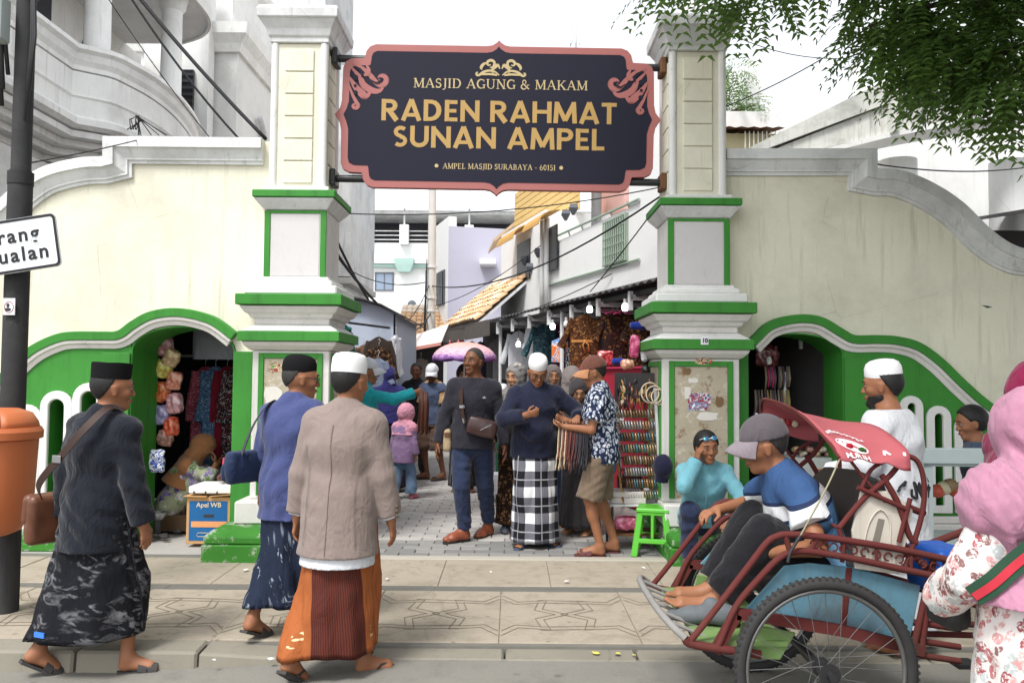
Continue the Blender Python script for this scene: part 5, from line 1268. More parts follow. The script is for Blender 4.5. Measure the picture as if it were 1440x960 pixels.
    def foot(s, F, i):
        q = s.k; f = s.feet[i]; Mz = rotm('Z', -s.fyaw[i]) @ rotm('X', -s.fpitch[i])
        w = lambda a, b, c: f+Mz @ (V3(a, b, c)*q)
        F.cap(s.ank[i], w(0, -.06, .035), .034*q, .034*q, None, .02)
        F.cap(w(0, -.065, .028), w(0, .085, .026), (.030*q, .027*q), (.042*q, .022*q), Mz @ V3(1, 0, 0), .02)
        F.cap(s.ank[i]+Mz @ V3(0, .02, -.01), w(0, .08, .03), .033*q, .024*q, None, .03)
        sx = (-1, 1)[i]
        for j in range(5):
            o = -sx*(.030-.0155*j); ln = (.062, .058, .050, .042, .032)[j]; r_ = (.0135, .0095, .009, .0088, .0082)[j]
            F.cap(w(o, .085, .018), w(o*1.1, .085+ln, .012), r_*q, r_*.9*q, None, .006)
    def head_(s, F, k=.018):
        h = s.hk; M = s.HM; g = s.L
        F.ell(g((0, -.008, .028)), (.0765*h, .097*h, .096*h), M, .01)
        F.cap(g((0, .022, .01)), g((0, .040, -.070)), (.062*h, .062*h), (.040*h, .042*h), M @ V3(1, 0, 0), .03)
        F.ell(g((0, .066, -.088)), (.024*h, .022*h, .020*h), M, .02)
        F.cap(g((-.030, .078, .030)), g((.030, .078, .030)), .015*h, .015*h, None, .02)
        for sx in (-1, 1):
            F.ell(g((sx*.032, .094, .010)), (.016*h, .014*h, .011*h), M, .012, '-')
            F.ell(g((sx*.042, .060, -.018)), (.022*h, .024*h, .020*h), M, .02)
            F.cap(g((sx*.076, -.002, .014)), g((sx*.072, .004, -.028)), (.020*h, .009*h), (.012*h, .008*h), M @ V3(0, 1, 0), .006)
        F.cap(g((0, .086, .018)), g((0, .104, -.020)), .0075*h, .0125*h, None, .012)
        for sx in (-1, 1): F.ell(g((sx*.013, .092, -.025)), (.009*h, .011*h, .008*h), M, .006)
        F.cap(g((-.016, .088, -.050)), g((.016, .088, -.050)), .0085*h, .0085*h, None, .008)
        F.cap(g((-.012, .085, -.064)), g((.012, .085, -.064)), .0085*h, .0085*h, None, .008)
    def skin_mesh(s, mat, vox=.007):
        F = s.field(vox); q = s.k; b = s.build
        s.torso(F)
        F.cap(s.neck-s.up*.03, s.L((0, -.012, -.05)), .056*q*b, .053*q*b, None, .025)
        s.head_(F)
        for i in (0, 1):
            F.cap(s.sh[i], s.elb[i], .050*q*b, .038*q*b, None, .02); F.cap(s.elb[i], s.wri[i], .039*q*b, .026*q, None, .01); s.hand(F, i)
            F.cap(s.hip[i], s.knee[i], .084*q*b, .054*q*b, None, .03); F.cap(s.knee[i], s.ank[i], .052*q*b, .034*q, None, .01)
            ca = s.knee[i]+(s.ank[i]-s.knee[i])*.28; bk = np.cross(np.cross(s.knee[i]-s.hip[i]+V3(0, .001, 0), s.ank[i]-s.knee[i]), s.ank[i]-s.knee[i]); bk = -bk/(np.linalg.norm(bk)+1e-9) if np.linalg.norm(bk) > 1e-6 else V3(0, -1, 0)
            F.ell(ca, (.050*q*b, .050*q*b, .085*q), None, .03)
            s.foot(F, i)
        return F.mesh('person', mat)

GARM = [0]
class Figure:
    def __init__(s, body, label, loc, rz, mat=SK_BROWN, vox=.008, cat='person', group=None):
        s.B = body; s.loc = Vector(loc); s.rz = R(rz)
        s.o = link('person', body.skin_mesh(mat, vox), None); s.o.location = loc; s.o.rotation_euler = (0, 0, s.rz); tag(s.o, label, cat, group)
        OFF[s.o.name] = Vector((0, 0, 0)); s.seed = int(abs(loc[0])*977+abs(loc[1])*131) % 9999
    def W(s, p): return s.loc+Matrix.Rotation(s.rz, 3, 'Z') @ Vector(p)
    def inv(s, p): return np.array(Matrix.Rotation(-s.rz, 3, 'Z') @ (Vector(p)-s.loc))
    def add(s, name, me, mat=None, parent=None):
        if mat is not None: me.materials.clear(); me.materials.append(mat)
        o = link(name, me, None, parent or s.o); return o
    def mb(s, name, m, mat, smooth=True, angle=45, parent=None): 
        o = m.build(name, mat, None, smooth=smooth, angle=angle); o.parent = parent or s.o; return o
    def face(s, brow=True, glasses=None, iris=True):
        B = s.B; h = B.hk; Mh = Matrix(B.HM.tolist())
        for sx in (-1, 1):
            e = s.mb('eye', MB().ball(B.L((sx*.032, .0815, .010)), (.0130*h, .0105*h, .0048*h), 10, 7, Mh), EYEW)
            s.mb('iris', MB().ball(B.L((sx*.032, .0905, .010)), (.0055*h, .0028*h, .0046*h), 8, 6, Mh), EYEB, parent=e)
            if brow: s.mb('eyebrow', MB().tube([B.L((sx*.016, .0965, .034)), B.L((sx*.032, .0955, .039)), B.L((sx*.050, .082, .034))], [.003*h, .0042*h, .002*h], 6), HAIR)
        s.mb('lips', MB().tube([B.L((-.021, .087, -.0565)), B.L((-.010, .0965, -.0555)), B.L((0, .098, -.0565)), B.L((.010, .0965, -.0555)), B.L((.021, .087, -.0565))], [.002*h, .0055*h, .0062*h, .0055*h, .002*h], 8), LIP)
        if glasses:
            m = MB()
            for sx in (-1, 1):
                c = B.L((sx*.033, .104, .008)); m.tube([c+B.HM @ V3(.024*h*math.cos(a), -.004*abs(math.cos(a)), .018*h*math.sin(a)) for a in [2*math.pi*i/14 for i in range(14)]], .0016, 5, closed=True)
                m.tube([B.L((sx*.056, .098, .012)), B.L((sx*.080, .02, .014)), B.L((sx*.080, -.02, .004))], .0016, 5)
            m.tube([B.L((-.010, .107, .010)), B.L((.010, .107, .010))], .0016, 5); s.mb('glasses', m, glasses)
    def surf(s, obs, pts, side=-1, tol=.02, n=8):
        cs = []
        for ob in obs:
            co = np.empty(len(ob.data.vertices)*3, dtype=np.float32); ob.data.vertices.foreach_get('co', co); cs.append(co.reshape(-1, 3))
        co = np.concatenate(cs); out = []
        for x, z in bez(pts, n):
            k = (np.abs(co[:, 0]-x) < tol) & (np.abs(co[:, 2]-z) < tol)
            if k.any(): out.append((x, side*((side*co[k, 1]).max()), z))
        return out
    def seam(s, name, ob, pts, side, mat, r=.003, lift=.001):
        """a line of stitching laid on a garment: pts are (x, z), side -1 for the back"""
        n = len(ob.data.vertices); co = np.empty(n*3, dtype=np.float32); ob.data.vertices.foreach_get('co', co); co = co.reshape(-1, 3); c = bez(pts, 8); out = []
        for x, z in c:
            k = (np.abs(co[:, 0]-x) < .014) & (np.abs(co[:, 2]-z) < .014)
            if k.any(): out.append((x, side*((side*co[k, 1]).max()+lift), z))
        if len(out) > 2: return s.mb(name, MB().tube(out, r, 5), mat)
    def hair(s, mat=HAIR, low=-.03, front=.05, grow=.003, vox=.007):
        B = s.B; h = B.hk; F = Field(B.hc-.17, B.hc+.17, vox)
        F.ell(B.L((0, -.010, .028)), ((.0775+grow)*h, (.098+grow)*h, (.098+grow)*h), B.HM, 0)
        F.half(B.L((0, front, .055)), B.HM @ V3(0, 1, -.55)/1.141); F.half(B.L((0, -.02, low)), B.HM @ V3(0, .35, -1)/1.06)
        for sx in (-1, 1): F.ell(B.L((sx*.085, .012, -.01)), (.03*h, .028*h, .036*h), B.HM, .008, '-')
        F.creases(.0015, 5, ((1, 0, .3),), (.015, .03), 3)
        return s.add('hair', F.mesh('hair', mat))
    def shirt(s, mat, inf=.022, hem=-.14, sleeve=1.0, cuff=.012, collar=True, vox=.010, cr=.006, flare=.014, name='shirt', open_=0, sl_inf=None, zc=None, neckcut=None, slit=False):
        B = s.B; F = B.field(vox); q = B.k; hz = B.pel[2]+hem*q
        B.torso(F, inf, .06, low=True)
        pu = B.M @ V3(1, 0, 0); b = B.build
        lowp = B.pel+B.up*(hem-.06)*q*1.0
        F.cap(B.pel+B.up*.06*q, lowp, (.150*b*q+inf, .110*b*q+inf), (.158*b*q+inf+flare, .120*b*q+inf+flare), pu, .05)
        si = inf if sl_inf is None else sl_inf
        for i in (0, 1):
            sh, el, wr = B.sh[i], B.elb[i], B.wri[i]
            if sleeve > .55:
                e2 = el+(wr-el)*min(1.0, (sleeve-.5)*2*.97)
                F.cap(sh, el, .053*q*b+si*.5, .047*q*b+si*.62, None, .035); F.cap(el, e2, .047*q*b+si*.62, .034*q+si*.6+cuff, None, .012, flat1=True)
            else:
                e2 = sh+(el-sh)*sleeve*2; F.cap(sh, e2, .054*q*b+si*.5, .052*q*b+si*.8+cuff, None, .03, flat1=True)
        if cr: F.creases(cr, s.seed+3, ((.2, .1, 1), (1, .3, .8), (-1, .2, .7)), (.07, .2), 6)
        F.half((0, 0, hz), (0, 0, -1))
        if collar:
            n = B.neck; F.cap(n-B.up*.03, n+B.up*.042*q, .074*q*b, .064*q*b, None, .012, flat1=True)
        else: F.half(B.neck+B.up*.020*q, B.up)
        return s.add(name, F.mesh(name, mat))
    def trousers(s, mat, inf=.018, cut=.97, top=.10, vox=.011, cr=.006, name='trousers', wide=0.0):
        B = s.B; F = B.field(vox); q = B.k; b = B.build; pu = B.M @ V3(1, 0, 0)
        F.cap(B.pel-B.up*.06*q, B.pel+B.up*(top)*q, (.150*b*q+inf*.5, .112*b*q+inf*.5), (.142*b*q+inf*.2, .108*b*q+inf*.2), pu, .03, flat1=True)
        for i in (0, 1):
            if cut > .55:
                e2 = B.knee[i]+(B.ank[i]-B.knee[i])*(cut-.5)*2
                F.cap(B.hip[i], B.knee[i], .088*q*b+inf*.6, .060*q*b+inf, None, .03); F.cap(B.knee[i], e2, .060*q*b+inf, .044*q*b+inf+wide, None, .015, flat1=True)
            else:
                e2 = B.hip[i]+(B.knee[i]-B.hip[i])*cut*2; F.cap(B.hip[i], e2, .088*q*b+inf*.6, .068*q*b+inf+wide, None, .03, flat1=True)
        if cr: F.creases(cr, s.seed+9, ((.2, .3, 1), (.8, .3, .9), (-.6, .5, .8)), (.06, .16), 6)
        return s.add(name, F.mesh(name, mat))
    def sarong(s, mat, hem=.14, top=None, hl=None, hw=.19, ang=0.0, c=(0, 0), folds=9, amp=.014, n=120, rows=26, name='sarong', tilt=0.0, tr=(.148, .114), swing=0.0):
        """wrapped cloth: rings from waist to hem with deepening folds; uv = metres round and up"""
        B = s.B; q = B.k; z1 = B.pel[2]+.06*q if top is None else top
        r_ = np.random.default_rng(s.seed+1); ph = r_.uniform(0, 6.28, 5); fr = [2, 3, folds, folds*2-3, folds+4]
        hl = hl or .19; m = MB(); uv = []; rings = []
        NEED = []
        for i in range(rows+1):
            t_ = i/rows; e = t_**.85; a_ = R(ang)*e
            zz = z1+(hem-z1)*t_; cx_, cy_ = B.pel[0]*(1-e)+c[0]*e, B.pel[1]*(1-e)+c[1]*e
            need = np.zeros(n); tha = np.arange(n)*2*math.pi/n+a_; ux, uy = np.cos(tha), np.sin(tha)
            for lg in (0, 1):
                for (pa, ra), (pb, rb) in (((B.hip[lg], .088*q), (B.knee[lg], .062*q)), ((B.knee[lg], .066*q), (B.ank[lg], .052*q))):
                    for tt in np.linspace(0, 1, 15):
                        pt = pa+(pb-pa)*tt
                        if abs(pt[2]-zz) > .05: continue
                        rr_ = (ra+(rb-ra)*tt)*B.build+.022; dx_, dy_ = pt[0]-cx_, pt[1]-cy_; al_ = dx_*ux+dy_*uy; pr_ = dx_*uy-dy_*ux
                        need = np.maximum(need, np.where(np.abs(pr_) < rr_, al_+np.sqrt(np.maximum(rr_**2-pr_**2, 0)), 0))
            kn = np.exp(-.5*(np.arange(-9, 10)/4.0)**2); sm = np.convolve(np.concatenate([need[-9:], need, need[:9]]), kn/kn.sum(), 'valid'); NEED.append(np.maximum(need, sm))
        for i in range(1, rows+1): NEED[i] = np.maximum(NEED[i], NEED[i-1]-.006)
        for i in range(rows-1, -1, -1): NEED[i] = np.maximum(NEED[i], NEED[i+1]-.022)
        for i in range(rows+1):
            t_ = i/rows; e = t_**.85; rx = tr[0]*q*B.build+(hl-tr[0]*q*B.build)*e; ry = tr[1]*q*B.build+(hw-tr[1]*q*B.build)*e
            if t_ < .3: hipb = math.sin(math.pi*t_/.6)*.012; rx += hipb; ry += hipb
            ring_ = []
            a_ = R(ang)*e
            need = NEED[i]
            for j in range(n):
                th = 2*math.pi*j/n; w = amp*t_*(.45*math.sin(fr[0]*th+ph[0])+.5*math.sin(fr[1]*th+ph[1]+2*t_)+.55*math.sin(fr[2]*th+ph[2]+1.5*t_)+.35*math.sin(fr[3]*th+ph[3])+.4*math.sin(fr[4]*th+ph[4]-2*t_))
                w += .004*math.sin(26*t_+3*th+ph[1])*(1-t_*.5)
                r0 = math.hypot((rx+w)*math.cos(th), (ry+w)*math.sin(th)); kk = max(1.0, (need[int(round((math.atan2((ry)*math.sin(th), (rx)*math.cos(th)) % (2*math.pi))/(2*math.pi)*n)) % n]+.5*w)/max(r0, 1e-4)); x, y = (rx+w)*math.cos(th)*kk, (ry+w)*math.sin(th)*kk
                X = B.pel[0]*(1-e)+c[0]*e+x*math.cos(a_)-y*math.sin(a_); Y = B.pel[1]*(1-e)+c[1]*e+x*math.sin(a_)+y*math.cos(a_)
                z = z1+(hem-z1)*t_+tilt*t_*x+swing*t_*t_*y+.006*t_*math.sin(3*th+ph[2])
                ring_.append((X, Y, z)); uv.append((th/(2*math.pi)*1.2, z))
            rings.append(ring_)
        m.loft(rings, cap=False); N = n*(rows+1)
        # inner side just within, so the hem has an edge
        lastr = [(X*.985+c[0]*.015, Y*.985+c[1]*.015, z+.004) for X, Y, z in rings[-1]]; inn = [(X*.86+c[0]*.14, Y*.86+c[1]*.14, z+.05) for X, Y, z in rings[-1]]
        b0 = N-n; m.v += lastr+inn; uv += uv[-n:]*2
        for j in range(n):
            k2 = (j+1) % n; m.f += [(b0+j, b0+k2, N+k2, N+j), (N+j, N+k2, N+n+k2, N+n+j)]; m.mi += [0, 0]
        m.uv = uv
        return s.mb(name, m, mat, True, None)
    def hijab(s, mat, drop=.22, vox=.009, face=(.052, .068), cr=.0035, inf=0.0, back=.05, opening=True, name='headscarf', flare=.05, dirs=((.5, .6, 1), (-.5, .5, 1)), wl=(.04, .1)):
        B = s.B; h = B.hk; q = B.k; F = B.field(vox); M = B.HM
        F.ell(B.L((0, -.012, .030)), ((.094+inf)*h, (.112+inf)*h, (.108+inf)*h), M, .01)
        F.cap(B.L((0, .005, -.01)), B.neck+B.up*.01, (.086*h, .090*h), (.088*q, .086*q), B.lat, .04)
        bt = B.neck-B.up*drop*q
        F.cap(B.neck+B.up*.02*q, bt, (.10*q, .10*q), (.195*q*B.build+flare*.6, .150*q*B.build+flare*.6), B.lat, .06)
        F.cap(B.sh[0]+B.lat*.005, B.sh[1]-B.lat*.005, .072*q+.022+inf*1.6, .072*q+.022+inf*1.6, None, .06)
        if back: F.ell(B.L((0, -.085, .0)), (.05*h, .045*h, .06*h), M, .04)
        if cr: F.creases(cr, s.seed+5, dirs, wl, 6)
        F.half(bt, -B.up)
        if opening:
            F.cap(B.L((0, .065, -.006)), B.L((0, .22, -.012)), (face[0]*h, face[1]*h), (face[0]*1.3*h, face[1]*1.25*h), M @ V3(1, 0, 0), .008, '-')
        return s.add(name, F.mesh(name, mat))
    def cap(s, mat, prof, name='cap', c=(0, -.012, .055), sx=1.0, sy=1.22, n=28, tilt=0.0, noisez=0.0):
        """brimless caps from a profile (r, z) in head units"""
        B = s.B; M = B.HM @ rotm('X', tilt); m = MB(); rr = random.Random(s.seed)
        rings = []
        for r_, z in prof:
            rings.append([tuple(B.L(c)+M @ (V3(r_*sx*math.cos(a), r_*sy*math.sin(a), z+noisez*math.sin(2*a+.6)*(1 if z > .04 else 0))*B.hk)) for a in [2*math.pi*i/n for i in range(n)]])
        m.loft(rings); return s.mb(name, m, mat, True, 50)
    def peaked_cap(s, mat, mat2=None, yaw=0, vox=.007, peak=.085, up=4):
        B = s.B; h = B.hk; Mz = B.HM @ rotm('Z', yaw); F = Field(B.hc-.26, B.hc+.26, vox)
        g = lambda a: B.hc+Mz @ (V3(*a)*h)
        F.ell(g((0, -.012, .040)), (.090*h, .109*h, .104*h), Mz, .0); F.half(g((0, 0, .034)), Mz @ V3(0, .10, -1)/1.005)
        F.creases(.0016, s.seed, ((1, 0, .3), (0, 0, 1)), (.05, .12), 4)
        o = s.add('cap', F.mesh('cap', mat))
        m = MB(); top = []; bot = []
        N = 16
        for i in range(N+1):
            a = math.pi*(.08+.84*i/N); x = .083*math.cos(a); y0 = .078*math.sin(a)+.012
            for j in range(5):
                f = j/4; yy = y0+f*peak*math.sin(a)**.6; zz = .038+.012*math.sin(a)-f*.018*(1-.2*math.sin(a))+.022*f*math.sin(a)-.03*f*f-.35*(x*x)/.083*f
                top.append(tuple(g((x*(1+.06*f), yy, zz+.003)))); bot.append(tuple(g((x*(1+.06*f), yy, zz-.002))))
        nv = len(top); m.v = top+bot
        for i in range(N):
            for j in range(4):
                a, b, c, d = i*5+j, (i+1)*5+j, (i+1)*5+j+1, i*5+j+1; m.f += [(a, b, c, d), (nv+d, nv+c, nv+b, nv+a)]
            m.f.append((i*5+4, (i+1)*5+4, nv+(i+1)*5+4, nv+i*5+4))
        m.mi = [0]*len(m.f)
        br = s.mb('cap_peak', m, mat2 or mat, True, None, o)
        s.mb('cap_button', MB().ball(g((0, -.012, .144)), .008, 8, 5), mat2 or mat, True, None, o)
        return o
    def shoe(s, mat, kind='shoe', sole=None, i2=(0, 1), vox=.007, strap=None):
        B = s.B; q = B.k
        for i in i2:
            f = B.feet[i]; Mz = rotm('Z', -B.fyaw[i]) @ rotm('X', -B.fpitch[i]); w = lambda a, b, c: f+Mz @ (V3(a, b, c)*q)
            if kind == 'shoe':
                F = Field(f-.25, f+.25, vox); u = Mz @ V3(1, 0, 0)
                F.cap(w(0, -.06, .035), w(0, .09, .030), (.040*q, .040*q), (.050*q, .032*q), u, .0)
                F.cap(w(0, .08, .030), w(0, .155, .024), (.048*q, .032*q), (.034*q, .022*q), u, .03)
                F.cap(w(0, -.05, .04), w(0, -.035, .10), .044*q, .046*q, None, .03, flat1=True); F.cap(w(0, -.02, .075), w(0, .08, .04), .036*q, .03*q, None, .03)
                F.half(w(0, 0, .004), Mz @ V3(0, 0, -1)); o = s.add('shoe', F.mesh('shoe', mat))
                so = sole or SOLE
                zt = .004
            else: o = None; so = mat; zt = .0
            # sole outline
            out = [(-.030, -.095), (0, -.105), (.030, -.095), (.036, -.04), (.038, .02), (.048, .08), (.044, .13), (.026, .165), (0, .175), (-.026, .165), (-.044, .13), (-.048, .08), (-.038, .02), (-.036, -.04)]
            m = MB(); n = len(out)
            zb = -.012 if kind == 'shoe' else -.016
            m.v = [tuple(w(x, y, zt)) for x, y in out]+[tuple(w(x*1.02, y*1.01, zb)) for x, y in out]; m.f = [tuple(range(n)), tuple(range(2*n-1, n-1, -1))]+[(k, (k+1) % n, n+(k+1) % n, n+k) for k in range(n)]; m.mi = [0]*len(m.f)
            if kind == 'shoe': s.mb('sole', m, so, False, parent=o)
            else:
                o = s.mb('sandal', m, so, False)
                if kind == 'slide':
                    for yy in (.02, .075):
                        st = MB(); rings = []
                        for a in [math.pi*k/10 for k in range(11)]:
                            cx_, cz_ = .050*math.cos(a), .004+.060*math.sin(a)*(1-.18*(yy > .05))
                            rings.append([tuple(w(cx_, yy, cz_)), tuple(w(cx_, yy+.05, cz_-.006)), tuple(w(cx_*.93, yy+.05, cz_-.010)), tuple(w(cx_*.93, yy, cz_-.004))])
                        st.loft(rings); s.mb('strap', st, strap or mat, True, 40, o)
                else:
                    for sx in (-1, 1): s.mb('strap', MB().tube([w(.012*(-1 if i else 1)*-1*.6, .125, .01), w(sx*.02, .09, .045), w(sx*.036, .04, .045), w(sx*.042, .0, .004)], .007, 6), strap or mat, True, 40, o)
SOLE = plain('rubber_sole', (.03, .028, .026), .8, .2, 20)
# ------------------------------------------------------------------ cloth patterns
def ikat(name, base, light, sc=7.0, thr=.56, soft=.06, stretch=(1, 1, 1), kind='UV'):
    t = NT(name); v = t.coord(kind, stretch); w = t.noise(v, sc*.55, 3, .5, 1.2); f = t.noise(t.coord(kind, (stretch[0]*1.0, stretch[1]*2.2, 1)), sc, 5, .62, 1.4); z = t.vor(v, sc*1.1)
    m = t.math('MULTIPLY', t.ramp(f, [(thr, 0.), (thr+soft, 1.)]), t.ramp(w, [(.40, 0.), (.58, 1.)])); m2 = t.math('MULTIPLY', t.ramp(z, [(.10, .6), (.22, 0.)]), t.ramp(w, [(.5, 0.), (.66, 1.)]))
    k = t.mix(t.math('MAXIMUM', m, m2), base, light); t.base(k); t.bump(t.noise(t.coord('Object', (4, 4, 1.2)), 3, 4, .55, .6), .6, .03); return t.fin(.85, .2)
SAR_BLACK = ikat('black_ikat_sarong', srgb(20, 21, 27), srgb(116, 116, 120), 9, .50, .10, (1, .8, 1))
SAR_NAVY = ikat('navy_ikat_sarong', srgb(30, 38, 56), srgb(150, 160, 176), 8, .60, .05, (2.2, .5, 1))
t = NT('orange_maroon_sarong'); v = t.coord('UV'); X = t.sep(v); d = t.math('ABSOLUTE', t.math('SUBTRACT', X[0], .915)); pn = t.ramp(d, [(.145, 1.), (.150, 0.)])
st = t.n('ShaderNodeTexWave'); t.l(v, st.inputs[0]); st.inputs['Scale'].default_value = 26; st.inputs['Distortion'].default_value = .6
mar = t.mix(st.outputs['Fac'], srgb(62, 24, 20), srgb(92, 42, 30)); org = t.mix(t.noise(v, 5, 4), srgb(140, 74, 36), srgb(166, 96, 52))
hem = t.math('MULTIPLY', t.ramp(X[1], [(.115, 1.), (.125, 0.)]), .8); mot = t.vor(t.coord('UV', (34, 60, 1)), 1); sq = t.math('MULTIPLY', t.ramp(d, [(.18, 0.), (.185, 1.), (.215, 1.), (.22, 0.)], 'CONSTANT'), t.math('MULTIPLY', t.ramp(X[1], [(.20, 0.), (.21, 1.), (.28, 1.), (.285, 0.)], 'CONSTANT'), t.ramp(mot, [(.3, 1.), (.4, 0.)])))
k = t.mix(pn, org, mar); k = t.mix(hem, k, srgb(150, 84, 50)); k = t.mix(sq, k, srgb(220, 190, 150)); t.base(k); t.bump(t.noise(t.coord('Object', (4, 4, 1.2)), 3, 4, .55, .6), .6, .03); SAR_ORANGE = t.fin(.8, .25)
t = NT('black_white_plaid'); v = t.coord('UV'); X = t.sep(v)
def stripe(sock, per, w, ph=0.0): return t.math('LESS_THAN', t.math('FRACT', t.math('ADD', t.math('DIVIDE', sock, per), ph)), w)
a = stripe(X[0], .20, .40); b = stripe(X[1], .22, .40); th = t.math('MAXIMUM', stripe(X[0], .20, .05, .35), stripe(X[1], .22, .05, .35)); sm = t.math('ADD', t.math('MULTIPLY', a, .5), t.math('MULTIPLY', b, .5))
k = t.ramp(sm, [(0., srgb(26, 26, 32)), (.5, srgb(104, 104, 112)), (1., srgb(222, 222, 224))], 'LINEAR'); k = t.mix(t.math('MULTIPLY', th, .55), k, srgb(190, 190, 196)); t.base(k); t.bump(t.noise(t.coord('Object', (4, 4, 1.2)), 3, 4, .55, .6), .5, .03); PLAID = t.fin(.85, .2)
def spots(name, base, cols, sc, thr, stretch=(1, 1, 1), kind='Object', fold=.4):
    t = NT(name); v = t.coord(kind, stretch); wv = t.mix(.08, v, t.n('ShaderNodeTexNoise').outputs['Color'])
    z = t.vor(wv, sc); zc = t.vor(wv, sc, 'F1', 'Color'); h = t.sep(zc)
    n_ = len(cols); c_ = t.ramp(h[0], [(i/n_, srgb(*c)) for i, c in enumerate(cols)], 'CONSTANT'); inn = t.noise(v, sc*2.4, 3, .6, .8)
    m = t.math('MULTIPLY', t.ramp(z, [(thr, 1.), (thr+.05, 0.)]), t.ramp(inn, [(.40, 0.), (.52, 1.)]))
    t.base(t.mix(m, base, c_)); t.bump(t.noise(t.coord('Object', (5, 5, 1.4)), 3.2, 4, .55, .6), fold, .03); return t.fin(.9, .15)
FLORAL = spots('floral_dress', srgb(222, 216, 212), [(176, 110, 110), (200, 150, 150), (132, 96, 94), (176, 182, 182), (206, 164, 158), (150, 80, 84)], 30, .52)
LEAFY = spots('leaf_print_shirt', srgb(34, 42, 66), [(206, 212, 222), (178, 186, 204), (220, 224, 230)], 26, .44, (1.5, 1.5, 1))
PURPF = spots('purple_flower_dress', srgb(150, 154, 128), [(96, 72, 140), (120, 100, 160), (84, 110, 70), (196, 190, 200)], 15, .5)
BATIKB = spots('brown_batik', srgb(40, 28, 22), [(120, 86, 54), (92, 62, 40), (140, 106, 70)], 30, .42)
GREYPAT = spots('grey_pattern_scarf', srgb(128, 124, 122), [(80, 76, 78), (170, 164, 160), (100, 96, 100)], 24, .42)
C_DNAVY = cloth('dark_navy_shirt', srgb(26, 29, 38)); C_BLUE = cloth('blue_shirt', srgb(66, 74, 116)); C_TAUPE = cloth('taupe_blazer', srgb(132, 118, 112), var=.08, fold=.3)
C_BLACK = cloth('charcoal_tshirt', srgb(40, 39, 47)); C_DENIM = cloth('dark_denim', srgb(32, 40, 62), c2=srgb(48, 58, 86)); C_NAVY = cloth('navy_koko_shirt', srgb(30, 33, 52)); C_KHAKI = cloth('khaki_shorts', srgb(116, 100, 84))
C_AQUA = cloth('aqua_shirt', srgb(112, 168, 182)); C_WHITE = cloth('white_cotton', (.60, .61, .64), var=.05); C_PINK = cloth('dusty_pink_scarf', srgb(172, 122, 144)); C_MAROON = cloth('maroon_scarf', srgb(118, 26, 62)); C_BROWN = cloth('brown_scarf', srgb(146, 100, 66))
C_LPINK = cloth('pale_pink_scarf', srgb(214, 150, 170)); C_LAV = cloth('lavender_top', srgb(150, 122, 160)); C_LJEAN = cloth('light_jeans', srgb(112, 138, 168)); C_NVSC = cloth('indigo_scarf', srgb(46, 44, 98)); C_TEAL = cloth('teal_shirt', srgb(32, 148, 158)); C_TAN = cloth('tan_shirt', srgb(186, 150, 110))
C_GREY = cloth('grey_scarf', srgb(140, 130, 126)); C_DGREY = cloth('dark_grey_scarf', srgb(62, 58, 60)); C_SHORTS = cloth('brown_shorts', srgb(96, 74, 62)); C_DBLUE = cloth('denim_skirt', srgb(44, 54, 80)); C_BLKTR = cloth('black_trousers', srgb(27, 26, 30))
VELV = plain('black_velvet', (.010, .010, .011), .95, .3, 20, .1, bump=.2); CAPW = plain('white_cap_cloth', (.78, .78, .79), .85, .04, 12, bump=.25, bscale=120)
SLIP = plain('dark_rubber_sandal', (.045, .042, .042), .75, .2, 20); SLIPB = plain('blue_grey_sandal', srgb(70, 78, 96), .7, .2, 20); SLIPR = plain('maroon_sandal', srgb(92, 54, 54), .7, .3, 30); TANSHOE = plain('tan_leather', srgb(138, 74, 50), .38, .2, 8, .5, bump=.2)
MET = plain('dull_metal', (.35, .35, .36), .35, .15, 20, .5, .9, bump=.1)
PEOPLE = {}
PECI = [(.0795, 0), (.0805, .03), (.082, .075), (.0815, .083), (.072, .080), (.03, .074), (.004, .074)]
KOP = [(.0805, -.004), (.0815, .03), (.078, .072), (.066, .092), (.04, .100), (.004, .102)]
RIM = [(.078, -.004), (.082, .02), (.080, .055), (.070, .082), (.05, .097), (.02, .104), (.004, .105)]
def strap_mesh(fig, pts, w=.036, th=.004, mat=None, name='strap', parent=None):
    c = bez([tuple(p) for p in pts], 6); m = MB(); rings = []
    cen = np.array([p for p in pts]).mean(0)
    for i, p in enumerate(c):
        a = Vector(c[max(i-1, 0)]); b = Vector(c[min(i+1, len(c)-1)]); t_ = (b-a).normalized(); o = Vector(p)-Vector((fig.B.chest if fig else cen)); o = (o-t_*o.dot(t_)).normalized(); s_ = t_.cross(o)
        rings.append([tuple(Vector(p)+s_*w/2), tuple(Vector(p)+s_*w/2+o*th), tuple(Vector(p)-s_*w/2+o*th), tuple(Vector(p)-s_*w/2)])
    return m.loft(rings)
def bag_thing(fig, name, label, cat='bag'):
    o = thing(name, label, cat, fig.loc); o.rotation_euler = (0, 0, fig.rz); OFF[o.name] = Vector((0, 0, 0)); return o
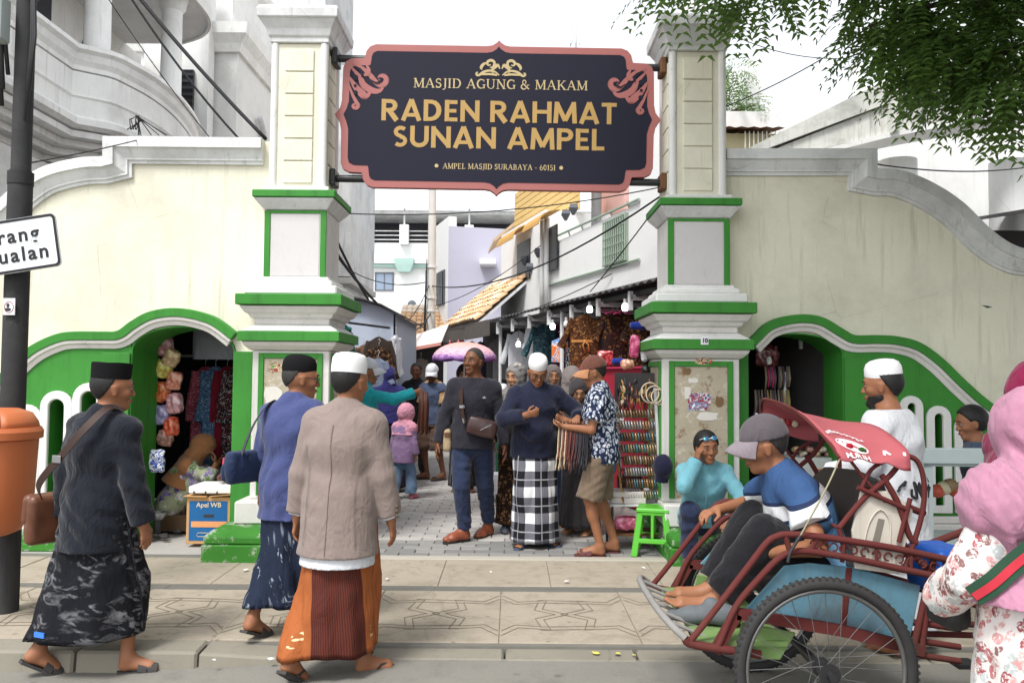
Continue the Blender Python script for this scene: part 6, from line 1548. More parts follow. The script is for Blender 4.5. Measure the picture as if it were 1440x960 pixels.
def pouch(c, half, Mr, vox=.008, k=.03, puff=.0):
    F = Field(np.array(c)-max(half)*1.6-.03, np.array(c)+max(half)*1.6+.03, vox); r = min(half[1]*.9, .035); n = np.array(Mr)
    hx, hy, hz = half[0]-r, max(half[1]-r, .001), half[2]-r
    x, y, z = F.ax[0][:, None, None]-c[0], F.ax[1][None, :, None]-c[1], F.ax[2][None, None, :]-c[2]
    q = [x*n[0][i]+y*n[1][i]+z*n[2][i] for i in range(3)]
    e = [np.maximum(np.abs(q[0])-hx, 0), np.maximum(np.abs(q[1])-hy, 0), np.maximum(np.abs(q[2])-hz, 0)]
    F.f = (np.sqrt(e[0]**2+e[1]**2+e[2]**2)-r+puff*((q[0]/half[0])**2+(q[2]/half[2])**2)).astype(np.float32)
    F.creases(.0022, 5, ((1, 0, .4), (0, .3, 1)), (.05, .12), 4); return F
def Mat3(rz, rx=0, ry=0): return rotm('Z', rz) @ rotm('X', rx) @ rotm('Y', ry)

# 1 man in black cap and dark shirt, nearest on the left
f = Figure(Body(1.60, feet=[(-.24, -.12, .05), (.19, .12, .012)], fyaw=(30, 62), fpitch=(32, 0), head=(-32, 0, 0), lean=(3, 2), build=1.04, kneep=[(-.1, 1, 0), (.4, .8, 0)], hands=[(-.28, .03, .78), (.29, .06, .74)], toes=True),
           'man in black velvet cap, dark shirt and black patterned sarong, nearest on the left', G(128, 948, -.115), -22, SK_BROWN, .0065)
f.face(); f.hair(HAIR, -.045, .0); f.cap(VELV, PECI, 'cap', noisez=.004); f.shirt(C_DNAVY, .030, -.22, 1.0, .014, True, .009, .007)
f.sarong(SAR_BLACK, .20, None, .28, .17, 30, (-.03, 0), 7, .014, tilt=.03); f.shoe(SLIP, 'slide'); PEOPLE['peci'] = f
bg_ = bag_thing(f, 'shoulder_bag', 'brown leather shoulder bag hanging on the man in dark shirt')
BRL = plain('brown_leather', srgb(96, 58, 40), .42, .25, 9, .45, bump=.3); BRD = plain('dark_brown_strap', srgb(52, 34, 27), .6, .2, 14, bump=.3)
link('bag_body', pouch((-.315, -.02, .80), (.045, .12, .135), Mat3(-18, 0, 6)).mesh('bag_body', BRL), None, bg_)
link('bag_flap', pouch((-.335, -.02, .855), (.035, .125, .085), Mat3(-18, 0, 6)).mesh('bag_flap', BRL), None, bg_)
B = f.B; strap_mesh(f, [(-.29, -.10, .93), (-.17, -.20, 1.02), (-.02, -.205, 1.16), (.09, -.165, 1.30), (.125, -.05, 1.408), (.10, .06, 1.38)], .042).build('strap', BRD, bg_, smooth=True, angle=40)
m = MB(); c = Vector((-.035, -.212, 1.15)); m.box(c.x-.03, c.x+.03, c.y-.008, c.y, c.z-.02, c.z+.02); m.build('buckle', MET, bg_, bevel=.003)
m = MB(); m.box(-.09, -.02, -.232, -.230, .175, .20)
f.mb('care_tag', MB().box(-.17, -.10, -.205, -.199, .235, .262), plain('blue_tag', srgb(60, 120, 210), .5), False)

# 2 man in blue shirt and black cap
f = Figure(Body(1.535, feet=[(-.10, -.18, .04), (.13, .16, .012)], fyaw=(8, 15), fpitch=(24, 0), head=(-48, 4, 0), lean=(3, 0), build=1.0, hands=[(-.27, .10, .76), (.28, .12, .78)]),
           'man in blue shirt, round black cap and glasses walking towards the gate', G(405, 888), -18, SK_BROWN, .0065)
f.face(glasses=BLACKM); f.hair(HAIRG, -.04, -.02, .003); f.cap(VELV, RIM, 'cap', c=(0, -.015, .045)); f.shirt(C_BLUE, .034, -.20, .82, .02, True, .009, .008)
f.sarong(SAR_NAVY, .18, None, .18, .15, 60, (.0, -.02), 8, .013); f.shoe(SLIP, 'slide'); f.mb('cuff', MB(), C_WHITE) if 0 else None
bg_ = bag_thing(f, 'shoulder_bag', 'navy blue fabric shoulder bag on the man in blue shirt'); NAVB = cloth('navy_nylon', srgb(34, 48, 78), .6)
link('bag_body', pouch((-.27, -.07, .94), (.06, .125, .115), Mat3(-20, 0, 4), puff=.03).mesh('bag_body', NAVB), None, bg_); link('front_pocket', pouch((-.305, -.09, .915), (.04, .10, .07), Mat3(-20, 0, 4), puff=.02).mesh('front_pocket', NAVB), None, bg_)
strap_mesh(f, [(-.24, -.13, 1.02), (-.19, -.15, 1.11), (-.145, -.13, 1.22), (-.125, -.03, 1.312), (-.125, .06, 1.28)], .04).build('strap', cloth('dark_webbing', srgb(44, 46, 56)), bg_, smooth=True, angle=40)
MB().tube([(-.37, -.12, .99), (-.375, -.12, .95)], .008, 6).build('zip_pull', plain('pink_pull', srgb(220, 80, 110), .5), bg_)

# 3 man in taupe blazer
f = Figure(Body(1.605, feet=[(-.18, -.15, .06), (.15, .11, .012)], fyaw=(12, 58), fpitch=(34, 0), head=(-22, 2, 0), lean=(3, 1), build=1.0, hands=[(-.25, .02, .76), (.265, .07, .74)]),
           'man in taupe blazer, white cap and orange sarong seen from behind', G(474, 955, -.075), -10, SK_BROWN, .0065)
f.face(); f.hair(HAIR, -.05, .0); f.cap(CAPW, KOP, 'cap'); f.shirt(C_WHITE, .022, -.30, .97, .004, True, .010, .004, flare=.03, name='white_shirt')
bz = f.shirt(C_TAUPE, .036, -.245, .94, .008, True, .008, .0035, flare=.032, name='blazer')
SEAM = plain('seam_shadow', srgb(112, 100, 96), .9); f.seam('back_seam', bz, [(.0, 1.30), (.004, 1.1), (0, .92), (-.004, .66)], -1, SEAM, .0018); f.seam('back_seam', bz, [(-.15, 1.20), (-.125, 1.0), (-.135, .70)], -1, SEAM, .0014); f.seam('back_seam', bz, [(.15, 1.20), (.125, 1.0), (.135, .70)], -1, SEAM, .0014)
f.sarong(SAR_ORANGE, .15, None, .20, .155, 28, (-.01, -.01), 6, .012, tilt=.02); f.shoe(SLIP, 'flip')
BTN = plain('horn_button', (.10, .075, .05), .4)
for k in range(3):
    w = Vector(f.B.wri[1])+Vector((.045, -.045, .035+.024*k)); f.mb('sleeve_button', MB().ball(w, .009, 8, 5), BTN)
PEOPLE['blazer'] = f

# 4 seated woman in the left arch
X0 = P(262, 690, 7.72).x
f = Figure(Body(1.5, pelvis=(0, -.06, .17), lean=(22, 0), head=(10, 24, 0), feet=[(-.12, .36, 0), (.12, .36, 0)], hands=[(-.10, .33, .50), (.05, .335, .545)], poles=[(-1, 0, -.6), (1, 0, -.6)], hdir=[(0, .2, 1), (-.1, -.1, 1)], palm=[(0, 1, 0), (0, -1, 0)]),
           'seated woman in brown headscarf and purple flowered dress under the left arch', (X0-.06, 7.70, .06), -78, SK_BROWN, .009)
f.face(); f.hijab(C_BROWN, .30, flare=.09); f.shirt(PURPF, .03, -.2, .8, .01, False, .011); f.trousers(PURPF, .06, .95, vox=.012, name='skirt', wide=.05)

# 5 man in charcoal long sleeve top
f = Figure(Body(1.70, feet=[(-.15, -.20, .0), (.10, .06, .012)], fyaw=(35, 58), head=(-38, -2, 0), lean=(0, -2), build=1.08, hands=[(-.30, .06, .80), (.32, .05, .80)], kneep=[(.1, 1, 0), (.3, 1, 0)]),
           'man in charcoal long-sleeved top and dark jeans facing the street', G(662, 759), 186, SK_DARK, .0075)
f.face(); f.hair(HAIRG, -.02, .045, .002); f.shirt(C_BLACK, .020, -.10, 1.0, .006, False, .010, .006); f.trousers(C_DENIM, .014, .97, vox=.010); f.shoe(TANSHOE, 'shoe'); PEOPLE['black'] = f
t_ = text_mesh('ak:', .030, .001); put_text('chest_print', t_, plain('grey_print', (.5, .5, .52)), Matrix.Translation((-.10, .158, 1.285)) @ Matrix.Rotation(R(180), 4, 'Z') @ Matrix.Rotation(R(86), 4, 'X'), f.o)
bg_ = bag_thing(f, 'waist_bag', 'dark brown leather sling bag across the man in charcoal top'); DBL = plain('dark_brown_leather', srgb(58, 38, 36), .35, .25, 9, .5, bump=.25)
link('bag_body', pouch((-.08, .19, 1.02), (.15, .055, .095), Mat3(-4, 0, -14), puff=.018).mesh('bag_body', DBL), None, bg_)
strap_mesh(f, [(.075, .185, 1.06), (.095, .165, 1.16), (.105, .135, 1.30), (.095, .04, 1.425), (.085, -.05, 1.40)], .038).build('strap', BRD, bg_, smooth=True, angle=40)
m = MB(); m.box(.078, .122, .163, .172, 1.19, 1.215); m.tube([(.08, .185, 1.06), (.09, .18, 1.10)], .01, 8); m.build('buckle', MET, bg_); MB().tube([(-.16, .243, 1.05), (-.06, .248, 1.0)], .004, 6).build('zip', MET, bg_)
bg_ = bag_thing(f, 'phone_pouch', 'small beige phone pouch on the belt of the man in jeans', 'pouch'); link('pouch_body', pouch((.225, .06, .90), (.035, .03, .10), Mat3(0, 4)).mesh('pouch_body', cloth('beige_canvas', srgb(160, 140, 110))), None, bg_)
MB().box(.20, .25, .088, .096, .93, .97).build('pouch_flap', BRL, bg_, bevel=.004)

# 6 man in white cap and plaid sarong
f = Figure(Body(1.62, feet=[(-.12, -.03, .012), (.11, .06, .012)], fyaw=(-30, 25), head=(4, 26, 0), lean=(4, 0), build=1.16, belly=.06, hands=[(-.33, .27, 1.12), (.10, .30, 1.15)], poles=[(-1, -.3, -.6), (1, -.3, -.6)], curl=(45, 70), palm=[(0, 0, -1), (-1, 0, .6)]),
           'man in white skullcap and navy shirt looking down at his hand', G(752, 766), 184, SK_BROWN, .0075)
f.face(glasses=BLACKM); f.hair(HAIR, -.03, .02, .003); f.cap(CAPW, RIM, 'cap', c=(0, -.012, .055)); f.shirt(C_NAVY, .032, -.12, .95, .012, True, .010, .008); f.sarong(PLAID, .05, None, .215, .20, 0, (0, .02), 6, .012); f.shoe(SLIPB, 'slide')

# 7 necklace seller
f = Figure(Body(1.61, feet=[(-.09, .05, .012), (.09, -.06, .012)], fyaw=(0, 0), head=(8, 16, 0), lean=(2, 0), build=1.0, hands=[(-.13, .285, 1.06), (.03, .30, 1.10)], poles=[(-.6, -1, -.6), (.6, -1, -.6)], curl=(40, 55), palm=[(.4, 0, 1), (-1, 0, .3)]),
           'necklace seller in brown peaked cap, leaf print shirt and khaki shorts', G(845, 779), 80, SK_BROWN, .0075)
f.face(); f.hair(HAIR, -.05, .0); f.peaked_cap(cloth('rust_brown_cap', srgb(104, 66, 56)), cloth('tan_peak', srgb(176, 126, 92))); f.shirt(LEAFY, .03, -.12, .36, .016, True, .010, .007); f.trousers(C_KHAKI, .03, .50, vox=.011, wide=.018, name='shorts'); f.shoe(SLIPR, 'slide'); SELLER = f
BEADC = [(36, 30, 32), (100, 44, 40), (30, 30, 38), (196, 180, 150), (70, 34, 30), (24, 26, 30), (120, 70, 50), (44, 44, 56)]
beads = [plain('beads_%d' % i, srgb(*c), .4, .3, 60, .5, bump=.5, bscale=160) for i, c in enumerate(BEADC)]
Ba = f.B; e0, w0 = Ba.elb[0], Ba.wri[0]
for i in range(26):
    t0 = .12+1.15*i/25; c = e0+(w0-e0)*t0; ln = random.uniform(.30, .42); sp = random.uniform(-.012, .012); d = (w0-e0)/np.linalg.norm(w0-e0); sd = V3(d[1], -d[0], 0)
    pts = []
    for k in range(15):
        a = k/14; s_ = math.sin(math.pi*a)
        side = (a-.5)*2*(.045+.012*random.random()); z = -ln*(abs(a-.5)*2)**.55+.035 if True else 0
        pts.append(c+sd*side+V3(0, 0, z)+d*(sp*abs(a-.5)*2+random.uniform(-.002, .002)))
    m = MB(); m.tube(pts, [.0055+.0012*math.sin(k*2.6) for k in range(15)], 6)
    o = m.build('bead_necklace', beads[(i*5+i//4) % 8], None, smooth=True); o.location = f.loc; o.rotation_euler = (0, 0, f.rz)
    tag(o, '%s bead strand, %s from the elbow on the seller\'s forearm' % (('near-black', 'maroon', 'black', 'cream', 'dark red', 'jet', 'brown', 'slate')[(i*5+i//4) % 8], nth(i)), 'necklace', 'bead strands on the seller\'s arm')

# 8-11 women behind them
f = Figure(Body(1.54, head=(28, 12, 0), hands=[(-.16, .22, .98), (.16, .22, .98)], build=.98), 'woman in plain grey headscarf behind the necklace seller', (G(797, 722).x-.02, 7.95, 0), 176, SK_LIGHT, .009)
f.face(); f.hijab(C_GREY, .24); f.shirt(cloth('faded_denim_jacket', srgb(86, 112, 150)), .026, -.18, .95); f.sarong(C_DBLUE, .10, None, .21, .19); f.shoe(SLIPR, 'slide')
f = Figure(Body(1.56, head=(-30, 6, 0), hands=[(-.2, .15, .85), (.22, .15, .86)]), 'woman in mottled grey headscarf and brown batik skirt behind the white cap', (P(727, 700, 7.65).x, 7.65, 0), 176, SK_LIGHT, .009)
f.face(); f.hijab(GREYPAT, .24); f.shirt(C_DGREY, .026, -.18, .95); f.sarong(BATIKB, .08, None, .20, .18); f.shoe(plain('grey_shoe', srgb(86, 92, 104), .6), 'shoe', i2=(0, 1))
f = Figure(Body(1.56, head=(20, 0, 0)), 'woman in taupe headscarf, hidden behind the grey headscarf', (P(777, 700, 8.75).x, 8.75, 0), 165, SK_LIGHT, .011)
f.face(); f.hijab(cloth('taupe_scarf', srgb(120, 110, 108)), .24); f.shirt(C_DGREY, .026, -.2, .95); f.sarong(C_DGREY, .08, None, .2, .18)
f = Figure(Body(1.42, head=(30, 20, 0)), 'short woman in dark charcoal headscarf beside the seller\'s cap', (P(812, 700, 7.45).x+.02, 7.55, 0), 150, SK_LIGHT, .011)
f.face(); f.hijab(C_DGREY, .26); f.shirt(C_DGREY, .026, -.2, .95); f.sarong(C_DGREY, .08, None, .2, .18)
# 12-17 people farther up the alley
g0 = G(567, 701)
f = Figure(Body(1.04, head=(-10, 4, 0), feet=[(-.08, -.08, 0), (.07, .10, 0)], build=1.1), 'small girl in pink headscarf, lavender top and jeans walking away', g0, -28, SK_LIGHT, .009)
f.hijab(C_LPINK, .20, inf=.006); f.shirt(C_LAV, .03, -.22, .95); f.trousers(C_LJEAN, .022, .97, wide=.02, vox=.012); f.shoe(plain('pink_shoe', srgb(206, 120, 140), .6), 'shoe')
f = Figure(Body(1.55, head=(15, 6, 0), hands=[(-.2, .15, .8), (.2, .2, .85)]), 'woman in long indigo headscarf walking beside the small girl', (P(545, 650, 10.2).x, 10.2, 0), 10, SK_LIGHT, .011)
f.hijab(C_NVSC, .50, flare=.10); f.sarong(cloth('dark_plum_robe', srgb(44, 34, 54)), .06, 1.0, .25, .22, tr=(.2, .17))
f = Figure(Body(1.52, head=(-20, 0, 0)), 'woman in long white headscarf behind the indigo headscarf', (P(528, 650, 10.9).x, 10.9, 0), 5, SK_LIGHT, .011)
f.hijab(C_WHITE, .42, flare=.08); f.sarong(C_DGREY, .06, 1.0, .24, .2, tr=(.19, .16))
f = Figure(Body(1.60, head=(-6, 6, 0), hands=[(-.25, .08, .8), (.10, .50, 1.30)], poles=[None, (.4, -.3, -1)], curl=(20, 80)), 'bracelet seller in teal shirt and pale cap reaching out an arm', (P(508, 650, 7.9).x, 7.9, 0), -72, SK_BROWN, .009)
f.face(); f.hair(); f.peaked_cap(cloth('pale_grey_cap', srgb(190, 192, 198))); f.shirt(C_TEAL, .024, -.15, 1.0); f.trousers(C_DGREY, .02)
wr = f.W(f.B.wri[1])
for i in range(7):
    m = MB(); c = wr+Vector((.05+.012*i, -.02+.01*(i % 3), -.02)); ln = .34+.05*((i*3) % 4)/4
    m.tube([c+Vector((0, 0, .03)), c+Vector((.01, -.012, -.1)), c+Vector((.004, -.01, -ln)), c+Vector((.012, .006, -ln-.02)), c+Vector((.02, .012, -.1)), c+Vector((.006, .008, .03))], .010, 6)
    tag(m.build('bead_necklace', [beads[4], beads[6], plain('tan_beads', srgb(150, 112, 78), .5, .4, 50)][i % 3], None, smooth=True), nth(i)+' wooden bead strand from the wrist, dangling from the teal sleeved hand', 'necklace', 'wooden strands in the teal sleeved hand')
f = Figure(Body(1.60, head=(24, 18, 0), feet=[(-.14, .0, .012), (.12, .05, .012)], fyaw=(20, 60)), 'street vendor in white peaked cap, tan shirt and brown shorts', G(608, 674), 150, SK_DARK, .010)
f.face(); f.hair(); f.peaked_cap(C_WHITE); f.shirt(C_TAN, .028, -.12, .40); f.shirt(cloth('slate_vest', srgb(70, 80, 104)), .036, -.10, .08, 0, False, name='vest'); f.trousers(C_SHORTS, .03, .54, wide=.02, name='shorts'); f.shoe(SLIP, 'slide')
f = Figure(Body(1.30, head=(0, 4, 0)), 'girl in white headscarf standing beyond the man in charcoal', (P(707, 600, 10.6).x, 10.6, 0), 180, SK_LIGHT, .010)
f.face(); f.hijab(C_WHITE, .22); f.sarong(cloth('pale_lilac_dress', srgb(190, 182, 206)), .05, .98, .22, .2, tr=(.17, .14)); f.shirt(cloth('pale_lilac_dress', (.5, .5, .5)), .02, -.05, .95)
f = Figure(Body(1.62, head=(0, 0, 0)), 'dark-haired man in black shirt deep in the alley', (P(585, 600, 11.6).x, 11.6, 0), 175, SK_DARK, .012)
f.face(); f.hair(); f.shirt(C_BLKTR, .024, -.12, .4); f.trousers(C_DGREY, .02)
f = Figure(Body(1.58, hands=[(-.2, .2, 1.05), (.12, .22, 1.02)], head=(0, 10, 0)), 'shopper under the purple umbrella behind the man in charcoal', (P(652, 600, 10.2).x, 10.2, 0), 180, SK_LIGHT, .012)
f.face(); f.hijab(C_DGREY, .2); f.shirt(C_BLKTR, .026, -.15, .95); f.sarong(C_BLKTR, .08, None, .2, .18); UMB = f

# 18 seated youth
f = Figure(Body(1.62, pelvis=(0, -.10, .345), lean=(24, 0), head=(12, -18, 0), feet=[(-.22, .34, .012), (.15, .22, .012)], fyaw=(-15, 12), kneep=[(-.35, 1, .6), (.15, 1, .6)], hands=[(-.13, .42, .44), (.085, .235, .845)], poles=[(-1, .2, -.3), (.6, .6, -1)], hdir=[None, (-.2, 0, 1)], palm=[(0, 0, -1), (-.9, -.4, 0)], curl=(40, 70), build=.97),
           'youth in aqua shirt sitting on the pillar step, hand on his cheek', (P(990, 700, 6.30).x, 6.33, 0), 176, SK_BROWN, .007)
f.face(); f.hair(HAIR, -.03, .055, .014); f.shirt(C_AQUA, .026, -.05, 1.0, .006, True, .009, .006); f.trousers(C_DENIM, .020, .97, vox=.010); f.shoe(plain('grey_brown_shoe', srgb(96, 84, 78), .7), 'shoe')
B = f.B; m = MB()
GL = plain('mirrored_lens', srgb(90, 150, 190), .08, .3, 8, .8, .6, bump=0)
for sx in (-1, 1):
    e = f.mb('sunglass_lens', MB().ball(B.L((sx*.030, .080, .088)), (.026, .010, .020), 12, 7, Matrix((B.HM @ rotm('X', 40)).tolist())), GL)
m.tube([B.L((-.012, .092, .092)), B.L((.012, .092, .092))], .003, 6)
for sx in (-1, 1): m.tube([B.L((sx*.054, .076, .09)), B.L((sx*.083, .0, .06))], .003, 6)
f.mb('sunglass_frame', m, plain('white_frame', (.7, .7, .72), .4))
w = Vector(B.wri[1]); e_ = Vector(B.elb[1]); d_ = (w-e_).normalized(); f.mb('wristband', MB().tube([w-d_*.035, w+d_*.005], .040, 14), plain('maroon_band', srgb(70, 24, 36), .8))
f.mb('placket', MB().tube([B.pel+B.up*.08+B.fwd*.135, B.chest+B.fwd*.142, B.pel+B.up*.44+B.fwd*.10], .006, 6), C_AQUA)
f.mb('collar', MB().tube([tuple(B.neck+rotm('Z', a) @ V3(0, .066, .018)) for a in range(-150, 151, 25)], .014, 8), cloth('dark_collar', srgb(38, 50, 60)))
PEOPLE['youth'] = f

# 20 man in white robe behind the becak
f = Figure(Body(1.545, head=(14, 4, 0), build=1.14, hands=[(-.25, .25, .95), (.25, .28, .95)], lean=(2, 0)), 'bearded man in white skullcap and white robe behind the becak', (P(1262, 700, 4.45).x, 4.50, -.02), 46, SK_BROWN, .007)
f.face(); f.hair(HAIR, -.055, .0, .008); f.cap(CAPW, RIM, 'cap', c=(0, -.012, .052)); rb_ = f.shirt(C_WHITE, .04, -.36, 1.0, .02, False, .009, .007, flare=.03, name='robe'); f.sarong(C_WHITE, .12, None, .22, .2)
F = Field(f.B.hc-.17, f.B.hc+.12, .007); B = f.B; h = B.hk; F.cap(B.L((0, .03, -.055)), B.L((0, .055, -.095)), (.066*h, .062*h), (.036*h, .044*h), B.HM @ V3(1, 0, 0), 0); F.half(B.L((0, .0, -.040)), B.HM @ V3(0, .15, 1)/1.011); F.creases(.002, 3, ((1, 0, 1),), (.02, .04), 4); F.half(B.L((0, -.005, 0)), B.HM @ V3(0, -1, 0)); f.add('beard', F.mesh('beard', HAIR))
INK = plain('black_print', (.02, .02, .024), .8)
rr = random.Random(5)
for i in range(9):   # brush lettering printed across the lower back
    x0 = -.17+.042*i; f.seam('back_print', rb_, [(x0+rr.uniform(-.025, .025), .90+rr.uniform(-.05, .05)) for _ in range(4)], -1, INK, .007, -.002)
# 21 boy
f = Figure(Body(1.24, head=(20, 10, 0)), 'boy with short black hair behind the pale rail on the right', (P(1378, 620, 5.4).x, 5.4, 0), 62, SK_BROWN, .009)
f.face(); f.hair(HAIR, -.05, .05, .012); f.shirt(cloth('slate_tshirt', srgb(70, 80, 100)), .024, -.12, .4, collar=False); f.trousers(C_DGREY, .02)
# 22 woman in pink headscarf
f = Figure(Body(1.43, head=(-5, 8, 0), lean=(3, 0), build=1.16, hands=[(-.21, .22, .82), (.24, .2, .82)], poles=[(-.7, -.5, -.8), (1, -.5, -.5)]), 'woman in dusty pink headscarf and floral dress in the right foreground', (1.635, 2.42, -.05), 12, SK_LIGHT, .0075)
hj = f.hijab(C_PINK, .40, .008, inf=.03, opening=True, flare=.15, cr=.009, dirs=((1, .5, .35), (.9, -.4, .5), (1, .2, -.2)), wl=(.035, .07)); fs_ = f.shirt(FLORAL, .040, -.12, .97, .016, False, .009, .007, sl_inf=.036); f.sarong(FLORAL, .10, .97, .30, .28, 0, (0, 0), 9, .02, tr=(.185, .16)); PINKW = f
bg_ = bag_thing(f, 'shoulder_bag', 'black bag on a green and red strap behind the woman in pink')
sq = f.surf([hj, fs_], [(.10, 1.32), (.0, 1.24), (-.12, 1.12), (-.22, 1.0), (-.30, .90), (-.33, .83)], n=2)
strap_mesh(f, [(x, y-.006, z) for x, y, z in sq], .060).build('strap', plain('green_webbing', srgb(34, 66, 48), .8, .15, 30), bg_, smooth=True, angle=40)
strap_mesh(f, [(x, y-.0115, z) for x, y, z in sq], .022).build('strap_stripe', plain('red_webbing', srgb(176, 44, 58), .8, .15, 30), bg_, smooth=True, angle=40)
link('bag_body', pouch((-.20, .20, .80), (.04, .07, .06), Mat3(0)).mesh('bag_body', plain('black_leather', (.02, .02, .02), .4)), None, bg_)
b_ = Vector(sq[5]); MB().tube([b_+Vector(q) for q in ((-.035, -.018, .02), (.0, -.018, .045), (.04, -.018, -.0), (.0, -.018, -.03))], .004, 6, closed=True).build('buckle', MET, bg_)
# 23 woman in maroon headscarf
f = Figure(Body(1.56, head=(0, 0, 0)), 'woman in maroon headscarf at the right edge behind the pink headscarf', (1.985, 3.05, -.05), -82, SK_LIGHT, .010)
f.hijab(C_MAROON, .4, flare=.06); f.shirt(C_MAROON, .03, -.2, .97); f.sarong(C_DGREY, .08, None, .22, .2)
# ------------------------------------------------------------------ becak (pedal rickshaw)
YN, YFR = 3.22, 4.16
RED = stained('maroon_frame_paint', srgb(92, 42, 40), (.10, .055, .035), .8, streak=False); RUB = plain('tyre_rubber', (.035, .034, .034), .8, .25, 25, bump=.4, bscale=90); RIMM = plain('steel_rim', (.26, .26, .26), .35, .2, 20, .5, .85)
BLUEP = stained('faded_blue_panel', srgb(92, 134, 152), (.10, .07, .05), 1.1, sc1=3.5); GRNP = stained('faded_green_panel', srgb(112, 140, 84), (.12, .10, .07), .7, sc1=3)
BK = thing('becak', 'old maroon pedal rickshaw with blue panels and torn red hood', 'rickshaw', (1.4, 3.7, -.05))
def BP(px, py, Y=YN): return P(px, py, Y)
def tb(name, pts, r=.014, mat=RED, n=8, sm=4): 
    c = bez([tuple(p) for p in pts], sm) if len(pts) > 2 else [tuple(p) for p in pts]; return MB().tube(c, r, n).build(name, mat, BK, smooth=True, angle=50)
zr = road_z(1.3); RW = .365; XW = BP(1161, 900, YN-.02).x; zc = zr+RW
def wheel(x, y, R_=RW, ns=28):
    root = MB().tube([(x+(R_-.024)*math.cos(a), y, zc-RW+R_+(R_-.024)*math.sin(a)) for a in [2*math.pi*i/56 for i in range(56)]], .024, 10, closed=True).build('wheel', RUB, BK, smooth=True)
    cz = zc-RW+R_
    m = MB()
    for i in range(84):
        a = 2*math.pi*i/84
        for s in (-1, 1): m.obox((x+(R_-.004)*math.cos(a), y+s*.011, cz+(R_-.004)*math.sin(a)), (.005, .008, .004), Matrix.Rotation(-a+math.pi/2, 3, 'Y'))
    o = m.build('tread', RUB, root, off=OFF[BK.name]); o['kind'] = 'stuff'
    MB().tube([(x+(R_-.052)*math.cos(a), y, cz+(R_-.052)*math.sin(a)) for a in [2*math.pi*i/56 for i in range(56)]], .011, 6, closed=True).build('rim', RIMM, root, smooth=True, off=OFF[BK.name])
    MB().tube([(x, y-.05, cz), (x, y+.05, cz)], .032, 14).build('hub', BLACKM, root, off=OFF[BK.name])
    for s in (-1, 1): MB().lathe([(.042, 0), (.042, .006)], (x, y+s*.04, cz), 14, M=Matrix.Rotation(R(90), 3, 'X')).build('hub_flange', BLACKM, root, off=OFF[BK.name])
    SPK = plain('dull_spoke', (.10, .10, .10), .6)
    for i in range(ns):
        a = 2*math.pi*i/ns; s = 1 if i % 2 else -1; b = a+(.9 if i % 4 < 2 else -.9)
        MB().tube([(x+.04*math.cos(b), y+s*.04, cz+.04*math.sin(b)), (x+(R_-.055)*math.cos(a), y, cz+(R_-.055)*math.sin(a))], .0015, 4).build('spoke', SPK, root, off=OFF[BK.name])
    return root
wheel(XW, YN-.02); wheel(XW, YFR+.04); wheel(XW+1.35, 3.7)
tb('axle', [(XW, YN-.1, zc), (XW, YFR+.1, zc)], .018, BLACKM)
# side rails, near and far: outer hoop, inner hoop
OUT = [(968, 903), (990, 877), (1051, 798), (1078, 763), (1092, 754), (1108, 751), (1150, 754), (1200, 761), (1265, 772), (1330, 786)]
INN = [(1005, 914), (1012, 903), (1035, 852), (1069, 811), (1096, 784), (1115, 776), (1140, 775), (1200, 785), (1265, 799), (1330, 813)]
for Yq, nm in ((YN+.05, 0), (YFR-.03, 1)):
    pa = [BP(x, y, YN+.05) for x, y in OUT]; pb = [BP(x, y, YN+.05) for x, y in INN]
    tb('side_rail', [Vector((p.x, Yq, p.z)) for p in pa], .014); tb('side_rail', [Vector((p.x, Yq, p.z)) for p in pb], .014)
    for i in range(12):   # scroll work between the rails
        f = .55+.43*i/11; 
        k0 = 6+int((i/12)*3); a = pa[min(k0, 9)].lerp(pa[min(k0+1, 9)], (i*.25) % 1); b = pb[min(k0, 9)].lerp(pb[min(k0+1, 9)], (i*.25) % 1)
        a = Vector((a.x, Yq, a.z)); b = Vector((b.x, Yq, b.z)); mid = (a+b)/2; r_ = .016
        MB().tube([mid+Vector((r_*math.cos(q)*(1 if i % 2 else -1), 0, r_*math.sin(q))) for q in [math.pi*2*k/9 for k in range(8)]], .004, 5).build('scroll', RED, BK, smooth=True)
        if i % 3 == 0: MB().tube([a, b], .007, 6).build('rail_post', RED, BK)
    for x, y, x2, y2 in ((1104, 752, 1112, 778),): tb('rail_post', [Vector((BP(x, y, YN+.05).x, Yq, BP(x, y, YN+.05).z)), Vector((BP(x2, y2, YN+.05).x, Yq, BP(x2, y2, YN+.05).z))], .012)
    # lower chassis rail
    ch = [BP(x, y, YN+.08) for x, y in ((1003, 914), (1034, 860), (1064, 864), (1182, 884), (1296, 912))]
    for a, b in zip(ch[:-1], ch[1:]): MB().bar((a.x, Yq+.01, a.z), (b.x, Yq+.01, b.z), .022, .045).build('chassis_bar', RED, BK)
    f0 = BP(968, 903); f1 = BP(1075, 926); tb('foot_rail', [(f0.x, Yq, f0.z), (f0.x+.04, Yq, f0.z-.025), (f1.x, Yq, f1.z)], .018)
f0 = BP(968, 903)
tb('foot_bar', [(f0.x, YN+.05, f0.z), (f0.x-.05, YN+.10, f0.z+.04), (f0.x-.075, YN+.3, f0.z+.055), (f0.x-.075, YFR-.25, f0.z+.055), (f0.x-.05, YFR-.08, f0.z+.04), (f0.x, YFR-.03, f0.z)], .016, stained('bare_steel', (.25, .24, .23), (.1, .07, .05), .6))
for k in range(6): y = YN+.14+.13*k; tb('foot_grating', [(f0.x-.07, y, f0.z+.05), (f0.x+.10, y, f0.z-.02)], .008, MATS['bare_steel'])
MB().box(f0.x+.06, f0.x+.42, YN+.07, YFR-.05, f0.z-.035, f0.z-.015).build('foot_board', GRNP, BK)
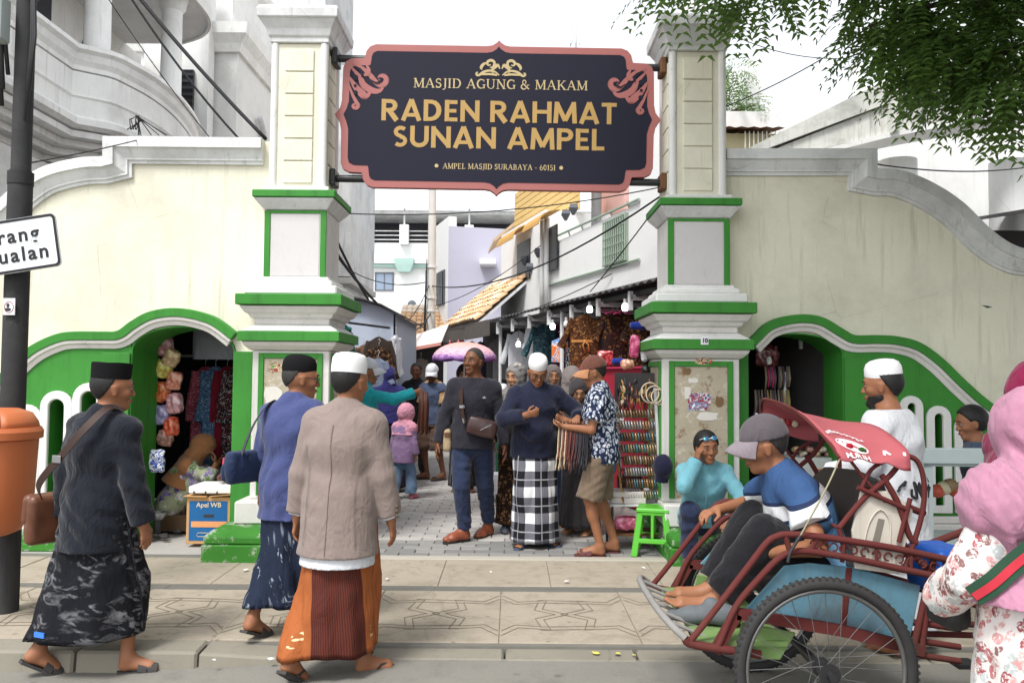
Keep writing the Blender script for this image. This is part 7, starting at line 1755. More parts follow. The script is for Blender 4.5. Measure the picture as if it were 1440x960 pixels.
def panel(name, pts, Y, mat, th=.012):
    q = [(BP(x, y, YN+.08).x, BP(x, y, YN+.08).z) for x, y in pts]; return MB().prism([q], Y, Y+th).build(name, mat, BK, bevel=.003)
for Y in (YN+.085, YFR-.07):
    panel('side_panel', [(1049, 857), (1104, 796), (1140, 792), (1200, 798), (1296, 824), (1281, 901), (1182, 881)], Y, BLUEP); panel('lower_panel', [(1034, 926), (1044, 875), (1120, 890), (1098, 928)], Y, GRNP)
    panel('panel_strap', [(1190, 798), (1199, 798), (1190, 884), (1181, 882)], Y-.006, RED, .006)
X1 = BP(1120, 800, 3.6).x
MB().box(BP(1110, 800).x, BP(1290, 800).x, YN+.10, YFR-.08, .50, .545).build('seat_board', plain('seat_vinyl', (.05, .04, .035), .6), BK, bevel=.015)
# reclined seat back: pale board with pressed ornament
b0, b1 = BP(1204, 800, YN+.14), BP(1238, 690, YN+.14)
m = MB(); dx = b1.x-b0.x
prof = [(YN+.10, b0.z), (YN+.10, b1.z-.03), (YN+.20, b1.z+.03), (3.69, b1.z+.05), (YFR-.18, b1.z+.03), (YFR-.08, b1.z-.03), (YFR-.08, b0.z)]
m.v = [(b0.x+dx*(z_-b0.z)/(b1.z-b0.z), y, z_) for y, z_ in prof]+[(b0.x+dx*(z_-b0.z)/(b1.z-b0.z)+.03, y, z_) for y, z_ in prof]; n = len(prof); m.f = [tuple(range(n)), tuple(range(2*n-1, n-1, -1))]+[(i, (i+1) % n, n+(i+1) % n, n+i) for i in range(n)]; m.mi = [0]*len(m.f)
m.build('seat_back', plain('dark_vinyl', (.06, .05, .045), .6), BK)
PALE = stained('pale_board', srgb(196, 190, 178), (.25, .22, .18), .45, sc1=4)
panel('side_board', [(1209, 688), (1255, 690), (1281, 716), (1262, 806), (1200, 798), (1196, 745)], YN+.062, PALE, .016)
panel('board_plate', [(1232, 727), (1241, 729), (1232, 768), (1222, 766)], YN+.059, plain('print_grey', srgb(120, 116, 108), .7), .002)
tb('board_ornament', [BP(*q, YN+.058) for q in ((1213, 775), (1222, 735), (1238, 716), (1252, 735), (1250, 780))], .003, MATS['pale_board'])
for (x0, y0, x1, y1) in ((1206, 685, 1276, 716), (1264, 762, 1280, 700)): tb('board_edge', [BP(x0, y0, YN+.05), BP(x1, y1, YN+.05)], .010)
# hood irons
for Y in (YN+.06, YFR-.04):
    S_h = lambda L_: [Vector((BP(x, y, YN+.06).x, Y, BP(x, y, YN+.06).z)) for x, y in L_]
    tb('hood_iron', S_h([(1274, 640), (1290, 648), (1299, 675), (1298, 715), (1286, 760), (1272, 800)]), .011); tb('hood_iron', S_h([(1180, 742), (1215, 700), (1252, 668), (1272, 640)]), .012); tb('hood_iron', S_h([(1240, 668), (1262, 705), (1280, 755), (1290, 762)]), .013)
    tb('hood_iron', S_h([(1183, 630), (1215, 672), (1245, 705)]), .007); tb('hood_iron', S_h([(1210, 690), (1225, 660), (1250, 645)]), .009); tb('hood_iron', S_h([(1180, 742), (1186, 770), (1184, 790)]), .010)
tb('hood_iron', [BP(1180, 742, YN+.06), Vector((BP(1180, 742, YN+.06).x, YFR-.04, BP(1180, 742, YN+.06).z))], .009)
for (a, b) in (((1208, 684), (1300, 722)),): tb('cross_bar', [BP(*a, YN+.1), BP(*b, YN+.1)], .014)
# torn red hood: cloth stretched over two hoops
t = NT('faded_red_cloth'); v = t.coord(); a = t.noise(v, 3, 5, .65); b = t.noise(v, 25, 4, .6); t.base(t.mix(b, t.mix(a, srgb(150, 66, 72), srgb(180, 104, 109)), srgb(164, 84, 90))); t.bump(t.noise(t.coord('Object', (1, 3, 3)), 5, 4, .6), .5, .02); HOOD = t.fin(.75, .25)
hf = [(YN+.02, 1.165), (YN+.08, 1.215), (YN+.25, 1.285), (3.70, 1.345), (YFR-.12, 1.375), (YFR, 1.36), (YFR+.05, 1.31), (YFR+.05, 1.235)]; hr = [(YN+.02, 1.13), (YN+.05, 1.19), (YN+.22, 1.245), (3.70, 1.27), (YFR-.12, 1.27), (YFR, 1.25), (YFR+.05, 1.21), (YFR+.05, 1.14)]
xf, xr_ = BP(1183, 630).x, BP(1284, 640).x; n = 40; cf, cr_ = bez(hf, 6), bez(hr, 6); m = MB(); rows = 12; nc = len(cf)
for i in range(rows+1):
    f = i/rows
    for j in range(nc):
        g = j/(nc-1); sag = -.028*math.sin(math.pi*f)*(.4+.6*math.sin(math.pi*g))+.006*math.sin(9*g+5*f)+.004*math.sin(23*g-7*f)
        y = cf[j][0]*(1-f)+cr_[j][0]*f; zz = cf[j][1]*(1-f)+cr_[j][1]*f+sag
        if j < 3: zz -= (.016*abs(math.sin(7.3*f+1))+.03*(f > .2)*(f < .75)*-.4)*(3-j)/3
        m.v.append((xf+(xr_-xf)*f-.03*math.sin(math.pi*g)*(1-f), y, zz))
for i in range(rows):
    for j in range(nc-1): m.f.append((i*nc+j, i*nc+j+1, (i+1)*nc+j+1, (i+1)*nc+j)); m.mi.append(0)
hd = m.build('hood', HOOD, BK, smooth=True, recalc=False); so = hd.modifiers.new('thick', 'SOLIDIFY'); so.thickness = .005; so.offset = 0
tb('hood_hoop', [(xf-.03*math.sin(math.pi*j/(nc-1)), y, z_-.006) for j, (y, z_) in enumerate(cf)], .007, RED, 6, 1)
def hood_pt(f, g):
    j = g*(nc-1); j0 = min(int(j), nc-2); u = j-j0; A0 = Vector(m.v[min(int(f*rows), rows-1)*nc+j0]); A1 = Vector(m.v[min(int(f*rows), rows-1)*nc+j0+1]); B0 = Vector(m.v[min(int(f*rows)+1, rows)*nc+j0]); B1 = Vector(m.v[min(int(f*rows)+1, rows)*nc+j0+1]); w = f*rows-int(f*rows)
    return (A0.lerp(A1, u)).lerp(B0.lerp(B1, u), w)
HP = plain('hood_print_white', (.72, .66, .66), .8)
def hood_ribbon(fg, w=.006, mat=HP, name='hood_print'):
    q = [hood_pt(f, g) for f, g in fg]; mm = MB()
    for a, b in zip(q[:-1], q[1:]):
        d = (b-a); 
        if d.length < 1e-6: continue
        n1 = Vector((0, -.75, .66)); s_ = d.normalized().cross(n1)*w/2; o_ = n1*.006; mm.add([a-s_+o_, b-s_+o_, b+s_+o_, a+s_+o_], [(0, 1, 2, 3)])
    return mm
def hood_letters(s, f0, f1, g0, arcg, h):
    n = len(s)
    for i, ch in enumerate(s):
        f = f0+(f1-f0)*(i+.5)/n; g = g0+arcg*math.sin(math.pi*(i+.5)/n); p0 = hood_pt(f, g); px_ = (hood_pt(min(f+.03, .99), g+arcg*(.03/(f1-f0))*math.cos(math.pi*(i+.5)/n)*3.14*.0)-p0).normalized(); pu = (hood_pt(f, g+.05)-p0).normalized(); nn = px_.cross(pu).normalized()
        me = text_mesh(ch, h, .0006, .0005); Mx = Matrix((px_, pu, nn)).transposed().to_4x4(); Mx.translation = p0+nn*(.008 if nn.y < 0 else -.008)-OFF[BK.name]
        put_text('hood_lettering', me, HP, Mx, BK)
hood_letters('PERUBAHAAN', .05, .52, .205, .060, .034); hood_letters('MURIH', .13, .44, .045, -.01, .034)
for rr_, w in ((1.0, .006), (.78, .012), (.5, .008)):
    hood_ribbon([(.285+.20*rr_*math.cos(a), .145+.052*rr_*math.sin(a)) for a in [2*math.pi*k/22 for k in range(23)]], w).build('hood_emblem', HP, BK)
rr = random.Random(4)
for f, g, c_, r_ in ((.22, .12, srgb(160, 20, 40), .016), (.38, .125, srgb(40, 80, 30), .014), (.42, .13, srgb(50, 90, 36), .010)):
    MB().ball(hood_pt(f, g)+Vector((0, -.008, .006)), (r_, .008, r_*.8), 9, 6).build('cloth_flower', plain('flower_%d' % int(f*100), c_, .8), BK)
hood_ribbon([(.68, .12), (.72, .16), (.76, .12)], .012).build('hood_tear', HP, BK); hood_ribbon([(.93, .09), (.935, .12)], .012).build('hood_tear', HP, BK)
for k in range(5): p = Vector((xf+.02+.035*k, YFR+.035, 1.262-.006*k)); MB().ball(p, (.018, .012, .018), 8, 6).build('cloth_flower', plain('cream_flower', srgb(206, 196, 170), .8) if k % 2 == 0 else plain('rose_flower', srgb(170, 50, 60), .8), BK)
# chain and rope stays from the hood
rope = plain('old_rope', srgb(150, 146, 120), .9); tb('stay_rope', [Vector((xf, YN+.02, 1.15)), BP(1160, 690, YN), BP(1126, 752, YN+.02)], .0035, rope); tb('stay_rope', [BP(1126, 752, YN+.02), BP(1112, 775, YN+.02), BP(1108, 790, YN+.02)], .007, BLACKM)
# rear frame: bicycle half behind the seat
for Y in (3.62, 3.78):
    tb('rear_stay', [(BP(1290, 910).x, Y, zc+.02), (XW+1.35, Y, zc)], .014); tb('rear_stay', [(BP(1310, 830).x, Y, .58), (XW+1.35, Y, zc)], .012)
tb('seat_tube', [(XW+.9, 3.7, .2), (XW+1.05, 3.7, .92)], .018); tb('top_tube', [(BP(1300, 800).x, 3.7, .62), (XW+1.05, 3.7, .86)], .018)
MB().ball((XW+1.05, 3.7, .95), (.13, .08, .035), 12, 7).build('saddle', plain('saddle_black', (.03, .03, .03), .6), BK, smooth=True)
for (a, b) in (((1296, 912), (1312, 786)), ((1286, 905), (1306, 815)), ((1330, 786), (1332, 815))): tb('rear_post', [BP(*a, YN+.07), BP(*b, YN+.07)], .014)
for py in (880, 905, 925): tb('rear_rail', [BP(1270, py-8, YN+.1), BP(1350, py+4, YN+.1)], .013)
tb('handlebar', [(BP(1312, 786).x+.02, YN+.08, .70), (BP(1312, 786).x+.06, 3.7, .76), (BP(1312, 786).x+.02, YFR-.08, .70)], .014)
for Y in (3.55, 3.85): MB().box(XW+.86, XW+.96, Y-.05, Y+.05, .12, .14).build('pedal', BLACKM, BK)
tp = link('tarp_body', pouch((BP(1322, 812, 3.5).x, 3.5, .66), (.09, .12, .10), Mat3(10)).mesh('tarp_body', plain('blue_tarp', srgb(32, 84, 170), .5)), None); tp.name = 'tarp_bundle'; tag(tp, 'crumpled blue tarpaulin bundle behind the becak seat', 'tarpaulin')
# passenger
t = NT('striped_polo'); v = t.coord('Object', (1, 1, 1), (R(26), 0, 0)); X = t.sep(v); zz = X[2]
st_ = t.ramp(t.math('MULTIPLY', zz, .5), [(0., srgb(120, 168, 204)), (.335, srgb(120, 168, 204)), (.35, srgb(92, 134, 176)), (.418, srgb(28, 38, 66)), (.426, srgb(214, 214, 214)), (.458, srgb(28, 38, 66)), (.466, srgb(50, 78, 120))], 'CONSTANT'); f_ = t.noise(v, 4, 4, .6)
t.base(t.mix(t.math('MULTIPLY', f_, .25), st_, srgb(60, 80, 110))); t.bump(t.noise(t.coord('Object', (5, 5, 2)), 3, 4, .55, .6), .55, .03); POLO = t.fin(.88, .2)
PY = 3.66; hx = P(1150, 775, PY).x
f = Figure(Body(1.60, pelvis=(0, -.03, .60), lean=(26, 0), head=(-6, -8, 0), feet=[(-.10, .60, .435), (.10, .56, .43)], fyaw=(0, 0), fpitch=(-20, -15), kneep=[(-.1, .3, 1), (.1, .3, 1)], hands=[(-.16, .28, .72), (.28, .40, .83)], poles=[(-1, -.4, -.3), (1, -.4, -.3)], curl=(30, 40), palm=[(0, 0, -1), (0, 0, -1)], build=1.06, toes=True),
           'barefoot man in grey cap and blue striped polo sitting in the becak', (hx+.02, PY, 0), 90, SK_BROWN, .0065)
f.face(); f.hair(HAIRG, -.05, .0, .004); f.peaked_cap(cloth('grey_cap', srgb(86, 80, 84)), cloth('grey_peak', srgb(128, 118, 124)), peak=.08); f.shirt(POLO, .026, -.10, .34, .016, True, .009, .006); f.trousers(C_BLKTR, .022, .93, vox=.010, wide=.01)
m_ = MB(); pr = f
sh = Figure.__new__(Figure)
F = Field((-.12, -.2, -.02), (.12, .25, .16), .007); F.cap((0, -.09, .04), (0, .10, .034), (.040, .040), (.048, .034), (1, 0, 0), 0); F.cap((0, .08, .034), (0, .17, .026), (.046, .032), (.034, .022), (1, 0, 0), .03); F.cap((0, -.05, .05), (0, 0, .08), .042, .035, None, .03); F.half((0, 0, .006), (0, 0, -1)); me_ = F.mesh('shoe', plain('worn_grey_shoe', srgb(92, 96, 100), .75, .3, 20))
o = link('worn_shoe', me_, None); o.location = (P(1000, 880, 3.5).x, 3.5, f0.z-.012); o.rotation_euler = (0, 0, R(75)); tag(o, 'worn grey shoe lying on the becak footboard', 'shoe')
# pale rail of the cart beyond
q0 = P(1300, 640, 5.0); q1 = P(1520, 640, 5.0); CT = thing('vendor_cart', 'pale grey vendor cart rail behind the white robe', 'cart', (q0.x, 5.0, 0)); LG = plain('pale_grey_paint', srgb(176, 190, 190), .5)
MB().box(q0.x-.1, q1.x, 4.98, 5.03, P(1350, 652, 5).z, P(1350, 630, 5).z).build('top_rail', LG, CT, bevel=.006); MB().box(q0.x-.1, q1.x, 5.03, 5.55, P(1350, 652, 5).z-.02, P(1350, 648, 5).z).build('deck', LG, CT)
for x in (q0.x, q0.x+.7, q1.x-.05): MB().box(x, x+.05, 5.0, 5.05, 0, P(1350, 652, 5).z-.02).build('leg', LG, CT); MB().box(x, x+.05, 5.5, 5.55, 0, P(1350, 652, 5).z-.02).build('leg', LG, CT)
MB().box(q0.x, q1.x, 5.04, 5.5, .42, .45).build('shelf', LG, CT)
for i in range(9): 
    c = P(1318+9*i, 690-4*(i % 3), 5.2); o = MB().ball(c, (.05, .05, .045), 9, 7).build('snack_bag', plain('snack_%d' % (i % 3), [srgb(170, 80, 60), srgb(190, 180, 150), srgb(140, 120, 90)][i % 3], .4, .4, 25, bump=.6), None, smooth=True); o['label'] = nth(i)+' plastic snack bag from the left under the vendor cart rail'; o['category'] = 'bag'; o['group'] = 'snack bags on the cart'
# ------------------------------------------------------------------ stalls and goods
SHB = MATS['stall_backing']
def kiosk(label, x0, x1, y0, y1, h, loc):
    r = thing('kiosk', label, 'kiosk', loc)
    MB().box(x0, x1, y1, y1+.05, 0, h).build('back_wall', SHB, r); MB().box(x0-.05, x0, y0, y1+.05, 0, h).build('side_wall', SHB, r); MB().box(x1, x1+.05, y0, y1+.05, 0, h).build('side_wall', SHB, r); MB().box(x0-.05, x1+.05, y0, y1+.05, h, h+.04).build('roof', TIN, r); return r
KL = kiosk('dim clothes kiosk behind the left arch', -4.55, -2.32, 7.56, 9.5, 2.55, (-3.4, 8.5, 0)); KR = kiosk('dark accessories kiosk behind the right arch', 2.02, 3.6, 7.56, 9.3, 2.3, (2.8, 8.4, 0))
HNG = plain('hanger_white', (.6, .6, .62), .4); 
def garment(name, label, cat, c, w, h, mat, rz=0.0, sleeve=.0, flare=1.0, sl_ang=72, neck=.05, belt=None, group=None, depth=.05, tr=None, seed=0, hanger=True, slm=None):
    """a hanging garment: c is the middle of the shoulder line"""
    r_ = np.random.default_rng(seed+int(abs(c[0])*100)); ph = r_.uniform(0, 6.28, 6); root = thing(name, label, cat, c, group); root.rotation_euler = (0, 0, rz); n, rows = 44, 22; rings = []; m = MB()
    for i in range(rows+1):
        t_ = i/rows; top = min(1, t_/.09); hw = (w/2)*((.42+.58*top) if t_ < .09 else 1+(flare-1)*(t_-.09)/.91); hd = depth*(.45+.55*min(1, t_*3)); z = -h*t_+(0 if t_ > .09 else 0)
        z = -.02-h*t_; ring = []
        for j in range(n):
            a = 2*math.pi*j/n; f = .010*t_*(math.sin(5*a+ph[0])+.8*math.sin(9*a+ph[1]+t_*2)+.5*math.sin(14*a+ph[2])); ring.append(((hw+f*.4)*math.copysign(abs(math.cos(a))**.8, math.cos(a)), (hd+f)*math.copysign(abs(math.sin(a))**.8, math.sin(a)), z+(.5*w*.16*(1-abs(math.cos(a))) if t_ < .02 else 0)))
        rings.append(ring)
    m.loft(rings); b = m.build('cloth', mat, None, smooth=True, angle=60); b.parent = root
    if sleeve > 0:
        for s in (-1, 1):
            d = Vector((s*math.cos(R(sl_ang)), 0, -math.sin(R(sl_ang)))); a = Vector((s*(w/2-.035), 0, -.055)); mm = MB(); pts = [a+d*sleeve*k/7+Vector((0, .012*math.sin(k*1.7+ph[3]), 0)) for k in range(8)]; mm.tube(pts, [.050+.008*math.sin(k+ph[4]) for k in range(8)], 10); o = mm.build('sleeve', slm or mat, None, smooth=True, angle=60); o.parent = root; o.scale = (1, .7, 1)
    if hanger:
        mm = MB(); mm.tube([(0, 0, .0), (0, 0, .05), (.02, 0, .075), (.0, 0, .10), (-.02, 0, .08)], .004, 6); o = mm.build('hanger', HNG, None, smooth=True); o.parent = root
    if belt:
        z = -h*.36; q = MB(); q.loft([[((w/2*1.02)*math.cos(a), (depth*1.25)*math.sin(a), zz) for a in [2*math.pi*k/30 for k in range(30)]] for zz in (z-.018, z+.018)]); o = q.build('belt', belt, None, smooth=True, angle=50); o.parent = root
        q = MB(); q.ball((0, -depth*1.35, z), (.03, .012, .022), 8, 6); q.tube([(0, -depth*1.4, z), (.05, -depth*1.5, z-.05), (.06, -depth*1.4, z-.14)], .010, 6); q.tube([(0, -depth*1.4, z), (-.02, -depth*1.5, z-.06), (.01, -depth*1.4, z-.16)], .010, 6); o = q.build('bow', belt, None, smooth=True); o.parent = root
    return root
def gpix(px0, px1, py0, py1, Y): 
    a = P(px0, py0, Y); b = P(px1, py1, Y); return ((a.x+b.x)/2, Y, a.z), b.x-a.x, a.z-b.z
# left arch rail with dresses
Yd = 8.3; p0 = P(190, 500, Yd); p1 = P(345, 506, Yd); RL = thing('clothes_rail', 'steel rail carrying long dresses inside the left arch', 'rail', (p0.x, Yd, 0)); MB().tube([(-4.5, Yd, p0.z), (-2.34, Yd, p0.z)], .014, 8).build('rail_bar', MET, RL)
for x in (-4.48, -2.38): MB().tube([(x, Yd, 0), (x, Yd, p0.z)], .016, 8).build('post', MET, RL)
DR = [('dark navy dress, first on the rail in the left arch', 226, cloth('midnight_dress', srgb(24, 28, 44))), ('black dress beside the navy dress in the left arch', 250, cloth('black_dress', srgb(20, 22, 30))), ('pink speckled dress on the rail in the left arch', 287, spots('pink_speckle', srgb(168, 78, 98), [(214, 160, 170), (120, 40, 60)], 60, .4)), ('blue speckled dress between pink and red ones in the left arch', 303, spots('blue_speckle', srgb(70, 100, 140), [(150, 180, 210)], 60, .4)), ('plain crimson dress on the rail in the left arch', 316, cloth('crimson_dress', srgb(134, 34, 52))), ('black and white speckled dress at the right end in the left arch', 330, spots('mono_speckle', srgb(40, 36, 40), [(190, 186, 186), (150, 60, 70)], 60, .42))]
for i, (lb, px, mt) in enumerate(DR):
    p = P(px, 512, Yd-.02*i); garment('hanging_dress', lb, 'dress', (p.x, Yd-.05*(i % 2), p0.z-.10), .30 if i < 2 else .26, 1.24, mt, R(38 if i > 1 else 20), .52, 1.12, 84, group='dresses on the left rail', seed=i)
p = P(312, 478, 8.0); garment('folded_cloth', 'grey cloth hung high inside the left arch', 'cloth', (p.x, 7.9, P(312, 458, 8).z), .5, .32, cloth('pale_grey_cloth', srgb(150, 154, 166)), 0, 0, 1.0, hanger=False); p = P(293, 470, 8.1); garment('folded_cloth', 'dark red cloth hung beside the grey cloth in the left arch', 'cloth', (p.x, 8.05, P(293, 462, 8).z), .16, .26, MATS['crimson_dress'], 0, 0, 1.0, hanger=False)
# toy bags hanging in a column
TOY = [(208, 140, 150), (196, 160, 120), (210, 190, 90), (220, 130, 110), (230, 110, 60), (214, 150, 160), (150, 140, 190), (226, 90, 60), (160, 110, 100)]
def plastic(name, c):
    t = NT(name); v = t.coord(); a = t.noise(v, 22, 3, .6); t.base(t.ramp(a, [(.38, dark(c, .7)), (.5, c), (.62, tuple(min(.8, x*1.5+.12) for x in c))])); t.bump(t.noise(v, 35, 4, .6), .9, .01); t.b.inputs['Coat Weight'].default_value = .6; return t.fin(.25, .5)
toym = [plastic('toy_plastic_%d' % i, srgb(*c)) for i, c in enumerate(TOY)]
def puff(c, half, mat, seed, rz=0, vox=.012):
    F = pouch((0, 0, 0), half, Mat3(rz, rz*.4, rz*.7), vox, puff=.02); F.creases(.011, seed, ((1, .2, .5), (.3, 1, 1)), (.05, .11), 5); o = link('plastic_bag', F.mesh('plastic_bag', mat), None); o.location = c; return o
rr = random.Random(6)
LBT = ['pink', 'tan', 'yellow', 'salmon', 'orange', 'rose', 'violet', 'red orange', 'brown']
for i in range(9):
    px, py = 236+(8 if i % 2 else -6)+rr.uniform(-3, 3), 487+i*16; c = P(px, py, 7.50-.02*(i % 2)); o = puff(c, (rr.uniform(.065, .10), .06, rr.uniform(.085, .115)), toym[i], i, rr.uniform(-50, 50)); o.name = 'toy_bag'; tag(o, '%s plastic toy bag, number %s from the top of the hanging column' % (LBT[i], ['one', 'two', 'three', 'four', 'five', 'six', 'seven', 'eight', 'nine'][i]), 'bag', 'toy bags hanging in the left arch')
p = P(240, 470, 7.5); tag(MB().tube([(p.x, 7.56, p.z+.2), (p.x, 7.56, P(240, 620, 7.5).z)], .008, 6).build('rope', BLACKM), 'dark cord holding the column of toy bags', 'cord')
p = P(221, 648, 7.2); o = puff(p, (.085, .03, .12), print_mat('blue_pack_print', [(40, 60, 130), (210, 214, 220), (60, 80, 150), (190, 196, 206)], 16), 31); o.name = 'blue_pack'; tag(o, 'blue and white plastic pack hanging by the left arch jamb', 'packet')
# carton, foam tray, fruit
c0 = P(297, 765, 7.0); X0_, X1_ = P(263, 740, 7.0).x, P(326, 740, 7.0).x; z1_ = P(290, 698, 7.0).z; CBX = thing('carton', 'brown and blue apple carton with open lid under the left arch', 'box', ((X0_+X1_)/2, 7.1, 0)); KR_ = plain('kraft_board', srgb(186, 146, 98), .85, .1, 8, bump=.1)
MB().box(X0_, X1_, 6.98, 7.28, .0, z1_).build('box_body', KR_, CBX, bevel=.004); MB().box(X0_+.025, X1_-.035, 6.977, 6.9795, .03, z1_-.035).build('blue_print', plain('carton_blue', srgb(26, 92, 146), .7), CBX)
cx_ = (X0_+X1_)/2; MB().box(cx_-.045, cx_+.045, 6.974, 6.9768, z1_*.57, z1_*.57+.026).build('hand_hole', SHB, CBX, bevel=.001); MB().box(X0_+.045, X1_-.035, 6.974, 6.9768, z1_*.36, z1_*.36+.05).build('label_strip', plain('label_orange', srgb(216, 150, 100), .8), CBX)
put_text('lettering', text_mesh('Apel WB', .058, .0008, .001), plain('carton_cream', srgb(206, 190, 160), .7), face_cam((cx_-((X0_+X1_)/2), -.126, z1_*.83)), CBX)
MB().tube([(cx_+sx, 6.974, z1_*.2+sz) for sx, sz in ((-.09, .016), (.09, .016), (.1, 0), (.09, -.016), (-.09, -.016), (-.1, 0))], .0025, 5, closed=True).build('label_ring', MATS['carton_cream'], CBX)
for s in (-1, 1):
    m = MB(); xa = X0_-.02 if s < 0 else cx_+.01; m.add([(xa, 6.95, z1_+.006), (xa+.2, 6.95, z1_+.012+.01*s), (xa+.19, 7.12, z1_+.016), (xa+.02, 7.12, z1_+.01), (xa, 6.95, z1_+.011), (xa+.2, 6.95, z1_+.017+.01*s), (xa+.19, 7.12, z1_+.021), (xa+.02, 7.12, z1_+.015)], [(3, 2, 1, 0), (4, 5, 6, 7), (0, 1, 5, 4), (1, 2, 6, 5), (2, 3, 7, 6), (3, 0, 4, 7)]); m.build('flap', KR_, CBX)
ty = MB().box(X0_+.02, X1_+.05, 6.96, 7.30, z1_+.03, z1_+.095).build('foam_tray', plain('foam_white', (.74, .73, .70), .9, .05, 60, bump=.3), None, bevel=.01, off=((X0_+X1_)/2, 7.1, z1_+.03)); tag(ty, 'white foam tray lying on the apple carton', 'tray')
for i in range(3): x = X0_+.07+.1*i; o = MB().box(x-.006, x+.006, 6.955, 6.9595, z1_+.031, z1_+.052).build('notch', SHB, ty, off=OFF[ty.name])
rr = random.Random(3)
SNK = plain('dark_date_fruit', srgb(96, 52, 52), .4, .3, 20)
for i in range(16): c = P(316, 672, 7.15)+Vector((rr.uniform(-.07, .08), rr.uniform(-.08, .08), 0)); c.z = z1_+.115+rr.uniform(0, .05); tag(MB().ball(c, (.022, .018, .018), 8, 6).build('date_fruit', SNK, None, smooth=True), nth(i)+' dark reddish date in the little heap on the foam tray', 'fruit', 'dates on the foam tray')
p = P(222, 722, 7.3); tag(MB().lathe([(.05, p.z-.05), (.085, p.z), (.09, p.z+.015), (.082, p.z+.015), (.04, p.z-.03)], (p.x, 7.3, 0), 18).build('metal_bowl', MET, None, smooth=True, angle=40), 'small metal bowl beside the seated woman', 'bowl'); tag(MB().lathe([(.03, 0), (.035, p.z-.052)], (p.x, 7.3, 0), 10).build('bowl_stand', BLACKM), 'short dark stand under the metal bowl', 'stand')
q = P(250, 735, 7.75); tag(MB().box(X0-.24, X0+.2, 7.50, 7.92, .0, .15).build('low_stool', plain('stool_wood', srgb(90, 70, 52), .8), None, bevel=.01), 'low wooden seat under the woman in brown headscarf', 'stool')
for k in range(14): c = P(236+rr.uniform(-14, 22), 745, 7.5); o = MB().ball((c.x, 7.35+rr.uniform(-.2, .3), .02), (.04, .03, .018), 7, 5).build('rag', SHB, None, smooth=True); tag(o, nth(k)+' dark rag scrap strewn on the floor of the left arch', 'rag', 'rags on the arch floor')
# right arch: hanging trinkets
KT = [plain('trinket_%d' % i, srgb(*c), .4, .4, 50, bump=.6, bscale=90) for i, c in enumerate([(110, 104, 104), (150, 130, 110), (96, 84, 100), (190, 60, 110), (170, 150, 90), (70, 70, 84)])]
for r0, (py0, ln) in enumerate(((515, .22), (548, .24), (578, .28))):
    for i in range(14):
        px = 1060+i*3.7+(rr.random()*2); 
        if r0 == 0 and i < 4: continue
        p = P(px, py0, 7.5); m = MB(); m.tube([(p.x, 7.5+.01*(i % 3), p.z), (p.x+.004, 7.49, p.z-ln*.5), (p.x-.003, 7.5, p.z-ln*rr.uniform(.85, 1))], [.009, .012, .007], 6); o = m.build('trinket_strand', KT[(i*3+r0) % 6 if rr.random() < .3 else (i+r0) % 3], None, smooth=True); tag(o, '%s trinket strand from the left in the %s row inside the right arch' % (nth(i), ('top', 'middle', 'bottom')[r0]), 'trinket', 'trinket strands in the right arch')
p = P(1078, 500, 7.7); o = puff(p, (.13, .05, .12), plastic('dull_rose_bag', srgb(120, 50, 60)), 3); o.name = 'rose_bag'; tag(o, 'dull rose plastic bag hanging at the top of the right arch', 'bag')
p = P(1079, 508, 7.5); tag(MB().lathe([(.02, p.z-.03), (.026, p.z), (.02, p.z+.03), (.008, p.z+.045)], (p.x, 7.45, 0), 12).build('lamp_bulb', plain('bulb_white', (.75, .75, .75), .4), None, smooth=True), 'unlit white bulb hanging in the right arch', 'bulb')
p = P(1131, 484, 7.7); tag(MB().lathe([(.05, p.z-.045), (.052, p.z+.045)], (p.x, 7.7, 0), 18).build('paper_roll', MATS['bulb_white'], None, smooth=True, angle=40), 'white roll hanging near the top of the right arch', 'roll')
p = P(1104, 575, 7.52); tag(MB().box(p.x-.012, p.x+.012, 7.51, 7.53, .3, P(1104, 523, 7.52).z).build('display_post', GREYC), 'grey display post beside the trinket strands', 'post'); o = garment('hanging_cloth', 'pale cloth draped along the right jamb of the right arch', 'cloth', (P(1160, 520, 7.5).x, 7.52, P(1160, 512, 7.5).z), .12, .9, cloth('pale_drape', srgb(150, 148, 142)), 0, 0, 1.4, hanger=False)
for i in range(10): c = P(1120+9*i, 632+6*(i % 2), 7.3); o = puff(c, (.05, .04, .04), [toym[1], plastic('clear_pack', srgb(170, 160, 140)), toym[8]][i % 3], 40+i); o.name = 'snack_pack'; tag(o, nth(i)+' snack pack from the left on the sill of the right arch', 'packet', 'snack packs in the right arch')
MBX = MB().box(P(1115, 660, 7.3).x-.05, P(1215, 660, 7.3).x, 7.2, 7.5, 0, P(1150, 642, 7.3).z).build('goods_bench', GREYC, None, bevel=.01); tag(MBX, 'grey bench with snack packs inside the right arch', 'bench')

# ------------------------------------------------------------------ clothes stalls under the right canopy
RAZ = math.atan2(RD.y, RD.x)+math.pi
def stall_g(name, label, cat, px0, px1, py0, py1, n, mat, **kw):
    s = sn((px0+px1)/2, n); c = Q(s, n, 0); a = P((px0+px1)/2, py0, c.y); b = P((px0+px1)/2, py1, c.y); w = (px1-px0)*c.y/FOC/math.cos(R(14))
    return garment(name, label, cat, (c.x, c.y, a.z), w, a.z-b.z, mat, kw.pop('rz', R(-8)), **kw)
TEALP = spots('teal_pattern', srgb(40, 66, 76), [(90, 120, 120), (24, 40, 52), (70, 90, 96)], 28, .45); BAT2 = spots('golden_batik', srgb(74, 46, 30), [(150, 106, 58), (120, 78, 40), (40, 26, 20)], 34, .45); BAT3 = spots('dark_batik', srgb(40, 26, 24), [(90, 54, 36), (120, 84, 44), (60, 30, 30)], 26, .45)
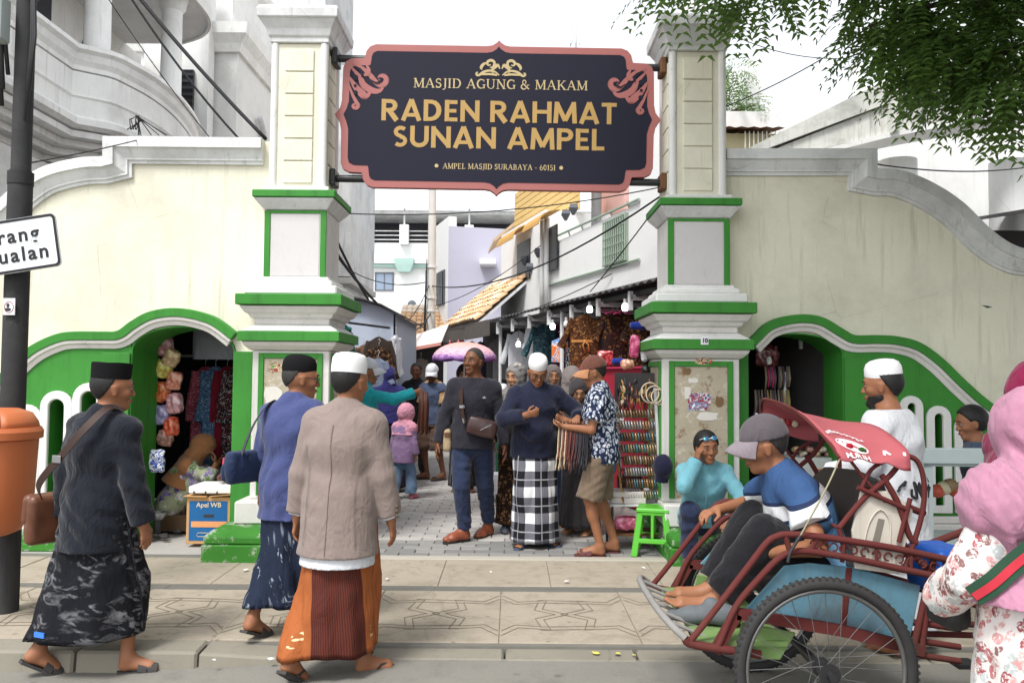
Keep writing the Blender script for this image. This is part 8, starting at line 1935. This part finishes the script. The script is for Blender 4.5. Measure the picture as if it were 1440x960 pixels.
stall_g('hanging_shirt', 'grey T-shirt hanging deep in the right stall', 'shirt', 694, 714, 474, 532, .55, cloth('grey_tee', srgb(136, 132, 138)), sleeve=.2, sl_ang=60)
stall_g('hanging_robe', 'white embroidered robe hanging in the right stall', 'robe', 715, 744, 466, 545, .4, cloth('white_robe', (.62, .63, .67)), sleeve=.55, sl_ang=75)
stall_g('hanging_shirt', 'plain white shirt edge beside the teal pattern', 'shirt', 742, 756, 454, 500, .35, C_WHITE, sleeve=.4, sl_ang=78)
stall_g('hanging_dress', 'teal patterned dress hanging in the right stall', 'dress', 750, 778, 456, 540, .30, TEALP, sleeve=.5, sl_ang=68); stall_g('hanging_dress', 'plum dress showing behind the bulbs', 'dress', 780, 800, 452, 520, .6, cloth('plum_cloth', srgb(90, 40, 66)))
g_ = stall_g('kids_shirt', 'orange printed child\'s shirt hanging in the right stall', 'shirt', 776, 799, 475, 507, .12, print_mat('kids_print', [(222, 120, 60), (222, 120, 60), (230, 200, 190), (90, 140, 200), (222, 130, 70), (226, 190, 90)], 9)); 
stall_g('batik_dress', 'brown batik dress with tied belt hanging in the right stall', 'dress', 803, 842, 443, 545, .10, BAT2, sleeve=.42, sl_ang=66, belt=cloth('tan_belt', srgb(190, 130, 70)), flare=1.12); stall_g('batik_dress', 'dark chequered batik dress beside the belted one', 'dress', 848, 888, 438, 530, .25, BAT3, sleeve=.35, sl_ang=70); stall_g('batik_dress', 'second dark batik dress nearest the right pillar', 'dress', 884, 912, 442, 530, .35, BATIKB, sleeve=.3, sl_ang=72)
stall_g('hanging_dress', 'navy white-spotted dress below the orange shirt', 'dress', 796, 808, 488, 548, .08, spots('navy_spot', srgb(24, 26, 40), [(200, 200, 205)], 60, .36), hanger=False)
PKH = plain('pink_hanger', srgb(200, 60, 120), .4); 
for i, px in enumerate((850, 862, 874)): c = Q(sn(px, .15), .15, 0); z_ = P(px, 437, c.y).z; m = MB(); m.tube([(c.x-.1, c.y, z_-.04), (c.x, c.y, z_), (c.x+.1, c.y, z_-.04)], .008, 6); m.tube([(c.x, c.y, z_), (c.x, c.y, z_+.06)], .005, 5); tag(m.build('coat_hanger', PKH), nth(i)+' empty pink hanger from the left on the dark batik rail', 'hanger', 'pink hangers in the right stall')
# bulbs: lit ones give light
BULB = NT('lit_bulb'); BULB.base((.9, .9, .9)); BULB.b.inputs['Emission Color'].default_value = (.95, .97, 1, 1); BULB.b.inputs['Emission Strength'].default_value = 3.5; BULB = BULB.fin(.3)
for px, py, lit, lb in ((777, 459, 1, 'glowing white bulb above the orange child\'s shirt'), (796, 456, 0, 'unlit bulb right of the glowing bulb'), (829, 435, 1, 'glowing lamp above the belted batik dress'), (879, 432, 1, 'small glowing lamp near the right pillar'), (729, 484, 1, 'glowing bulb in front of the white robe')):
    c = Q(sn(px, .02), .02, 0); z_ = P(px, py, c.y).z; r = thing('lamp_bulb', lb, 'lamp', (c.x, c.y, z_)); MB().lathe([(.012, z_-.045), (.032, z_-.038), (.040, z_-.012), (.036, z_+.025), (.022, z_+.046)], (c.x, c.y, 0), 14).build('glass', BULB if lit else MATS['bulb_white'], r, smooth=True); MB().tube([(c.x, c.y, z_+.045), (c.x, c.y, z_+.10)], .02, 8).build('socket', HNG, r); MB().tube([(c.x, c.y, z_+.1), (c.x, c.y, 2.46)], .004, 5).build('cord', BLACKM, r)
# red helmet bag, counter and banner
c = Q(sn(851, -.0), .0, 0); zc_ = P(851, 503, c.y).z; o = puff((c.x, c.y, zc_), (.115, .09, .105), plastic('red_shiny', srgb(170, 46, 50)), 77); o.name = 'red_bundle'; tag(o, 'shiny red plastic-wrapped bundle on the stall counter', 'bundle')
sA_, sB_ = sn(905, -.05), sn(806, -.05); CO = thing('stall_counter', 'pink-edged stall counter under the batik dresses', 'counter', tuple(Q(sA_, 0, 0))); zt_ = P(850, 516, Q(sn(850, -.05), -.05, 0).y).z
m = MB(); rbox(m, sA_, sB_, -.06, .35, zt_-.02, zt_).build('top', plain('pink_edge', srgb(206, 50, 96), .5), CO); rbox(MB(), sA_+.02, sB_-.02, -.03, .33, .02, zt_-.022).build('cupboard', plain('red_banner', srgb(170, 40, 60), .6, .1), CO)
put_text('banner_lettering', text_mesh('Mie', .26, .001, .004), plain('banner_white', (.7, .7, .72), .6), Matrix.Translation(Q(sn(868, -.04), -.036, 1.0)-OFF[CO.name]) @ Matrix.Rotation(RAZ+0*math.pi, 4, 'Z') @ Matrix.Rotation(R(90), 4, 'X'), CO)
c = Q(sn(868, .0), .02, 0); o = puff((c.x, c.y, P(868, 508, c.y).z), (.10, .06, .05), cloth('royal_blue', srgb(30, 50, 130)), 12); o.name = 'blue_shirt_pile'; tag(o, 'folded royal blue cloth beside the red bundle', 'cloth')
c = Q(sn(898, -.1), -.1, 0); o = puff((c.x, c.y, P(898, 458, c.y).z), (.11, .06, .055), MATS['royal_blue'], 13); o.name = 'blue_shirt_pile'; tag(o, 'royal blue bundle hanging high near the right pillar', 'cloth')
# bags by the pillar
for i, (px, py, hx_, hz_, mt, lb) in enumerate(((892, 487, .055, .12, plastic('magenta_plastic', srgb(190, 60, 110)), 'magenta plastic bag hanging above the bracelet rack'), (882, 512, .075, .06, plastic('peach_plastic', srgb(220, 150, 120)), 'peach snack bag hanging above the bracelet rack'), (906, 500, .045, .07, spots('dalmatian', (.7, .7, .72), [(20, 20, 24)], 45, .3), 'white cap with black spots hanging by the right pillar'), (907, 520, .05, .05, BLACKM, 'black cap hanging under the spotted cap'), (908, 540, .03, .09, plain('amber_pack', srgb(214, 140, 40), .5), 'amber packet hanging at the rack edge'))):
    o = puff(P(px, py, 7.3), (hx_, .05, hz_), mt, 50+i, rz=rr.uniform(-15, 15)); o.name = ('plastic_bag', 'snack_bag', 'spotted_cap', 'black_cap', 'amber_packet')[i]; tag(o, lb, 'bag' if i < 2 else ('cap' if i < 4 else 'packet'))
# bracelet rack against the pillar
Yk = 6.95; RK = thing('bracelet_rack', 'tall rack of bracelet rolls leaning beside the right pillar', 'rack', (P(900, 700, Yk).x, Yk, 0)); xk0, xk1 = P(868, 600, Yk).x, P(921, 600, Yk).x
rl_ = P(922, 560, Yk-.12); rb_ = P(930, 702, Yk-.12); MB().bar((rl_.x-.01, Yk-.13, P(913, 545, Yk).z), (rb_.x, Yk-.13, P(930, 702, Yk).z-.02), .02, .022).build('upright', HNG, RK); MB().bar((xk0, Yk+.05, P(870, 530, Yk).z), (xk0+.05, Yk+.05, .3), .02, .02).build('upright', HNG, RK)
RC = [[(170, 140, 110), (160, 158, 156), (130, 104, 74)], [(180, 140, 108), (150, 152, 154), (176, 174, 174)], [(120, 90, 70), (90, 120, 130), (176, 140, 84)], [(110, 120, 108), (96, 140, 146), (166, 146, 110)], [(110, 90, 100), (50, 100, 140), (160, 150, 130)], [(140, 110, 90), (90, 80, 110), (190, 170, 130)], [(110, 80, 80), (150, 130, 120), (170, 140, 90)], [(100, 84, 90), (140, 120, 110), (120, 90, 70)]]
for i in range(8):
    z_ = P(895, 578+16.2*i, Yk).z; xa = xk0+.012*i; xb = xk1+.004*i; rod = MB().tube([(xa-.04, Yk-.05, z_), (xb, Yk-.05, z_)], .008, 6).build('rod', BLACKM, RK); N_ = 13
    for k in range(N_):
        cc = RC[i][int(rr.random()*3)]; mt = plain('bangle_%d_%d' % (i % 4, RC[i].index(cc)), srgb(*RC[i%4][RC[i].index(cc)]), .25, .3, 60, .6, .4, bump=.3); x = xa+(xb-xa)*(k+.3)/N_
        MB().tube([(x+.004*math.sin(a*2), Yk-.05+.034*math.cos(a), z_-.018+.034*math.sin(a)) for a in [2*math.pi*q/12 for q in range(12)]], .0085, 6, closed=True).build('bangle', mt, rod, smooth=True, off=OFF[RK.name])
    for k in range(8):
        x = xa-.05+.018*rr.random(); m = MB(); m.tube([(x, Yk-.07, z_), (x-.01, Yk-.09, z_-.04), (x+.006, Yk-.08, z_-.09-.04*rr.random())], .006, 5); m.build('bead_tassel', beads[(k*3+i) % 8] if k % 2 else plain('gold_bead', srgb(170, 130, 70), .4, .3), RK, smooth=True)
for i in range(46):   # dark key rings and chains on the upper card
    x = xk0+(xk1-xk0)*rr.random()*.95; z_ = P(895, 528+34*rr.random(), Yk).z; m = MB(); ln = rr.uniform(.05, .14); m.tube([(x, Yk-.06-.02*rr.random(), z_), (x+rr.uniform(-.02, .02), Yk-.09, z_-ln*.5), (x+rr.uniform(-.02, .02), Yk-.08, z_-ln)], [.004, .010, .008], 6); m.build('key_ring', beads[i % 8] if i % 5 else plain('gold_bead', (.4, .3, .1)), RK, smooth=True)
MB().box(xk0-.02, xk1, Yk+.02, Yk+.04, P(895, 565, Yk).z, P(895, 524, Yk).z).build('card', SHB, RK)
CBL = plain('ivory_cable', srgb(196, 184, 158), .6)
for k in range(3): c = P(914+6*k, 552+3*k, Yk-.18); m = MB(); m.tube([c+Vector((.075*(1-.1*k)*math.cos(a), .01*math.sin(3*a), .085*(1-.12*k)*math.sin(a))) for a in [2*math.pi*q/22 for q in range(22)]], .006, 6, closed=True); tag(m.build('cable_loop', CBL, None, smooth=True), ('outer', 'middle', 'inner')[k]+' loop of coiled ivory cable hanging on the bracelet rack', 'cable', 'coils of ivory cable')
# dark blue cap hung on the rack
F = Field((-.14, -.16, -.16), (.14, .16, .16), .007); F.ell((0, 0, 0), (.082, .085, .10), None, 0); F.cap((.0, -.01, -.05), (-.01, -.03, -.125), (.065, .025), (.055, .012), (1, 0, 0), .02); c = P(932, 655, 6.62); o = link('navy_cap', F.mesh('hanging_cap', cloth('navy_cap', srgb(32, 32, 56))), None); o.location = c; o.rotation_euler = (R(10), 0, R(15)); tag(o, 'dark navy cap hanging at the edge of the bracelet rack', 'cap')
# bench with boxes
Yb = 6.98; xb0, xb1 = P(855, 710, Yb).x, P(932, 710, Yb).x; zb_ = P(890, 708, Yb-.1).z; BN = thing('display_bench', 'low metal bench holding trinket boxes beside the green stool', 'bench', (xb0, Yb, 0)); MB().box(xb0, xb1, Yb-.14, Yb+.25, zb_-.02, zb_).build('top', GREYC, BN, bevel=.004)
for x in (xb0+.01, xb1-.03):
    for y in (Yb-.13, Yb+.22): MB().box(x, x+.022, y, y+.022, 0, zb_-.021).build('leg', BLACKM, BN)
MB().box(xb0+.02, xb1-.02, Yb-.12, Yb+.22, .12, .135).build('shelf', RUST, BN)
for i in range(2): o = MB().box(xb0+.01+.015*i, xb0+.31-.015*i, Yb-.12, Yb+.12, zb_+.004+.052*i, zb_+.052+.052*i).build('trinket_box', plain('box_print_%d' % i, srgb(206, 196, 196), .5, .25, 16, bump=.3), None, bevel=.004); tag(o, ('lower', 'upper')[i]+' pale trinket box stacked on the display bench', 'box')
o = puff((xb0+.36, Yb-.02, zb_+.06), (.05, .05, .05), plastic('rose_box', srgb(190, 100, 130)), 91); o.name = 'rose_packet'; tag(o, 'rose coloured packet at the end of the display bench', 'packet')
o = puff((xb0+.16, Yb-.0, .135+.075), (.12, .09, .07), plastic('pink_basket', srgb(206, 96, 130)), 93); o.name = 'pink_bundle'; tag(o, 'pink plastic bundle on the lower shelf of the display bench', 'bundle')
o = puff((xb0+.05, Yb+.1, P(862, 650, Yb).z), (.05, .03, .13), plastic('sky_plastic', srgb(90, 160, 210)), 94); o.name = 'blue_packet'; tag(o, 'sky blue packet standing behind the trinket boxes', 'packet'); o = MB().box(xb0+.10, xb0+.32, Yb+.10, Yb+.2, zb_+.004, zb_+.22).build('maroon_case', plain('maroon_case', srgb(84, 36, 34), .5), None, bevel=.02); tag(o, 'dark maroon case behind the trinket boxes', 'case')
# green plastic stool
SGN = plain('green_plastic', srgb(86, 178, 48), .4, .06, 3, .45, bump=.05); cS_ = G(919, 778); ST = thing('plastic_stool', 'bright green plastic stool in front of the bracelet rack', 'stool', cS_, rz=R(-14)); OFF[ST.name] = Vector((0, 0, 0))
def sb(m, name): o = m.build(name, SGN, None, bevel=.006); o.parent = ST; return o
hz = .395; a_, b_ = .125, .175
sb(MB().frusta(0, 0, [(a_+.012, a_+.012, hz-.035), (a_+.008, a_+.008, hz-.006), (a_-.006, a_-.006, hz)]), 'seat')
for sx in (-1, 1):
    for sy in (-1, 1):
        m = MB(); w = .026
        for (dx, dy) in ((0, 0),): m.loft([[(sx*b_-sx*u*.055, sy*b_-sy*v_*.055, 0) for u, v_ in ((0, 0), (1, 0), (1, .25), (.25, .25), (.25, 1), (0, 1))], [(sx*a_-sx*u*.05, sy*a_-sy*v_*.05, hz-.036) for u, v_ in ((0, 0), (1, 0), (1, .25), (.25, .25), (.25, 1), (0, 1))]])
        sb(m, 'leg')
for k in range(4):
    an = R(90*k); Mz = Matrix.Rotation(an, 3, 'Z'); f_ = .13/hz; d = b_-(b_-a_)*f_
    m = MB(); m.add([Mz @ Vector(q) for q in ((-d+.03, -d-.001, .11), (d-.03, -d-.001, .11), (d-.03, -d+.012, .11), (-d+.03, -d+.012, .11), (-d+.032, -d+.004, .15), (d-.032, -d+.004, .15), (d-.032, -d+.017, .15), (-d+.032, -d+.017, .15))], [(3, 2, 1, 0), (4, 5, 6, 7), (0, 1, 5, 4), (1, 2, 6, 5), (2, 3, 7, 6), (3, 0, 4, 7)]); sb(m, 'stretcher')
    m = MB(); m.add([Mz @ Vector(q) for q in ((-.012, -d+.004, .15), (.012, -d+.004, .15), (.012, -d+.015, .15), (-.012, -d+.015, .15), (-.014, -a_-.004, hz-.04), (.014, -a_-.004, hz-.04), (.014, -a_+.008, hz-.04), (-.014, -a_+.008, hz-.04))], [(3, 2, 1, 0), (4, 5, 6, 7), (0, 1, 5, 4), (1, 2, 6, 5), (2, 3, 7, 6), (3, 0, 4, 7)]); sb(m, 'side_rib')
    m = MB(); da = a_+.006; m.prism([[(-da+.03, hz-.036)]+[(-da+.03+.0, hz-.06)]+[(-.014-(da-.05)/2*(1+math.cos(t_)), hz-.055-.012*0+.0) for t_ in ()]+[(da-.03, hz-.06), (da-.03, hz-.036)]], -da-.0, -da+.010); m.v = [tuple(Mz @ Vector(v_)) for v_ in m.v]; sb(m, 'apron')
# green stand with a white basket behind the man in charcoal
p = P(690, 670, 9.6); GS = thing('green_stand', 'dark green metal stand with white basket behind the man in charcoal', 'stand', (p.x, 9.6, 0)); DGN = plain('dark_green_metal', srgb(30, 78, 58), .5)
for dx, dy in ((-.12, 0), (.09, 0), (-.12, .4), (.09, .4)): MB().box(p.x+dx-.03, p.x+dx+.03, 9.55+dy, 9.61+dy, 0, .78).build('leg', DGN, GS)
MB().box(p.x-.17, p.x+.14, 9.54, 10.05, .78, 1.15).build('cabinet', DGN, GS); o = MB().frusta(p.x-.02, 9.40, [(.11, .09, .10), (.13, .11, .34)]).build('white_basket', plain('basket_white', (.6, .6, .63), .5), None, bevel=.008); tag(o, 'white plastic basket at the foot of the green stand', 'basket')
for k in range(3): MB().box(p.x-.07, p.x+.06, 9.293-.003, 9.296, .17+.05*k, .185+.05*k).build('slot', GREYC, o)
# plastic bag in the hand of the batik-skirted woman
o = puff(P(726, 632, 7.45), (.05, .04, .10), plastic('pale_blue_bag', srgb(130, 170, 190)), 66); o.name = 'carrier_bag'; tag(o, 'pale blue carrier bag held beside the plaid sarong', 'bag')
# umbrella
uc = P(653, 497, 9.9); UMBR = thing('umbrella', 'open purple and pink patterned umbrella in the alley', 'umbrella', (uc.x, 9.9, uc.z))
t = NT('umbrella_cloth'); v = t.coord('Generated'); X = t.sep(v); a = t.noise(v, 14, 3, .6, .8); g = t.ramp(X[2], [(0., srgb(140, 90, 180)), (.22, srgb(196, 150, 206)), (.4, srgb(226, 186, 200)), (1., srgb(230, 160, 140))]); t.base(t.mix(t.math('MULTIPLY', t.ramp(a, [(.52, 0.), (.56, 1.)]), t.ramp(X[2], [(.35, .8), (.55, .15)])), g, srgb(110, 50, 150))); UC = t.fin(.7)
m = MB(); N_ = 48; r_u = .40; rings = []
for i in range(9):
    a = R(90*(.06+.94*i/8)); rings.append([(uc.x+r_u*math.sin(a)*math.cos(2*math.pi*j/N_)*(1-.045*abs(math.sin(4*2*math.pi*j/N_))*(i/8)), 9.9+r_u*math.sin(a)*math.sin(2*math.pi*j/N_), uc.z-.08+.22*math.cos(a)*1.0-.02*(i == 8)*abs(math.cos(4*2*math.pi*j/N_))) for j in range(N_)])
m.loft(rings, cap=False); m.f.append(tuple(range(N_))); m.mi.append(0); o = m.build('canopy', UC, UMBR, smooth=True, recalc=False); so = o.modifiers.new('thick', 'SOLIDIFY'); so.thickness = .004
MB().tube([(uc.x, 9.9, uc.z-.7), (uc.x, 9.9, uc.z+.18)], .008, 6).build('shaft', MET, UMBR)
for j in range(8): a = 2*math.pi*j/8; MB().tube([(uc.x, 9.9, uc.z+.11), (uc.x+r_u*.7*math.cos(a), 9.9+r_u*.7*math.sin(a), uc.z+.03), (uc.x+r_u*.97*math.cos(a), 9.9+r_u*.97*math.sin(a), uc.z-.085)], .003, 4).build('rib', MET, UMBR)
# ------------------------------------------------------------------ left side stalls beyond the pillar
LS = thing('market_booth', 'white-blue sheet booth with curved roof beyond the left pillar', 'booth', (-2.2, 11, 0)); SHT = plain('pale_blue_sheet', srgb(190, 200, 218), .5, .06, 2, bump=.05)
def sp(x, y, Y): return XZ(x, y, Y)
Yl = 11.0; MB().prism([[sp(440, 500, Yl), sp(556, 490, Yl), sp(556, 441, Yl), sp(535, 431, Yl), sp(510, 424, Yl), sp(480, 419, Yl), sp(440, 415, Yl)]], Yl, Yl+.04).build('end_sheet', SHT, LS)
m = MB(); q = [sp(430, 413, Yl), sp(480, 417, Yl), sp(510, 422, Yl), sp(538, 430, Yl), sp(568, 446, Yl)]; m.v = [(x, Yl-.15, z_+.02) for x, z_ in q]+[(x, Yl+2.5, z_+.02) for x, z_ in q]+[(x, Yl-.15, z_-.0) for x, z_ in q]+[(x, Yl+2.5, z_) for x, z_ in q]; n = 5
for i in range(4): m.f += [(i, i+1, n+i+1, n+i), (2*n+i+1, 2*n+i, 3*n+i, 3*n+i+1), (i, 2*n+i, 2*n+i+1, i+1), (n+i, n+i+1, 3*n+i+1, 3*n+i)]
m.f += [(0, n, 3*n, 2*n), (n-1, 2*n-1+0, 4*n-1, 3*n-1)]; m.mi = [0]*len(m.f); m.build('roof', TIN, LS)
a = P(445, 470, Yl); b = P(556, 490, Yl); MB().box(-3.0, b.x, Yl+.3, Yl+.35, 0, a.z).build('back_board', SHB, LS); MB().box(b.x-.03, b.x, Yl, Yl+2.4, 0, sp(556, 441, Yl)[1]).build('side_sheet', SHT, LS)
MB().tube([P(478, 452, 10.4), P(548, 461, 10.9)], .016, 8).build('rail', BLACKM, LS)
garment('hanging_jacket', 'dark brown jacket on the booth rail left of the alley', 'jacket', tuple(P(533, 474, 10.5)), .34, .62, cloth('brown_jacket', srgb(62, 52, 46)), R(-10), .5, 1.05, 78, seed=2); garment('hanging_jacket', 'patterned brown waistcoat layered on the jacket', 'jacket', tuple(P(533, 487, 10.35)), .27, .45, BATIKB, R(-10), .4, 1.05, 70, seed=3); garment('hanging_jacket', 'pale collared shirt layered lowest on the booth rail', 'shirt', tuple(P(532, 503, 10.2)), .22, .4, cloth('slate_shirt', srgb(120, 130, 150)), R(-10), .3, 1.05, 70, seed=4)
garment('hanging_shirt', 'white shirt at the alley edge of the booth', 'shirt', tuple(P(557, 470, 10.8)), .16, .55, C_WHITE, R(60), .5, 1.1, 82, seed=5); garment('hanging_trousers', 'black trousers hanging on the booth sheet', 'trousers', tuple(P(494, 466, 10.7)), .09, .5, C_BLKTR, 0, 0, 1.0, hanger=True, seed=6); garment('hanging_shirt', 'dark green shirt behind the left pillar edge', 'shirt', tuple(P(484, 455, 9.8)), .16, .5, cloth('bottle_green', srgb(20, 84, 74)), R(30), .3, 1.0, 80, seed=7); garment('hanging_shirt', 'brown shirt low on the booth board', 'shirt', tuple(P(512, 484, 10.9)), .2, .45, cloth('tan_brown', srgb(120, 88, 70)), 0, .2, 1, seed=8); garment('hanging_shirt', 'dark grey shirt low on the booth board', 'shirt', tuple(P(490, 490, 10.8)), .3, .5, C_DGREY, 0, .2, 1, seed=9)
# far stall with pale awning on the left
FS = thing('far_stall', 'dark stall with pale pink-edged awning deep on the left', 'stall', (-2.2, 15.5, 0)); a = P(560, 498, 15); b = P(622, 476, 15)
m = MB(); m.add([(a.x-.2, 15, a.z), (b.x, 14.7, b.z-.12), (b.x, 16.5, b.z+.35), (a.x-.2, 16.5, a.z+.3), (a.x-.2, 15, a.z+.03), (b.x, 14.7, b.z-.09), (b.x, 16.5, b.z+.38), (a.x-.2, 16.5, a.z+.33)], [(3, 2, 1, 0), (4, 5, 6, 7), (0, 1, 5, 4), (1, 2, 6, 5), (2, 3, 7, 6), (3, 0, 4, 7)]); m.build('awning', plain('pale_awning', srgb(226, 214, 210), .7), FS); MB().bar((a.x-.2, 14.98, a.z+.01), (b.x, 14.68, b.z-.11), .03, .06).build('valance', plain('awning_pink', srgb(206, 140, 130), .7), FS); MB().box(-4, b.x-.1, 16.4, 16.5, 0, b.z).build('back_wall', SHB, FS)
for i, px in enumerate((570, 580, 592)): garment('hanging_shirt', ('white', 'black', 'grey')[i]+' shirt hanging in the far left stall', 'shirt', tuple(P(px, 503, 15.6)), .24, .5, (C_WHITE, C_BLKTR, C_GREY)[i], 0, .2, 1, seed=20+i)
# small bags under the far fascia
for i, px in enumerate((620, 628, 636, 643, 648)): s = sn(px, -.05); c = Q(s, -.05, 0); o = puff((c.x, c.y, P(px, 487, c.y).z), (.09, .05, .17), [plastic('red_bag', srgb(196, 50, 70)), plain('dark_bag', (.03, .03, .035), .5)][i % 2], 70+i); o.name = 'hanging_bag'; tag(o, ('red', 'black')[i % 2]+' bag, '+nth(i)+' from the left, hanging under the weathered fascia board', 'bag', 'bags under the fascia board')
for px in (664, 676): stall_g('hanging_cloth', ('dim grey garment at the back of the far stall' if px < 670 else 'dim violet garment at the back of the far stall'), 'garment', px-8, px+8, 480, 540, .6, C_DGREY if px < 670 else cloth('dim_violet', srgb(70, 62, 84)))
# ------------------------------------------------------------------ litter on the ground
YLF = plain('yellow_petal', srgb(206, 196, 90), .8, .2, 30); WLT = MATS['white_rubbish']
def scrapg(px, py, w, mat, label, name, z, grp):
    c = G(px, py, z); m = MB(); n = 6; a0 = rr.uniform(0, 3); pts = [(c.x+w*rr.uniform(.6, 1)*math.cos(a0+2*math.pi*i/n)*1.0, c.y+w*rr.uniform(.5, .9)*math.sin(a0+2*math.pi*i/n), z+.006+rr.uniform(0, .012)) for i in range(n)]; m.add(pts+[(c.x, c.y, z+.014)], [(i, (i+1) % n, n) for i in range(n)]); o = m.build(name, mat, None, recalc=False); tag(o, label, 'litter', grp)
for i in range(26): scrapg(815+7.6*i, rr.uniform(884, 925), rr.uniform(.012, .024), YLF, nth(i)+' small yellow leaf from the left near the becak footrest', 'fallen_leaf', -.028, 'yellow leaves on the kerb')
for i, (px, py, w) in enumerate(sorted(((345, 803, .03), (353, 897, .03), (364, 904, .02), (402, 903, .04), (380, 928, .025), (545, 815, .02), (560, 898, .02), (690, 805, .015), (797, 819, .025), (612, 893, .02), (300, 930, .02), (905, 800, .02), (640, 730, .02), (560, 730, .025)))): scrapg(px, py, w, WLT, nth(i)+' scrap of white paper from the left on the ground', 'paper_scrap', .004 if py < 890 else -.03, 'paper scraps on the ground')
c = G(15, 918, -.115); o = puff((c.x, c.y, -.07), (.10, .07, .045), plastic('black_plastic', (.015, .015, .016)), 99); o.name = 'rubbish_bag'; tag(o, 'crumpled black plastic bag lying at the kerb, left edge', 'bag')
c0 = G(760, 892, -.02); c1 = G(840, 888, -.02); tag(MB().tube([c0, c0.lerp(c1, .3)+Vector((0, .08, .01)), c0.lerp(c1, .7)+Vector((0, .07, .008)), c1], .004, 5).build('blue_twine', plain('twine_blue', srgb(110, 140, 160), .8), None, smooth=True), 'loose pale blue twine lying on the pavement edge', 'twine')
